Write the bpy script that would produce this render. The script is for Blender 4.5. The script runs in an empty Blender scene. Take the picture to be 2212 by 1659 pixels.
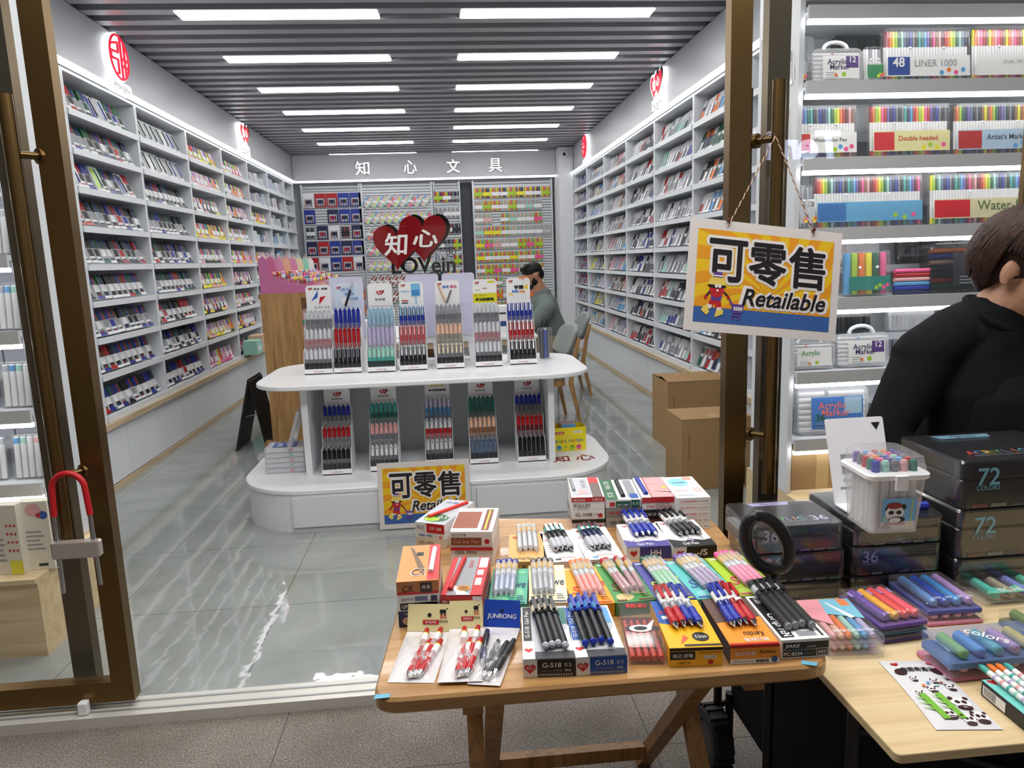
import bpy, bmesh, math, random
from mathutils import Vector, Matrix, Euler
rnd = random.Random(7)
PI = math.pi
scene = bpy.context.scene
col = scene.collection
W, H = 2212, 1659
# ---------------------------------------------------------------- camera, world, lights, exposure
FPX, YAW, PIT, ROL, HC = 1566.1, 0.08433, 0.17019, -0.0343, 1.5
def _axes():
    cy, sy, cp, sp, cr, sr = math.cos(YAW), math.sin(YAW), math.cos(PIT), math.sin(PIT), math.cos(ROL), math.sin(ROL)
    f = Vector((sy * cp, cy * cp, -sp)); r = Vector((cy, -sy, 0)); u = r.cross(f)
    return r * cr + u * sr, u * cr - r * sr, f
AR, AU, AF = _axes()
EYE = Vector((0, 0, HC))
cd = bpy.data.cameras.new('camera'); cam = bpy.data.objects.new('camera', cd); col.objects.link(cam)
cd.sensor_width = 36; cd.lens = FPX / W * 36; cd.clip_start = .05
cam.matrix_world = Matrix(((AR.x, AU.x, -AF.x, 0), (AR.y, AU.y, -AF.y, 0), (AR.z, AU.z, -AF.z, HC), (0, 0, 0, 1)))
scene.camera = cam
wd = bpy.data.worlds.new('world'); scene.world = wd; wd.use_nodes = True
wd.node_tree.nodes['Background'].inputs[0].default_value = (.92, .95, 1, 1)
wd.node_tree.nodes['Background'].inputs[1].default_value = .10
scene.view_settings.view_transform = 'Standard'; scene.view_settings.look = 'None'
scene.view_settings.exposure = 0.0; scene.view_settings.gamma = 1
scene.view_settings.use_curve_mapping = False
try:
    scene.cycles.use_denoising = True
    scene.cycles.transparent_max_bounces = 24; scene.cycles.max_bounces = 8
    scene.cycles.sample_clamp_indirect = 6
except Exception: pass
def area_light(name, loc, sx, sy, power, colr=(1, 1, 1), rot=(0, 0, 0)):
    l = bpy.data.lights.new(name, 'AREA'); l.shape = 'RECTANGLE'; l.size = sx; l.size_y = sy; l.energy = power; l.color = colr
    o = bpy.data.objects.new(name, l); o.location = loc; o.rotation_euler = rot; col.objects.link(o); return o
area_light('walkway_lamp', (0.3, 1.55, 3.40), 4.0, .9, 112, (1, .97, .93))
area_light('walkway_lamp', (-.5, -2.2, 3.38), 5.0, 1.0, 14, (1, .97, .93))
PANEL_E, LED_E = 15.0, 2.4
# ---------------------------------------------------------------- pixel helpers: where a ray of the photograph meets a plane of the place
def ray(px, py): return AF + AR * ((px - W / 2) / FPX) - AU * ((py - H / 2) / FPX)
def onz(px, py, z): d = ray(px, py); return EYE + d * ((z - HC) / d.z)
def ony(px, py, y): d = ray(px, py); return EYE + d * (y / d.y)
def onx(px, py, x): d = ray(px, py); return EYE + d * (x / d.x)
def fwd(px, py, t): return EYE + ray(px, py) * t
# ---------------------------------------------------------------- materials
_m = {}
def lin(c): return tuple(((v / 255) / 12.92 if v / 255 <= .04045 else ((v / 255 + .055) / 1.055) ** 2.4) for v in c)
def mat(c, rough=.5, metal=0., emit=0., coat=0., spec=.5):
    k = (tuple(c), rough, metal, emit, coat, spec)
    if k in _m: return _m[k]
    m = bpy.data.materials.new('paint'); m.use_nodes = True
    b = m.node_tree.nodes['Principled BSDF']; l = lin(c) + (1,)
    b.inputs['Base Color'].default_value = l; b.inputs['Roughness'].default_value = rough; b.inputs['Metallic'].default_value = metal
    b.inputs['Coat Weight'].default_value = coat; b.inputs['Specular IOR Level'].default_value = spec
    if emit: b.inputs['Emission Color'].default_value = l; b.inputs['Emission Strength'].default_value = emit
    m.diffuse_color = l
    _m[k] = m; return m
def clear(c=(255, 255, 255), a=.12, rough=.08, refl=1.0):
    """clear plastic or glass: light passes, a little is tinted, the surface mirrors by its angle"""
    k = ('clear', tuple(c), a, rough, refl)
    if k in _m: return _m[k]
    m = bpy.data.materials.new('clear'); m.use_nodes = True; nt = m.node_tree; nt.nodes.clear(); N = nt.nodes.new
    out = N('ShaderNodeOutputMaterial'); tr = N('ShaderNodeBsdfTransparent'); df = N('ShaderNodeBsdfDiffuse'); gl = N('ShaderNodeBsdfGlossy')
    df.inputs[0].default_value = lin(c) + (1,); gl.inputs['Roughness'].default_value = rough
    mx = N('ShaderNodeMixShader'); mx.inputs[0].default_value = a; m2 = N('ShaderNodeMixShader'); fr = N('ShaderNodeFresnel'); fr.inputs[0].default_value = 1.45
    mu = N('ShaderNodeMath'); mu.operation = 'MULTIPLY'; mu.inputs[1].default_value = refl
    L = nt.links.new
    ge = N('ShaderNodeNewGeometry'); io = N('ShaderNodeMix'); io.inputs[2].default_value = 1.45; io.inputs[3].default_value = 1 / 1.45   # one index of refraction seen from either face of the sheet
    L(ge.outputs['Backfacing'], io.inputs[0]); L(io.outputs[0], fr.inputs[0])
    L(tr.outputs[0], mx.inputs[1]); L(df.outputs[0], mx.inputs[2]); L(fr.outputs[0], mu.inputs[0]); L(mu.outputs[0], m2.inputs[0])
    L(mx.outputs[0], m2.inputs[1]); L(gl.outputs[0], m2.inputs[2]); L(m2.outputs[0], out.inputs[0])
    _m[k] = m; return m
def nodemat(name, rough=.5, metal=0, spec=.5, coat=0):
    m = bpy.data.materials.new(name); m.use_nodes = True; b = m.node_tree.nodes['Principled BSDF']
    b.inputs['Roughness'].default_value = rough; b.inputs['Metallic'].default_value = metal; b.inputs['Specular IOR Level'].default_value = spec
    b.inputs['Coat Weight'].default_value = coat
    return m, m.node_tree, b
def coords(nt, scale, rot=(0, 0, 0), src='Object'):
    t = nt.nodes.new('ShaderNodeTexCoord'); mp = nt.nodes.new('ShaderNodeMapping'); mp.inputs['Scale'].default_value = scale; mp.inputs['Rotation'].default_value = rot
    nt.links.new(t.outputs[src], mp.inputs[0]); return mp.outputs[0]
def ramp(nt, fac, stops):
    r = nt.nodes.new('ShaderNodeValToRGB'); e = r.color_ramp.elements
    while len(e) < len(stops): e.new(.5)
    for i, (p, c) in enumerate(stops): e[i].position = p; e[i].color = lin(c) + (1,)
    nt.links.new(fac, r.inputs[0]); return r.outputs[0]
def noise(nt, vec, scale, detail=4, rough=.5, dist=0):
    n = nt.nodes.new('ShaderNodeTexNoise'); n.inputs['Scale'].default_value = scale; n.inputs['Detail'].default_value = detail; n.inputs['Roughness'].default_value = rough; n.inputs['Distortion'].default_value = dist
    nt.links.new(vec, n.inputs['Vector']); return n.outputs[0]
def bump(nt, b, h, st, dist=.01):
    n = nt.nodes.new('ShaderNodeBump'); n.inputs['Strength'].default_value = st; n.inputs['Distance'].default_value = dist
    nt.links.new(h, n.inputs['Height']); nt.links.new(n.outputs[0], b.inputs['Normal'])
def wood(name, c0, c1, c2, axis, sc=1.0, rough=.45, coat=0):
    m, nt, b = nodemat(name, rough, coat=coat)
    s = [14 * sc, 14 * sc, 14 * sc]; s[axis] = .9 * sc
    v = coords(nt, s); f = noise(nt, v, 1.6, 8, .62, 1.2)
    c = ramp(nt, f, [(.30, c0), (.5, c1), (.72, c2)]); nt.links.new(c, b.inputs['Base Color']); bump(nt, b, f, .08, .004); return m
def floor_mat():
    m, nt, b = nodemat('polished_tile', .015, spec=.75)
    v = coords(nt, (1, 1, 1)); n1 = noise(nt, v, 1.3, 6, .6, 1.5)
    c1 = ramp(nt, n1, [(.3, (138, 142, 140)), (.55, (152, 157, 155)), (.75, (166, 170, 167))])
    br = nt.nodes.new('ShaderNodeTexBrick'); br.offset = 0; br.inputs['Scale'].default_value = 1; br.inputs['Brick Width'].default_value = .73; br.inputs['Row Height'].default_value = .73
    br.inputs['Mortar Size'].default_value = .0022; br.inputs['Mortar Smooth'].default_value = .1; br.inputs['Color2'].default_value = (1, 1, 1, 1); br.inputs['Color1'].default_value = (1, 1, 1, 1); br.inputs['Mortar'].default_value = (.42, .42, .42, 1)
    mp = nt.nodes.new('ShaderNodeMapping'); mp.inputs['Location'].default_value = (.083, -.217, 0); nt.links.new(v, mp.inputs[0]); nt.links.new(mp.outputs[0], br.inputs['Vector'])
    mx = nt.nodes.new('ShaderNodeMix'); mx.data_type = 'RGBA'; mx.blend_type = 'MULTIPLY'; mx.inputs[0].default_value = 1
    nt.links.new(c1, mx.inputs[6]); nt.links.new(br.outputs['Color'], mx.inputs[7]); nt.links.new(mx.outputs[2], b.inputs['Base Color'])
    bump(nt, b, noise(nt, v, 6.5, 2, .5), .05, .02); return m
def granite_mat():
    m, nt, b = nodemat('granite', .62)
    v = coords(nt, (1, 1, 1)); n1 = noise(nt, v, 170, 3, .7); n2 = noise(nt, v, 3, 4, .6)
    c = ramp(nt, n1, [(.34, (84, 77, 71)), (.5, (128, 119, 112)), (.66, (172, 163, 155))]); c2 = ramp(nt, n2, [(.3, (205, 200, 195)), (.7, (255, 255, 255))])
    br = nt.nodes.new('ShaderNodeTexBrick'); br.offset = 0; br.inputs['Scale'].default_value = 1; br.inputs['Brick Width'].default_value = 1.2; br.inputs['Row Height'].default_value = .9
    br.inputs['Mortar Size'].default_value = .002; br.inputs['Color2'].default_value = (1, 1, 1, 1); br.inputs['Color1'].default_value = (1, 1, 1, 1); br.inputs['Mortar'].default_value = (.3, .3, .3, 1)
    mp = nt.nodes.new('ShaderNodeMapping'); mp.inputs['Location'].default_value = (.62, .67, 0); nt.links.new(v, mp.inputs[0]); nt.links.new(mp.outputs[0], br.inputs['Vector'])
    a = nt.nodes.new('ShaderNodeMix'); a.data_type = 'RGBA'; a.blend_type = 'MULTIPLY'; a.inputs[0].default_value = 1; nt.links.new(c, a.inputs[6]); nt.links.new(c2, a.inputs[7])
    e = nt.nodes.new('ShaderNodeMix'); e.data_type = 'RGBA'; e.blend_type = 'MULTIPLY'; e.inputs[0].default_value = 1; nt.links.new(a.outputs[2], e.inputs[6]); nt.links.new(br.outputs['Color'], e.inputs[7])
    nt.links.new(e.outputs[2], b.inputs['Base Color']); bump(nt, b, n1, .25, .003); return m
def brushed(name, c, rough=.32):
    m, nt, b = nodemat(name, rough, 1.0); b.inputs['Base Color'].default_value = lin(c) + (1,)
    bump(nt, b, noise(nt, coords(nt, (90, 90, 2)), 1, 3), .03, .002); return m
def fabric(name, c, sc=500, st=.3, rough=.9):
    m, nt, b = nodemat(name, rough, spec=.25); n = noise(nt, coords(nt, (1, 1, 1)), sc, 2)
    d = tuple(v * .86 for v in c); nt.links.new(ramp(nt, n, [(.35, d), (.6, c)]), b.inputs['Base Color']); bump(nt, b, n, st, .003); return m
BLACK, WHITE = mat((24, 24, 28), .5), mat((236, 237, 240), .45)
MW = mat((226, 229, 234), .42)            # white painted board
SHELF = mat((222, 226, 232), .4)
GREY_WALL = mat((196, 198, 204), .45)
BRONZE = brushed('bronze', (122, 98, 62), .36)
DBRONZE = brushed('dark_bronze', (96, 78, 50), .3)
STEEL = mat((200, 202, 206), .18, 1.0)
SILVER = mat((178, 181, 184), .35, .6)
LED = mat((255, 255, 255), .5, 0, LED_E)
PANEL = mat((255, 254, 250), .5, 0, PANEL_E)
OAK = wood('oak', (134, 98, 58), (170, 130, 82), (190, 150, 100), 2, 1.6)
LEDGE = wood('pale_wood', (170, 148, 118), (196, 174, 142), (210, 190, 160), 1, 1)
BEECH = wood('beech', (146, 104, 58), (178, 135, 84), (196, 156, 104), 0, 1.1, .34, .25)
BEECHY = wood('beech_leg', (120, 84, 46), (158, 114, 66), (178, 134, 84), 2, 1.4, .45)
PINE = wood('pine', (196, 168, 124), (220, 196, 152), (232, 212, 174), 0, .7, .5)
CARD = mat((158, 126, 86), .8)
GLASS = clear((225, 240, 236), .015, .0, 1.0)
PLASTIC = clear((240, 244, 248), .06, .06)
POLY = clear((236, 236, 242), .14, .12, 1.3)
SMOKE = clear((30, 32, 38), .55, .08)
# ---------------------------------------------------------------- mesh builder
def frame(o, x, y):
    x = Vector(x).normalized(); z = x.cross(Vector(y)).normalized(); y = z.cross(x)
    return Matrix(((x.x, y.x, z.x, o[0]), (x.y, y.y, z.y, o[1]), (x.z, y.z, z.z, o[2]), (0, 0, 0, 1)))
def T(x=0, y=0, z=0): return Matrix.Translation((x, y, z))
def RX(a): return Matrix.Rotation(a, 4, 'X')
def RY(a): return Matrix.Rotation(a, 4, 'Y')
def RZ(a): return Matrix.Rotation(a, 4, 'Z')
_tx = {}
def text_geo(s, off=0., shear=0.):
    k = (s, off, shear)
    if k in _tx: return _tx[k]
    c = bpy.data.curves.new('t', 'FONT'); c.body = s; c.size = 1; c.resolution_u = 4 if s.isascii() and len(s) < 11 else 2; c.offset = off; c.shear = shear; c.fill_mode = 'BOTH'
    o = bpy.data.objects.new('t', c); col.objects.link(o)
    dg = bpy.context.evaluated_depsgraph_get(); me = bpy.data.meshes.new_from_object(o.evaluated_get(dg))
    v = [(p.co.x, p.co.y) for p in me.vertices]; f = [tuple(p.vertices) for p in me.polygons if p.normal.z > -.5 or True]
    bpy.data.objects.remove(o); bpy.data.curves.remove(c); bpy.data.meshes.remove(me)
    if v:
        x0, x1 = min(p[0] for p in v), max(p[0] for p in v); y0, y1 = min(p[1] for p in v), max(p[1] for p in v)
    else: x0 = x1 = y0 = y1 = 0
    _tx[k] = (v, f, x0, x1, y0, y1); return _tx[k]
class MB:
    def __init__(s): s.v = []; s.f = []; s.mi = []; s.sm = []; s.ms = []; s.k = 0
    def slot(s, m):
        if m not in s.ms: s.ms.append(m)
        return s.ms.index(m)
    def add(s, vs, fs, m, X=None, smooth=False):
        b = len(s.v); i = s.slot(m)
        s.v += [tuple(X @ Vector(p)) for p in vs] if X is not None else [tuple(p) for p in vs]
        for f in fs: s.f.append(tuple(b + k for k in f)); s.mi.append(i); s.sm.append(smooth)
        return s
    def box(s, x0, y0, z0, x1, y1, z1, m, X=None):
        vs = [(x, y, z) for z in (z0, z1) for y in (y0, y1) for x in (x0, x1)]
        return s.add(vs, [(0, 2, 3, 1), (4, 5, 7, 6), (0, 1, 5, 4), (2, 6, 7, 3), (0, 4, 6, 2), (1, 3, 7, 5)], m, X)
    def prism(s, pts, z0, z1, m, X=None, bev=0, smooth=False):
        """an outline in xy drawn up from z0 to z1; bev rounds both rims"""
        n = len(pts); rings = [(z0, bev), (z0 + bev, 0), (z1 - bev, 0), (z1, bev)] if bev else [(z0, 0), (z1, 0)]
        cx = sum(p[0] for p in pts) / n; cy = sum(p[1] for p in pts) / n; vs = []
        for z, ins in rings:
            for x, y in pts:
                d = math.hypot(x - cx, y - cy) or 1; vs.append((x - (x - cx) / d * ins, y - (y - cy) / d * ins, z))
        fs = []
        for r in range(len(rings) - 1):
            for i in range(n): j = (i + 1) % n; fs.append((r * n + i, r * n + j, (r + 1) * n + j, (r + 1) * n + i))
        s.add(vs, fs, m, X, smooth); k = (len(rings) - 1) * n
        return s.add(vs, [tuple(range(n - 1, -1, -1)), tuple(range(k, k + n))], m, X)
    def lathe(s, prof, m, X=None, n=12, caps=True, smooth=True):
        """prof [(r, z)] or [(r, z, material)]: the material holds for the band above that ring"""
        for i in range(len(prof) - 1):
            a, b = prof[i], prof[i + 1]; mm = a[2] if len(a) > 2 else m; vs = []
            for r, z in (a[:2], b[:2]):
                for k in range(n): vs.append((r * math.cos(2 * PI * k / n), r * math.sin(2 * PI * k / n), z))
            s.add(vs, [(k, (k + 1) % n, n + (k + 1) % n, n + k) for k in range(n)], mm, X, smooth)
        if caps:
            for q, rev in ((prof[0], 1), (prof[-1], 0)):
                if q[0] > 1e-6:
                    vs = [(q[0] * math.cos(2 * PI * k / n), q[0] * math.sin(2 * PI * k / n), q[1]) for k in range(n)]
                    mm = prof[0][2] if rev and len(prof[0]) > 2 else (prof[-2][2] if len(prof[-2]) > 2 else m)
                    s.add(vs, [tuple(range(n))[::-1] if rev else tuple(range(n))], mm, X)
        return s
    def cyl(s, p0, p1, r0, r1=None, m=None, n=12, X=None, smooth=True):
        p0, p1 = Vector(p0), Vector(p1); d = p1 - p0; q = d.to_track_quat('Z', 'Y').to_matrix().to_4x4(); q.translation = p0
        return s.lathe([(r0, 0), (r0 if r1 is None else r1, d.length)], m, (X @ q) if X is not None else q, n, True, smooth)
    def tube(s, pts, r, m, n=8, X=None, closed=False):
        """a round tube through points; r is one radius or one per point"""
        P = [Vector(p) for p in pts]; k = len(P); rs = r if isinstance(r, (list, tuple)) else [r] * k; vs = []; ref = None
        for i, p in enumerate(P):
            d = (P[(i + 1) % k] - P[i - 1]) if closed else (P[min(i + 1, k - 1)] - P[max(i - 1, 0)])
            d.normalize()
            if ref is None: ref = Vector((0, 0, 1)) if abs(d.z) < .9 else Vector((1, 0, 0))
            a = (ref - d * ref.dot(d)).normalized(); ref = a; b = d.cross(a)
            for j in range(n): t = 2 * PI * j / n; vs.append(p + a * (rs[i] * math.cos(t)) + b * (rs[i] * math.sin(t)))
        fs = []
        for i in range(k if closed else k - 1):
            i2 = (i + 1) % k
            for j in range(n): j2 = (j + 1) % n; fs.append((i * n + j, i * n + j2, i2 * n + j2, i2 * n + j))
        s.add(vs, fs, m, X, True)
        if not closed: s.add(vs, [tuple(range(n))[::-1], tuple(range((k - 1) * n, k * n))], m, X)
        return s
    def ball(s, c, r, m, n=12, X=None, sc=(1, 1, 1)):
        k = n // 2; Y = T(*c) @ Matrix.Diagonal((sc[0], sc[1], sc[2], 1))
        return s.lathe([(r * math.sin(PI * i / k), -r * math.cos(PI * i / k)) for i in range(k + 1)], m, (X @ Y) if X is not None else Y, n, False)
    def poly(s, F, pts, m, lift=.0006): s.k += 1; lift += .00003 * s.k; return s.add([(x, y, lift) for x, y in pts], [tuple(range(len(pts)))], m, F)   # each print a hair above the last
    def rect(s, F, x0, y0, x1, y1, m, lift=.0006): return s.poly(F, [(x0, y0), (x1, y0), (x1, y1), (x0, y1)], m, lift)
    def disc(s, F, cx, cy, rx, m, lift=.0006, ry=None, n=20): return s.poly(F, [(cx + rx * math.cos(2 * PI * k / n), cy + (ry or rx) * math.sin(2 * PI * k / n)) for k in range(n)], m, lift)
    def text(s, F, t, cx, cy, w, h, m, lift=.001, off=0., shear=0., ex=0.):
        """writing centred on (cx, cy), fitted to width w and height h (either may be None); ex gives it thickness"""
        cjk = any(ord(c) > 0x2e80 for c in t)
        if off and (cjk or off > .05):   # heavier strokes: the same characters drawn again a little aside
            v, f, x0, x1, y0, y1 = text_geo(t, 0., shear); sx = w / (x1 - x0 + 2 * off) if w else None; sy = h / (y1 - y0 + 2 * off) if h else None
            sx = sx or sy; sy = sy or sx; n = 16 if off > .03 else 6
            for k in range(n): s.text(F @ T(off * sx * math.cos(2 * PI * k / n), off * sy * math.sin(2 * PI * k / n), 0), t, cx, cy, (x1 - x0) * sx, (y1 - y0) * sy, m, lift + .00003 * k, 0., shear, ex)
            if off > .04:
                for k in range(8): s.text(F @ T(off * .5 * sx * math.cos(2 * PI * k / 8), off * .5 * sy * math.sin(2 * PI * k / 8), 0), t, cx, cy, (x1 - x0) * sx, (y1 - y0) * sy, m, lift + .00003 * (n + k), 0., shear, ex)
            return s.text(F, t, cx, cy, (x1 - x0) * sx, (y1 - y0) * sy, m, lift + .0008 if off > .04 else lift + .0003, 0., shear, ex)
        v, f, x0, x1, y0, y1 = text_geo(t, off, shear); lift += .00003 * s.k
        if not v: return s
        sx = w / (x1 - x0) if w else None; sy = h / (y1 - y0) if h else None; sx = sx or sy; sy = sy or sx
        V = [((x - (x0 + x1) / 2) * sx + cx, (y - (y0 + y1) / 2) * sy + cy, lift) for x, y in v]
        if not ex: return s.add(V, f, m, F)
        n = len(V); cnt = {}
        for q in f:
            for i in range(len(q)): e = (q[i], q[(i + 1) % len(q)]); cnt[e] = 1
        side = [(e[1], e[0], e[0] + n, e[1] + n) for e in cnt if (e[1], e[0]) not in cnt]
        return s.add(V + [(x, y, z + ex) for x, y, z in V], [tuple(i + n for i in q) for q in f] + [q[::-1] for q in f] + [(a, b, c, d) for b, a, d, c in side], m, F)
    def mesh(s, name):
        me = bpy.data.meshes.new(name); me.from_pydata(s.v, [], s.f)
        for m in s.ms: me.materials.append(m)
        me.polygons.foreach_set('material_index', s.mi); me.polygons.foreach_set('use_smooth', s.sm); me.update(); return me
    def build(s, name, parent=None, X=None):
        return put(s.mesh(name), name, parent, X)
def put(me, name, parent=None, X=None):
    o = bpy.data.objects.new(name, me); col.objects.link(o)
    if parent is not None: o.parent = parent
    if X is not None: o.matrix_basis = X
    return o
def tag(o, label=None, cat=None, group=None, kind=None):
    if label: o['label'] = label
    if cat: o['category'] = cat
    if group: o['group'] = group
    if kind: o['kind'] = kind
    return o
def thing(name, label, cat, X=None, group=None):
    o = bpy.data.objects.new(name, None); o.empty_display_size = .05; col.objects.link(o)
    if X is not None: o.matrix_basis = X
    return tag(o, label, cat, group)
def struct(mb, name, label): return tag(mb.build(name), label, kind='structure')
def copy_tree(o, X, label=None, group=None):
    r = o.copy(); col.objects.link(r); r.matrix_basis = X
    if label: r['label'] = label
    if group: r['group'] = group
    for ch in o.children:
        c = ch.copy(); col.objects.link(c); c.parent = r
        for g in ch.children: d = g.copy(); col.objects.link(d); d.parent = c
    return r
def rrect(x0, y0, x1, y1, r, n=6):
    o = []
    for cx, cy, a in ((x1 - r, y0 + r, -PI / 2), (x1 - r, y1 - r, 0), (x0 + r, y1 - r, PI / 2), (x0 + r, y0 + r, PI)):
        for i in range(n + 1): t = a + PI / 2 * i / n; o.append((cx + r * math.cos(t), cy + r * math.sin(t)))
    return o
ORD = ['first', 'second', 'third', 'fourth', 'fifth', 'sixth', 'seventh', 'eighth', 'ninth', 'tenth', 'eleventh', 'twelfth', 'thirteenth', 'fourteenth', 'fifteenth', 'sixteenth']
def heart(cx, cy, w, n=28):
    o = []
    for k in range(n):
        t = 2 * PI * k / n; o.append((cx + w / 2 * math.sin(t) ** 3, cy + w / 32 * (13 * math.cos(t) - 5 * math.cos(2 * t) - 2 * math.cos(3 * t) - math.cos(4 * t))))
    return o[::-1]
# ================================================================ the setting
b = MB(); b.box(-3, 2.48, -.06, 3, 13, 0, floor_mat()); struct(b, 'floor', 'polished grey tile floor inside the stationery shop')
b = MB(); b.box(-5, -4.2, -.12, 5, 2.38, -.035, granite_mat()); struct(b, 'floor_walkway', 'speckled grey granite walkway paving outside the shop')
sill = mat((214, 212, 206), .3, .25)
b = MB(); b.box(-4, 2.372, -.1, 4, 2.486, .004, sill); b.box(-4, 2.40, .004, 4, 2.408, .007, SILVER); b.box(-4, 2.45, .004, 4, 2.458, .007, SILVER)
struct(b, 'trim_1', 'pale metal threshold strip between walkway and shop floor')
ZC = 3.27
b = MB(); slat = mat((170, 172, 180), .36, .25); dark = mat((110, 112, 118), .8)
b.box(-2.8, 2.55, 3.385, 2.6, 12.7, 3.46, dark)
for k in range(44):
    y = 2.60 + .2255 * k; b.box(-2.75, y, ZC, 2.5, y + .105, ZC + .11, slat)
struct(b, 'ceiling', 'grey ceiling of long parallel metal slats')
wl = MB(); wl.box(-2.86, 3.85, 0, -2.76, 12.9, 3.45, GREY_WALL); struct(wl, 'wall_left', 'grey left side wall behind the shelving')
wl = MB(); wl.box(2.50, 3.85, 0, 2.60, 12.9, 3.45, GREY_WALL); struct(wl, 'wall_right', 'grey right side wall behind the shelving')
wl = MB(); wl.box(-2.76, 12.75, 0, 2.5, 12.85, 3.45, GREY_WALL); struct(wl, 'wall_back', 'grey back wall behind the hanging displays')
wl = MB(); wl.box(-4, 2.50, 2.95, 4, 2.62, 3.6, DBRONZE); struct(wl, 'wall_front', 'bronze lintel above the shop doors')
wl = MB(); wl.box(1.90, 12.05, 0, 2.135, 12.74, 3.26, MW); struct(wl, 'column', 'white pillar in the back right corner of the shop')
fas = mat((192, 195, 202), .34, .1)
wl = MB(); wl.box(-2.755, 4.2, 2.865, -2.40, 12.40, 3.265, fas); struct(wl, 'trim_2', 'grey fascia above the left wall shelves')
wl = MB(); wl.box(2.14, 4.2, 2.865, 2.495, 12.04, 3.265, fas); struct(wl, 'trim_3', 'grey fascia above the right wall shelves')
wl = MB(); wl.box(-2.395, 12.40, 2.865, 1.895, 12.74, 3.265, mat((214, 216, 222), .45)); struct(wl, 'trim_4', 'grey fascia above the back wall displays')
bs = MB(); bs.box(-2.385, 4.2, 0, -2.372, 12.36, .035, LEDGE); struct(bs, 'baseboard_left', 'thin wooden strip under the left base cabinets')
bs = MB(); bs.box(2.122, 4.2, 0, 2.135, 12.04, .035, LEDGE); struct(bs, 'baseboard_right', 'thin wooden strip under the right base cabinets')
# ---------------------------------------------------------------- lights the room has
for k in range(9):
    y0 = 5.555 + 1.14 * (k - 2); row = ['nearest the door', 'second nearest the door'][k] if k < 2 else ['in the nearest row in view', 'in the second row in view', 'in the third row in view', 'in the fourth row in view', 'in the fifth row in view', 'in the second row from the back', 'in the row nearest the back wall'][k - 2]
    for side, x0, x1 in (('left', -1.80, -.39), ('right', .19, 1.625)):
        t = thing('ceiling_light', f'long white strip light {row}, {side} of the ceiling centre', 'ceiling light', T((x0 + x1) / 2, y0 + .1, ZC), 'strip lights in the slatted ceiling')
        h = (x1 - x0) / 2
        b = MB(); b.box(-h, -.098, .004, h, .098, .05, WHITE); b.build('housing', t)
        b = MB(); b.box(-h + .01, -.09, -.004, h - .01, .09, .004, PANEL); b.build('diffuser', t)
for nm, bx in (('left wall shelves', (-2.40, 4.3, 2.832, -2.36, 12.40, 2.860)), ('right wall shelves', (2.10, 4.3, 2.832, 2.14, 12.04, 2.860)), ('back wall displays', (-2.35, 12.36, 2.832, 1.89, 12.40, 2.860))):
    t = thing('strip_lamp', f'glowing white strip lamp along the top of the {nm}', 'strip lamp', T(bx[0], bx[1], bx[2]), 'strip lamps along the cornice')
    b = MB(); b.box(0, 0, 0, bx[3] - bx[0], bx[4] - bx[1], bx[5] - bx[2], LED); b.build('diffuser', t)
    b = MB(); b.box(0, 0, bx[5] - bx[2], bx[3] - bx[0], bx[4] - bx[1], bx[5] - bx[2] + .003, WHITE); b.build('rail', t)
# ---------------------------------------------------------------- wall shelving: one unit per bay
SZ = [2.565, 2.315, 2.065, 1.81, 1.555, 1.305, 1.05, .795, .505]
LY = [4.3, 5.16, 6.29, 7.43, 8.53, 9.59, 10.64, 11.69, 12.38]
RY_ = [4.3, 5.08, 6.245, 7.415, 8.58, 9.79, 10.98, 12.04]
back_m = mat((196, 198, 204), .5); slot_m = mat((70, 72, 78), .6)
def shelf_unit(side, i, y0, y1, n):
    w = y1 - y0; s = 1 if side == 'left' else -1; xf = -2.40 if side == 'left' else 2.14; D = .335
    # local: x along the wall, y into the wall, z up
    X = Matrix(((0, -s, 0, xf), (s, 0, 0, y0 if s > 0 else y1), (0, 0, 1, 0), (0, 0, 0, 1)))
    t = thing('wall_shelf_unit', f'white shelf unit {ORD[i]} from the door on the {side} wall', 'shelf unit', X, f'white shelf units along the {side} wall')
    b = MB(); b.box(0, D - .02, .48, w, D, 2.82, back_m)
    for k in range(1, 4): b.box(w * k / 4 - .002, D - .021, .5, w * k / 4 + .002, D - .02, 2.8, slot_m)
    b.build('back_panel', t)
    for x in (0, w - .018):
        b = MB(); b.box(x, 0, .475, x + .018, D - .022, 2.82, SHELF)
        for q in (.02, .05):
            for z in range(int(2.3 / .06)): b.box(x - .0006 if x else .018, D - q - .025, .5 + z * .06, x if x else .0186, D - q - .02, .53 + z * .06, slot_m)
        b.build('upright', t)
    b = MB(); b.box(.019, 0, 2.80, w - .019, D - .022, 2.82, SHELF); b.build('top_panel', t)
    for z in SZ:
        b = MB(); b.box(.019, 0, z - .022, w - .019, D - .022, z, SHELF); b.box(.019, -.012, z - .034, w - .019, -.001, z + .008, SHELF); b.build('shelf', t)
    return t
for i in range(8): shelf_unit('left', i, LY[i] + .0015, LY[i + 1] - .0015, 8)
for i in range(7): shelf_unit('right', i, RY_[i] + .0015, RY_[i + 1] - .0015, 7)
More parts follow.
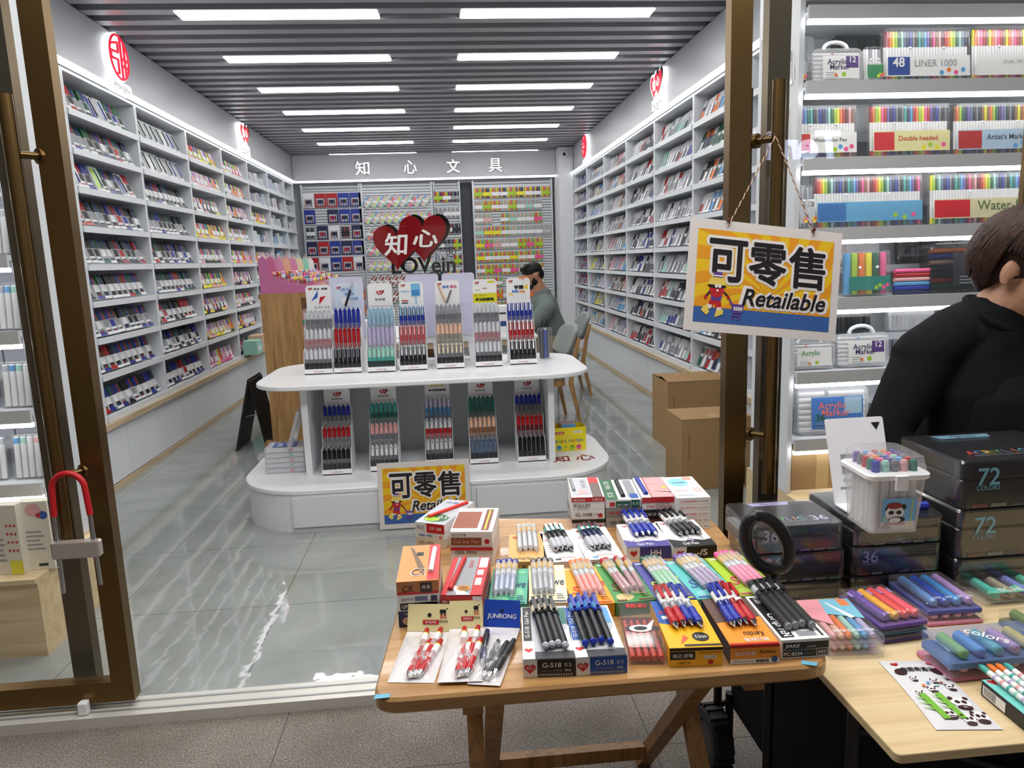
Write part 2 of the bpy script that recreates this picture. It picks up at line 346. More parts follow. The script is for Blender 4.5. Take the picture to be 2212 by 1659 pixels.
for side, ys, s, xf in (('left', LY, 1, -2.385), ('right', RY_, -1, 2.135)):
    n = 0
    y = ys[0]
    while y < ys[-1] - .3:
        y1 = min(y + .56, ys[-1]); t = thing('base_cabinet', f'white base cabinet {ORD[n]} from the door, {side} wall', 'cabinet', T(xf, y, 0), f'white base cabinets along the {side} wall')
        b = MB(); b.box(-s * .33, .0015, .04, -s * .018, y1 - y - .0015, .43, MW); b.build('body', t)
        b = MB(); b.box(-s * .0175, .003, .04, 0, y1 - y - .003, .426, mat((222, 226, 232), .3)); b.build('door', t)
        y = y1; n += 1
    b = MB(); x0, x1 = sorted((xf - s * .345, xf + s * .03)); b.prism(rrect(x0, ys[0], x1, ys[-1], .004, 1), .432, .472, LEDGE)
    tag(b.build('wooden_ledge'), f'long pale wooden ledge over the {side} base cabinets', 'ledge')
# ---------------------------------------------------------------- shop signs on the fascias
red, gwhite, ink = mat((206, 22, 52), .4, 0, .9), mat((255, 255, 255), .4, 0, 1.25), mat((18, 18, 24), .5)
def heart_logo(b, F, w, rd=red, wt=None, bk=None):
    wt = wt or gwhite
    if bk: b.poly(F, [(x + w * .10, y + w * .06) for x, y in heart(w * .18, w * .02, w * .66)], bk, .001)
    b.poly(F, heart(w * .18, w * .02, w * .66), rd, .002); b.poly(F, heart(-w * .16, 0, w * .66), rd, .003)
    b.text(F, '知', -w * .17, w * .0, w * .26, w * .28, wt, .005, .02); b.text(F, '心', w * .18, w * .04, w * .27, w * .24, wt, .005, .02)
def wall_sign(side, y, kind, label):
    s = 1 if side == 'left' else -1; xf = -2.40 if s > 0 else 2.14; w = .36
    F0 = Matrix(((0, 0, s, xf), (s, 0, 0, y), (0, 1, 0, 3.06), (0, 0, 0, 1)))
    t = thing('lit_wall_sign', label, 'sign', F0, 'lit signs on the side fascias')
    rim = mat((205, 215, 255), .4, 0, 2.5)
    b = MB()
    if kind == 'round':
        n = 32; b.prism([(.17 * math.cos(2 * PI * k / n), .02 + .17 * math.sin(2 * PI * k / n)) for k in range(n)], .012, .05, gwhite); b.prism(rrect(-.17, -.24, .17, -.155, .03, 3), .012, .05, gwhite); b.build('lightbox', t)
        b = MB(); F = T(0, .02, .05)
        ring = [(.155 * math.cos(2 * PI * k / n), .155 * math.sin(2 * PI * k / n), .004) for k in range(n)]; b.tube(ring, .009, red, 6, F, True)
        for pts in ([(-.13, .07), (-.02, .10), (-.02, .03), (-.14, .02)], [(-.14, .02), (-.14, -.03), (-.03, -.02), (-.03, -.12), (-.08, -.13)], [(.03, .15), (.03, -.15)], [(.09, .12), (.09, -.12)], [(.03, .0), (.15, .0)], [(.06, -.05), (.14, -.05)]): b.tube([(x, y, .004) for x, y in pts], .011, red, 6, F)
        b.build('emblem', t); b = MB(); b.text(T(0, -.197, .051), 'Hongyu', 0, 0, .27, .06, ink, .001, .0, .2); b.build('lettering', t)
    else:
        b.prism([(x * 1.12, y * 1.12 + .0) for x, y in heart(.06, .05, .28)], .012, .05, gwhite); b.prism([(x * 1.12, y * 1.12) for x, y in heart(-.05, .04, .28)], .012, .05, gwhite); b.prism(rrect(-.17, -.22, .19, -.08, .03, 3), .012, .05, gwhite); b.build('lightbox', t)
        b = MB(); heart_logo(b, T(0, .045, .051), .38, bk=ink); b.build('emblem', t)
        b = MB(); b.text(T(0, -.15, .051), 'Lovein', 0, 0, .32, .10, ink, .001); b.text(T(.165, -.02, .051), '®', 0, 0, .05, .05, ink, .001); b.build('lettering', t)
wall_sign('left', 5.97, 'round', 'lit round red emblem sign nearer the door on the left fascia')
wall_sign('left', 9.42, 'heart', 'small lit double heart sign far along the left fascia')
wall_sign('right', 7.17, 'heart', 'lit double heart sign nearer the door on the right fascia')
wall_sign('right', 10.82, 'round', 'lit round red emblem sign at the far end, right fascia')
for ch, x, w_ in (('知', -1.27, .26), ('心', -.50, .24), ('文', .20, .25), ('具', .89, .25)):
    nm = {'知': 'leftmost', '心': 'second', '文': 'third', '具': 'rightmost'}[ch]
    F = Matrix(((1, 0, 0, x), (0, 0, -1, 12.395), (0, 1, 0, 3.04), (0, 0, 0, 1)))
    t = thing('lit_letter', f'glowing white brush character, {nm} of four on the back fascia', 'sign letter', F, 'glowing characters on the back fascia')
    b = MB(); b.text(T(), ch, 0, 0, w_ * .86, .215, mat((236, 238, 242), .5), .01, .006, 0, .03); b.build('channel_body', t); b = MB(); b.text(T(), ch, 0, 0, w_ * .86, .215, mat((255, 255, 255), .4, 0, 1.1), .041, .006); b.build('face', t)
t = thing('security_camera', 'small white dome camera on the back right pillar', 'security camera', T(1.99, 12.0, 3.18))
b = MB(); b.box(-.04, 0, -.02, .04, .05, .06, WHITE); b.build('mount', t)
b = MB(); b.ball((0, -.02, -.03), .05, WHITE, 12); b.build('housing', t); b = MB(); b.ball((-.012, -.05, -.045), .03, BLACK, 10); b.build('lens', t)
# ================================================================ storefront doors
def bar_handle(t, x, z0, z1, yo, yi, r, zs, s):
    b = MB(); b.cyl((x, yo, z0), (x, yo, z1), r, None, BRONZE, 16); h = b.build('pull_bar', t)
    tag(h, 'bronze pull bar on the walkway side')
    b = MB(); b.cyl((x - s * .052, yi, z0), (x - s * .052, yi, z1), r * .8, None, DBRONZE, 14); h2 = b.build('pull_bar', t); tag(h2, 'bronze pull bar on the shop side')
    for z in zs:
        b = MB(); b.cyl((x - s * .0, yo, z), (x - s * .052, 2.43, z), .012, None, DBRONZE, 10); b.cyl((x - s * .046, 2.422, z), (x - s * .056, 2.436, z), .024, None, BRONZE, 14); b.build('standoff', h)
def glass_door(nm, label, xe, xo, s):
    # xe: the meeting edge; xo: the far edge; s = +1 if the leaf lies on the +x side of its meeting edge
    t = thing(nm, label, None); del t['label']; tag(t, label, None, None, 'structure')
    y0, y1, sw = 2.418, 2.468, .072
    b = MB(); b.box(*sorted_box(xe, y0, .03, xe + s * sw, y1, 2.95), BRONZE); b.build('stile', t)
    b = MB(); b.box(*sorted_box(xo - s * sw, y0, .03, xo, y1, 2.95), BRONZE); b.build('stile', t)
    b = MB(); b.box(*sorted_box(xe + s * sw, y0, .03, xo - s * sw, y1, .105), BRONZE); b.build('bottom_rail', t)
    b = MB(); b.box(*sorted_box(xe + s * sw, y0, 2.86, xo - s * sw, y1, 2.95), BRONZE); b.build('top_rail', t)
    b = MB(); b.box(*sorted_box(xe + s * sw, 2.436, .105, xo - s * sw, 2.446, 2.86), GLASS); b.build('pane', t)
    return t
def sorted_box(x0, y0, z0, x1, y1, z1): return (min(x0, x1), y0, z0, max(x0, x1), y1, z1)
dl = glass_door('door_1', 'left bronze framed glass door with long pull bars', -1.152, -2.30, -1)
bar_handle(dl, -1.272, .60, 2.03, 2.375, 2.50, .0215, (.86, 1.86), -1)
dr = glass_door('door_2', 'right bronze framed glass door with long pull bars', .952, 2.10, 1)
bar_handle(dr, 1.098, .655, 2.04, 2.375, 2.50, .0215, (.86, 1.86), 1)
for s, xs, nm, lb in ((-1, -1.335, 'trim_5', 'bronze post standing behind the left glass door'), (1, 1.135, 'trim_6', 'bronze post standing behind the right glass door')):
    t = thing(nm, lb, None); tag(t, None, None, None, 'structure')
    b = MB(); b.box(*sorted_box(xs, 2.545, .006, xs + s * .078, 2.595, 2.95), DBRONZE); b.build('post', t)
t = thing('door_wedge_clip', 'small white plastic clip on the left door bottom rail', 'clip', T(-1.315, 2.40, .0))
b = MB(); b.prism(rrect(-.016, -.012, .016, .012, .004, 3), .006, .05, WHITE, None, .003); b.build('body', t)
b = MB(); b.box(-.012, .0125, .03, .012, .0175, .048, WHITE); b.build('tongue', t)
# red shackle lock hung round the left pull bar
t = thing('shackle_lock', 'red sleeved steel U lock hanging round the left door pull bar', 'lock', T(-1.2285, 2.36, 0))
A = []
for k in range(13): a = PI * k / 12; A.append((-.05 * math.cos(a), -.025 + .0 * k, .83 + .05 * math.sin(a)))
loop = [(-.055, -.025, .74)] + A + [(.055, -.025, .74)]
b = MB(); b.tube(loop, .0095, mat((190, 24, 30), .45), 10); b.build('sleeve', t)
b = MB(); b.cyl((-.055, -.025, .74), (-.06, -.025, .48), .0062, None, STEEL, 10); b.cyl((.055, -.025, .74), (.058, -.025, .50), .0062, None, STEEL, 10)
for k in range(6): b.cyl((-.059, -.025, .50 + k * .016), (-.059, -.025, .506 + k * .016), .0075, None, STEEL, 8)
b.build('shackle', t)
b = MB(); b.prism(rrect(-.076, -.014, .076, .014, .008, 4), .60, .655, mat((196, 186, 182), .12, .5), T(0, -.025, 0), .004); b.build('lock_body', t)
# ================================================================ packs on the wall shelves
CN = {'red': (178, 26, 34), 'blue': (34, 52, 150), 'black': (26, 27, 32), 'green': (20, 92, 62), 'white': (232, 233, 236), 'grey': (150, 153, 160), 'orange': (232, 122, 44), 'yellow': (232, 224, 40),
      'pink': (236, 90, 150), 'purple': (112, 84, 160), 'teal': (70, 170, 160), 'navy': (28, 36, 78), 'silver': (186, 190, 198), 'sky': (90, 160, 214), 'cream': (226, 214, 186), 'lime': (160, 200, 50), 'maroon': (104, 22, 34), 'lilac': (190, 180, 216), 'brown': (140, 96, 66), 'rose': (226, 168, 170), 'mint': (160, 212, 196)}
def C(n, rough=.35): return mat(CN[n], rough)
def pens_row(b, n, w, h, r, yc, capm, bodym, bandm, z0=.012):
    for k in range(n):
        x = -w / 2 + (k + .5) * w / n; cm = capm[k % len(capm)]; bm = bodym[k % len(bodym)]
        b.lathe([(r * .55, z0, cm), (r, z0 + .004, cm), (r, z0 + h * .14, bm), (r, z0 + h * .24, bandm), (r, z0 + h * .56, bm), (r, z0 + h * .58, cm), (r, z0 + h - .004, cm), (r * .8, z0 + h, cm)], bm, T(x, yc, 0), 7)
def tray(b, w, h, d, m, lip, art=None):
    b.box(-w / 2, d - .0015, 0, w / 2, d, h * .86, m); b.box(-w / 2, 0, 0, w / 2, d, .002, m)
    for x in (-w / 2, w / 2 - .0015): b.box(x, 0, 0, x + .0015, d, h * .6, m)
    b.box(-w / 2, 0, 0, w / 2, .0015, lip, art or m)
_protos = {}
def pack_meshes(kind, cap, body, var):
    k = (kind, cap, body, var)
    if k in _protos: return _protos[k]
    b, p = MB(), MB(); wh = C('white', .5)
    if kind == 'marker_pack':
        w, h, d = .098, .172, .036; tray(b, w, h, d, wh, .02, C(cap) if var % 2 else wh)
        mixc = [C(cap), C(cap), C('blue' if cap != 'blue' else 'red'), C('green' if cap != 'green' else 'black')] if var % 3 else [C(cap)]
        pens_row(p, 4, w - .006, h, .0112, .018, mixc, [C(body)], wh if body != 'white' else [C('black'), C(cap), C('grey')][var % 3])
    elif kind == 'pen_pack':
        w, h, d = .082, .182, .03; tray(b, w, h, d, C('silver') if var % 2 else C('grey'), .018, [wh, C('silver'), C(cap)][var % 3])
        a_, l_ = [(C(cap), C(body)), (C(body), C(cap)), (wh, C(cap)), (C(cap), C(cap)), (C(body), C(body)), (C('silver'), C(cap))][var]
        for q in range(5):
            x = -w / 2 + (q + .5) * w / 5; r = .0076; p.lathe([(r * .5, .006, l_), (r, .012, l_), (r, h * .48, a_), (r, h * .9, a_), (r * .7, h * .91, a_), (r * .7, h, a_)], a_, T(x, .013, 0), 7); p.box(x - .002, -.0005, h * .62, x + .002, .003, h * .92, wh if var % 2 else C(cap))
    elif kind == 'card_pack':
        w, h, d = .12, .175, .02; b.prism(rrect(-w / 2, 0, w / 2, d, .003, 1), 0, h, wh); F = frame((0, 0, 0), (1, 0, 0), (0, 0, 1))
        p.poly(F, [(-w * .45, .01), (w * .1, .01), (-w * .1, h * .95), (-w * .45, h * .95)], C(cap, .3)); p.rect(F, -w * .1, h * .1, w * .42, h * .2, C('grey')); p.cyl((w * .2, -.004, .03), (w * .05, -.004, h * .9), .005, None, C(body), 7)
    elif kind == 'highlighter_pack':
        w, h, d = .125, .14, .034; tray(b, w, h, d, C(cap, .5), .026, C(body)); rb = ['yellow', 'orange', 'pink', 'purple', 'blue', 'teal', 'lime'] if var % 3 else ['rose', 'mint', 'cream', 'lilac', 'sky', 'pink']
        cs = [C(rb[(q + var) % len(rb)]) for q in range(6)]; pens_row(p, 6, w - .006, h, .0096, .016, cs, cs, cs[(var) % 6] if var % 4 == 0 else wh)
    else:
        w, h, d = .15, (.12, .16, .14, .18)[var % 4], .05; b.prism(rrect(-w / 2, 0, w / 2, d, .004, 1), 0, h, C(cap, .5)); F = frame((0, 0, 0), (1, 0, 0), (0, 0, 1))
        for q in range(5): b.rect(F, -w * .42 + q * w * .17, h * .25, -w * .42 + q * w * .17 + w * .12, h * .9, C([body, 'white', cap, 'silver', body][q]), .001)
        b.rect(F, -w * .45, h * .05, w * .45, h * .2, C('white'), .001); p = None
    r = (b.mesh(kind), p.mesh('pens') if p else None, w, h); _protos[k] = r; return r
def unit_frame(side, y0, y1):
    s = 1 if side == 'left' else -1
    return Matrix(((0, -s, 0, -2.40 if s > 0 else 2.14), (s, 0, 0, y0 if s > 0 else y1), (0, 0, 1, 0), (0, 0, 0, 1)))
NAMES = {'marker_pack': 'marker pack', 'pen_pack': 'gel pen pack', 'card_pack': 'marker card box', 'highlighter_pack': 'highlighter pack', 'stationery_box': 'stationery box'}
far = MB(); far_ms = []
def fill(side, bay, ys, style):
    y0, y1 = ys[bay], ys[bay + 1]; U = unit_frame(side, y0, y1); w0 = y1 - y0
    for row, z in enumerate(SZ):
        x = .035 + rnd.uniform(0, .02); k = 0; cell = style(bay, row)
        while True:
            kind, cap, body, var = cell(k)
            me, pe, w, h = pack_meshes(kind, cap, body, var)
            if x + w > w0 - .03: break
            lean = {'marker_pack': 18, 'pen_pack': 21, 'card_pack': 20, 'highlighter_pack': 14, 'stationery_box': 8}[kind] + rnd.uniform(-2, 2); a = math.radians(lean)
            X = U @ T(x + w / 2, .02 + rnd.uniform(0, .012), z + .002 + math.sin(a) * .05) @ RX(-a)
            x += w + rnd.uniform(.002, .008) + (.05 if rnd.random() < .04 else 0)
            if side == 'right' and bay >= 4:
                for q in (me, pe):
                    if q: far_ms.append((q, X))
            else:
                o = put(me, kind, None, X)
                how = {'marker_pack': f'{body} {NAMES[kind]} with {cap} caps', 'pen_pack': f'{body} {NAMES[kind]} with {cap} ends', 'card_pack': f'white {NAMES[kind]} with {cap} panel', 'highlighter_pack': f'{cap} {NAMES[kind]}', 'stationery_box': f'{cap} {NAMES[kind]}'}[kind]
                d = f'{ORD[k]} along shelf {["one","two","three","four","five","six","seven","eight","nine"][row]}, {ORD[bay]} bay, {side} wall'
                tag(o, f'{how}, {d}', NAMES[kind], f'{NAMES[kind]}s on the {side} wall shelves')
                if pe: put(pe, 'pens', o) if kind != 'card_pack' else put(pe, 'print', o)
            k += 1
            if k > 15: break
def pick(*a): return rnd.choice(a)
def st_left_a(bay, row):
    base = pick('white', 'white', 'black') if row not in (5, 6) else pick('black', 'white')
    def f(k):
        if bay == 2 and row < 2 or (bay == 1 and row == 0 and 3 < k < 6) or (bay == 1 and row == 2 and k in (0, 3, 7)): return ('card_pack', pick('silver', 'blue', 'grey', 'lime') if bay == 1 else pick('silver', 'grey', 'white'), pick('black', 'green', 'blue'), 0)
        bd = base if rnd.random() < .8 else pick('white', 'black', 'grey')
        return ('marker_pack', pick('red', 'black', 'blue', 'black', 'green', 'blue', 'black'), bd, rnd.randrange(6))
    return f
def st_left_b(bay, row):
    tr = pick('white', 'white', 'yellow', 'pink', 'black')
    return lambda k: ('highlighter_pack', pick(tr, 'white'), pick('white', 'yellow', 'rose', tr, 'black'), rnd.randrange(7))
def st_left_c(bay, row):
    if rnd.random() < .35 and bay < 6: return lambda k: ('highlighter_pack', pick('white', 'silver', 'rose'), pick('white', 'yellow', 'sky'), rnd.randrange(7))
    a = pick('white', 'silver', 'sky', 'lilac', 'white'); return lambda k: ('stationery_box', pick(a, 'white', 'silver', 'navy'), pick('sky', 'rose', 'navy', 'grey', 'mint', 'lilac'), rnd.randrange(4))
PAL = {1: [('black', 'white'), ('red', 'white'), ('white', 'grey'), ('blue', 'silver'), ('orange', 'navy'), ('white', 'black'), ('green', 'white'), ('sky', 'white')],
       2: [('white', 'silver'), ('silver', 'white'), ('blue', 'silver'), ('red', 'white'), ('white', 'grey'), ('grey', 'white'), ('black', 'silver'), ('mint', 'silver')],
       3: [('black', 'white'), ('white', 'silver'), ('black', 'black'), ('red', 'white'), ('blue', 'white'), ('black', 'silver'), ('white', 'grey')],
       4: [('rose', 'silver'), ('grey', 'white'), ('silver', 'white'), ('rose', 'cream'), ('sky', 'white'), ('lilac', 'silver'), ('brown', 'silver')],
       5: [('cream', 'silver'), ('black', 'grey'), ('sky', 'cream'), ('yellow', 'silver'), ('silver', 'grey'), ('lilac', 'cream')],
       6: [('blue', 'silver'), ('navy', 'grey'), ('purple', 'silver'), ('black', 'grey'), ('red', 'blue'), ('lilac', 'grey')]}
def st_right(bay, row):
    pl = PAL[max(1, bay)]; run = {}
    def f(k):
        if k % 3 == 0 or rnd.random() < .3: run['c'] = pick(*pl)
        return ('pen_pack', run['c'][0], run['c'][1], rnd.randrange(6))
    return f
for bay in (1, 2): fill('left', bay, LY, st_left_a)
for bay in (3, 4): fill('left', bay, LY, st_left_b)
for bay in (5, 6, 7): fill('left', bay, LY, st_left_c)
for bay in (1, 2, 3, 4, 5, 6): fill('right', bay, RY_, st_right)
for me, X in far_ms:
    V = [v.co for v in me.vertices]; by = {}
    for p in me.polygons: by.setdefault((p.material_index, p.use_smooth), []).append(tuple(p.vertices))
    off = len(far.v); far.v += [tuple(X @ v) for v in V]
    for (mi, sm), fs in by.items():
        i = far.slot(me.materials[mi])
        for f_ in fs: far.f.append(tuple(off + q for q in f_)); far.mi.append(i); far.sm.append(sm)
tag(far.build('gel_pen_packs'), 'rows of gel pen packs filling the far bays of the right wall', 'gel pen pack', None, 'stuff')
# ================================================================ back wall: slatted display panels and what hangs on them
slw = mat((206, 209, 214), .4); slg = mat((128, 132, 140), .5)
for nm, x0, x1, y, m in (('wide middle', -1.35, -.165, 12.56, slw), ('narrow', -.155, .30, 12.60, slw), ('far left', -2.33, -1.36, 12.60, slw), ('right', .50, 1.86, 12.56, slw)):
    t = thing('slatwall_panel', f'white grooved display panel, {nm} of four on the back wall', 'display panel', T(x0, y, .1), 'grooved display panels on the back wall')
    b = MB(); w = x1 - x0; b.box(0, .02, 0, w, .05, 2.72, slg)
    for k in range(60): b.box(.03, 0, .005 + k * .045, w - .03, .021, .038 + k * .045, slw)
    b.build('slats', t)
    for x in (0, w - .03): b = MB(); b.box(x, -.012, 0, x + .03, .03, 2.72, mat((198, 204, 212), .3, .3)); b.build('edge_trim', t)
t = thing('dark_display_gap', 'dark narrow display strip between two back wall panels', 'display panel', T(.31, 12.66, .1))
b = MB(); b.box(0, 0, 0, .18, .04, 2.7, mat((60, 62, 68), .6)); b.build('board', t)
def blister(kind, cs, var):
    k = ('bl', kind, cs, var)
    if k in _protos: return _protos[k]
    b = MB()
    if kind == 'set':
        w, h = .136, .18; b.box(-w / 2, .0, -h, w / 2, .0015, .02, C('silver')); n = 6
        for q in range(n): c = C(cs[q % len(cs)]); b.lathe([(.009, -h + .01), (.009, -.012), (.006, -.004)], c, T(-w / 2 + (q + .5) * w / n, -.01, 0), 6)
        b.box(-w / 2, -.021, -h * .75, w / 2, -.0195, -h * .42, C(cs[var % len(cs)] if var % 2 else 'white'))
    elif kind == 'card':
        w, h = .178, .205; b.box(-w / 2, 0, -h, w / 2, .0015, .02, C(cs[0])); b.box(-w * .36, -.012, -h * .9, w * .36, -.0002, -h * .3, C('silver')); b.box(-w * .2, -.016, -h * .7, w * .2, -.0122, -h * .42, C(cs[-1]))
        for q in range(3): b.lathe([(.006, -h * .9), (.006, -h * .4)], C(['red', 'blue', 'black'][q]), T(-w * .25 + q * w * .25, -.018, 0), 6)
    else:
        w, h = .112, .205; b.box(-w / 2, -.012, -h, w / 2, .0, 0, C('silver', .2))
        for q in range(4): b.box(-w / 2 + .006 + q * .026, -.014, -h + .012, -w / 2 + .026 + q * .026, -.0122, -.012, C(cs[q % len(cs)]))
        b.poly(frame((0, -.0145, 0), (1, 0, 0), (0, 0, 1)), [(-w * .4, -h * .7), (w * .4, -h * .55), (w * .4, -h * .35), (-w * .4, -h * .5)], C('white'))
    _protos[k] = b.mesh('blister_pack'); return _protos[k]
hook = MB(); hook.cyl((0, 0, .004), (0, -.12, .004), .003, None, STEEL, 6); hook.box(-.012, -.001, -.01, .012, .003, .02, STEEL); hook_me = hook.mesh('hook')
def hang(kind, cs, x, y, z, tilt, lab, grp, var=0):
    o = put(blister(kind, cs, var), 'blister_pack', None, T(x, y - .002 - (.004 * (int(x * 97) % 3) if tilt else 0), z) @ RY(tilt)); tag(o, lab, 'blister pack', grp)
NEON = [('yellow', 'orange', 'pink', 'lime'), ('pink', 'yellow', 'sky', 'orange'), ('lime', 'pink', 'orange', 'yellow', 'sky'), ('rose', 'mint', 'cream'), ('silver', 'mint', 'rose'), ('blue', 'yellow', 'red', 'green')]
for r in range(11):
    z = 2.70 - r * .212
    for k in range(9 if r in (0, 3) else 8):
        if (r, k) in ((2, 2), (7, 3), (7, 4), (8, 1)): continue
        cs = NEON[(rnd.randrange(4) if r not in (1, 3) or k < 5 else 4) if r else 5 * (k % 2)]; 
        hang('set', cs, .60 + k * .143, 12.55, z, 0, f'bright pen set hanging {ORD[k]} in row {r + 1} of the right back panel', 'pen sets on the right back panel', rnd.randrange(4))
for r in range(7):
    for k in range(9):
        if r in (2, 3, 4) and 3 < k < 7 and rnd.random() < .6: continue
        cs = [('sky', 'rose', 'cream', 'mint'), ('rose', 'lilac', 'yellow', 'mint'), ('cream', 'sky', 'orange', 'pink'), ('brown', 'rose', 'maroon', 'cream')][3 if r >= 5 else rnd.randrange(3)]
        hang('pouch', cs, -1.17 + k * .118, 12.55, 2.60 - r * .262, math.radians(38), f'pastel pen pouch hanging aslant {ORD[k]} in row {r + 1}, wide middle back panel', 'pouches hanging aslant on the wide middle panel', rnd.randrange(3))
for r in range(8):
    for k in range(5):
        if rnd.random() < .12: continue
        cs = [('blue', 'black'), ('red', 'black'), ('white', 'black'), ('navy', 'red')][rnd.randrange(4)]; kd = 'card' if r in (0, 1, 3, 4) else pick('card', 'set'); cs = cs if kd == 'card' else pick(('black', 'navy', 'red'), ('orange', 'lime', 'pink'), ('black', 'green', 'grey'))
        hang(kd, cs, -2.21 + k * .19, 12.59, 2.66 - r * .262, 0, f'marker card hanging {ORD[k]} in row {r + 1} of the far left back panel', 'marker cards on the far left back panel', rnd.randrange(4))
for r in range(8):
    for k in range(3):
        hang('set', pick(('red', 'orange', 'yellow', 'lime', 'blue'), ('silver', 'grey', 'white'), ('black', 'grey', 'navy')), -.07 + k * .142, 12.59, 2.66 - r * .262, 0, f'pen set hanging {ORD[k]} in row {r + 1} of the narrow back panel', 'pen sets on the narrow back panel', rnd.randrange(4))
# ================================================================ the white pen island
IZ, TZ = .25, .822
def iso(pts, z0, z1, m, bev): b = MB(); b.prism(pts, z0, z1, m, None, bev, False); return b
t = thing('display_island', 'white two tier display island with rounded ends in the middle of the shop', 'display island', T(-.15, 4.05, 0))
G = T(.15, -4.05, 0)
def isl(nm, b, par=None, lab=None): o = b.build(nm, par or t, None); o.matrix_basis = G if par is None else Matrix(); return tag(o, lab)
out = rrect(-1.265, 4.04, .965, 5.25, .42, 10)
b = MB(); b.prism(out, .0, IZ - .028, MW); base = isl('base', b)
b = MB(); b.prism([((x + .15) * 1.012 - .15, (y - 4.64) * 1.012 + 4.64) for x, y in out], IZ - .026, IZ, mat((232, 234, 238), .25), None, .004); isl('base_top', b)
for x0, x1 in ((-.93, -.43), (-.425, .11), (.115, .64)):
    b = MB(); b.box(x0, 4.028, .035, x1, 4.039, IZ - .04, mat((222, 224, 228), .35)); isl('drawer_front', b)
b = MB(); b.box(-.935, 4.0385, .0, .645, 4.0395, .03, mat((196, 198, 202), .4)); isl('kick_plate', b)
for x0, x1 in ((-.90, -.862), (.585, .622)): b = MB(); b.box(x0, 4.33, IZ + .0005, x1, 5.10, TZ - .0295, MW); isl('side_panel', b)
b = MB(); b.box(-.8615, 4.86, IZ + .0005, .5845, 4.89, TZ - .0295, mat((214, 217, 222), .5)); isl('back_panel', b)
b = MB(); b.prism(rrect(-1.175, 4.21, .855, 5.22, .26, 8), TZ - .029, TZ, mat((236, 238, 242), .22), None, .006); isl('upper_top', b)
# ---------------------------------------------------------------- pens of the island displays
lred, lwhite = mat((196, 20, 40), .4), mat((244, 244, 246), .4)
CN.update({'clear': (206, 210, 216), 'smoke': (112, 114, 122), 'pinkink': (176, 120, 130), 'slate': (92, 108, 140), 'lightblue': (152, 192, 216), 'dteal': (32, 110, 100), 'peach': (228, 186, 160), 'taupe': (150, 142, 134), 'dblue': (30, 50, 160), 'rosered': (186, 74, 84), 'steelblue': (96, 116, 146)})
def isl_pen(up, low, clip):
    k = ('ip', up, low, clip)
    if k in _protos: return _protos[k]
    b = MB(); u, l, c = C(up, .2), C(low, .25), C(clip, .25); s_ = C('silver', .2)
    b.lathe([(.003, 0, s_), (.006, .012, l), (.0118, .03, l), (.0118, .080, u), (.0116, .122, u), (.0116, .134, c), (.006, .135, c), (.005, .146, c), (0, .147)], u, None, 8)
    b.box(-.0046, -.0165, .084, .0046, -.0126, .133, c); b.box(-.0036, -.0165, .124, .0036, -.004, .133, c)
    _protos[k] = b.mesh('pen'); return _protos[k]
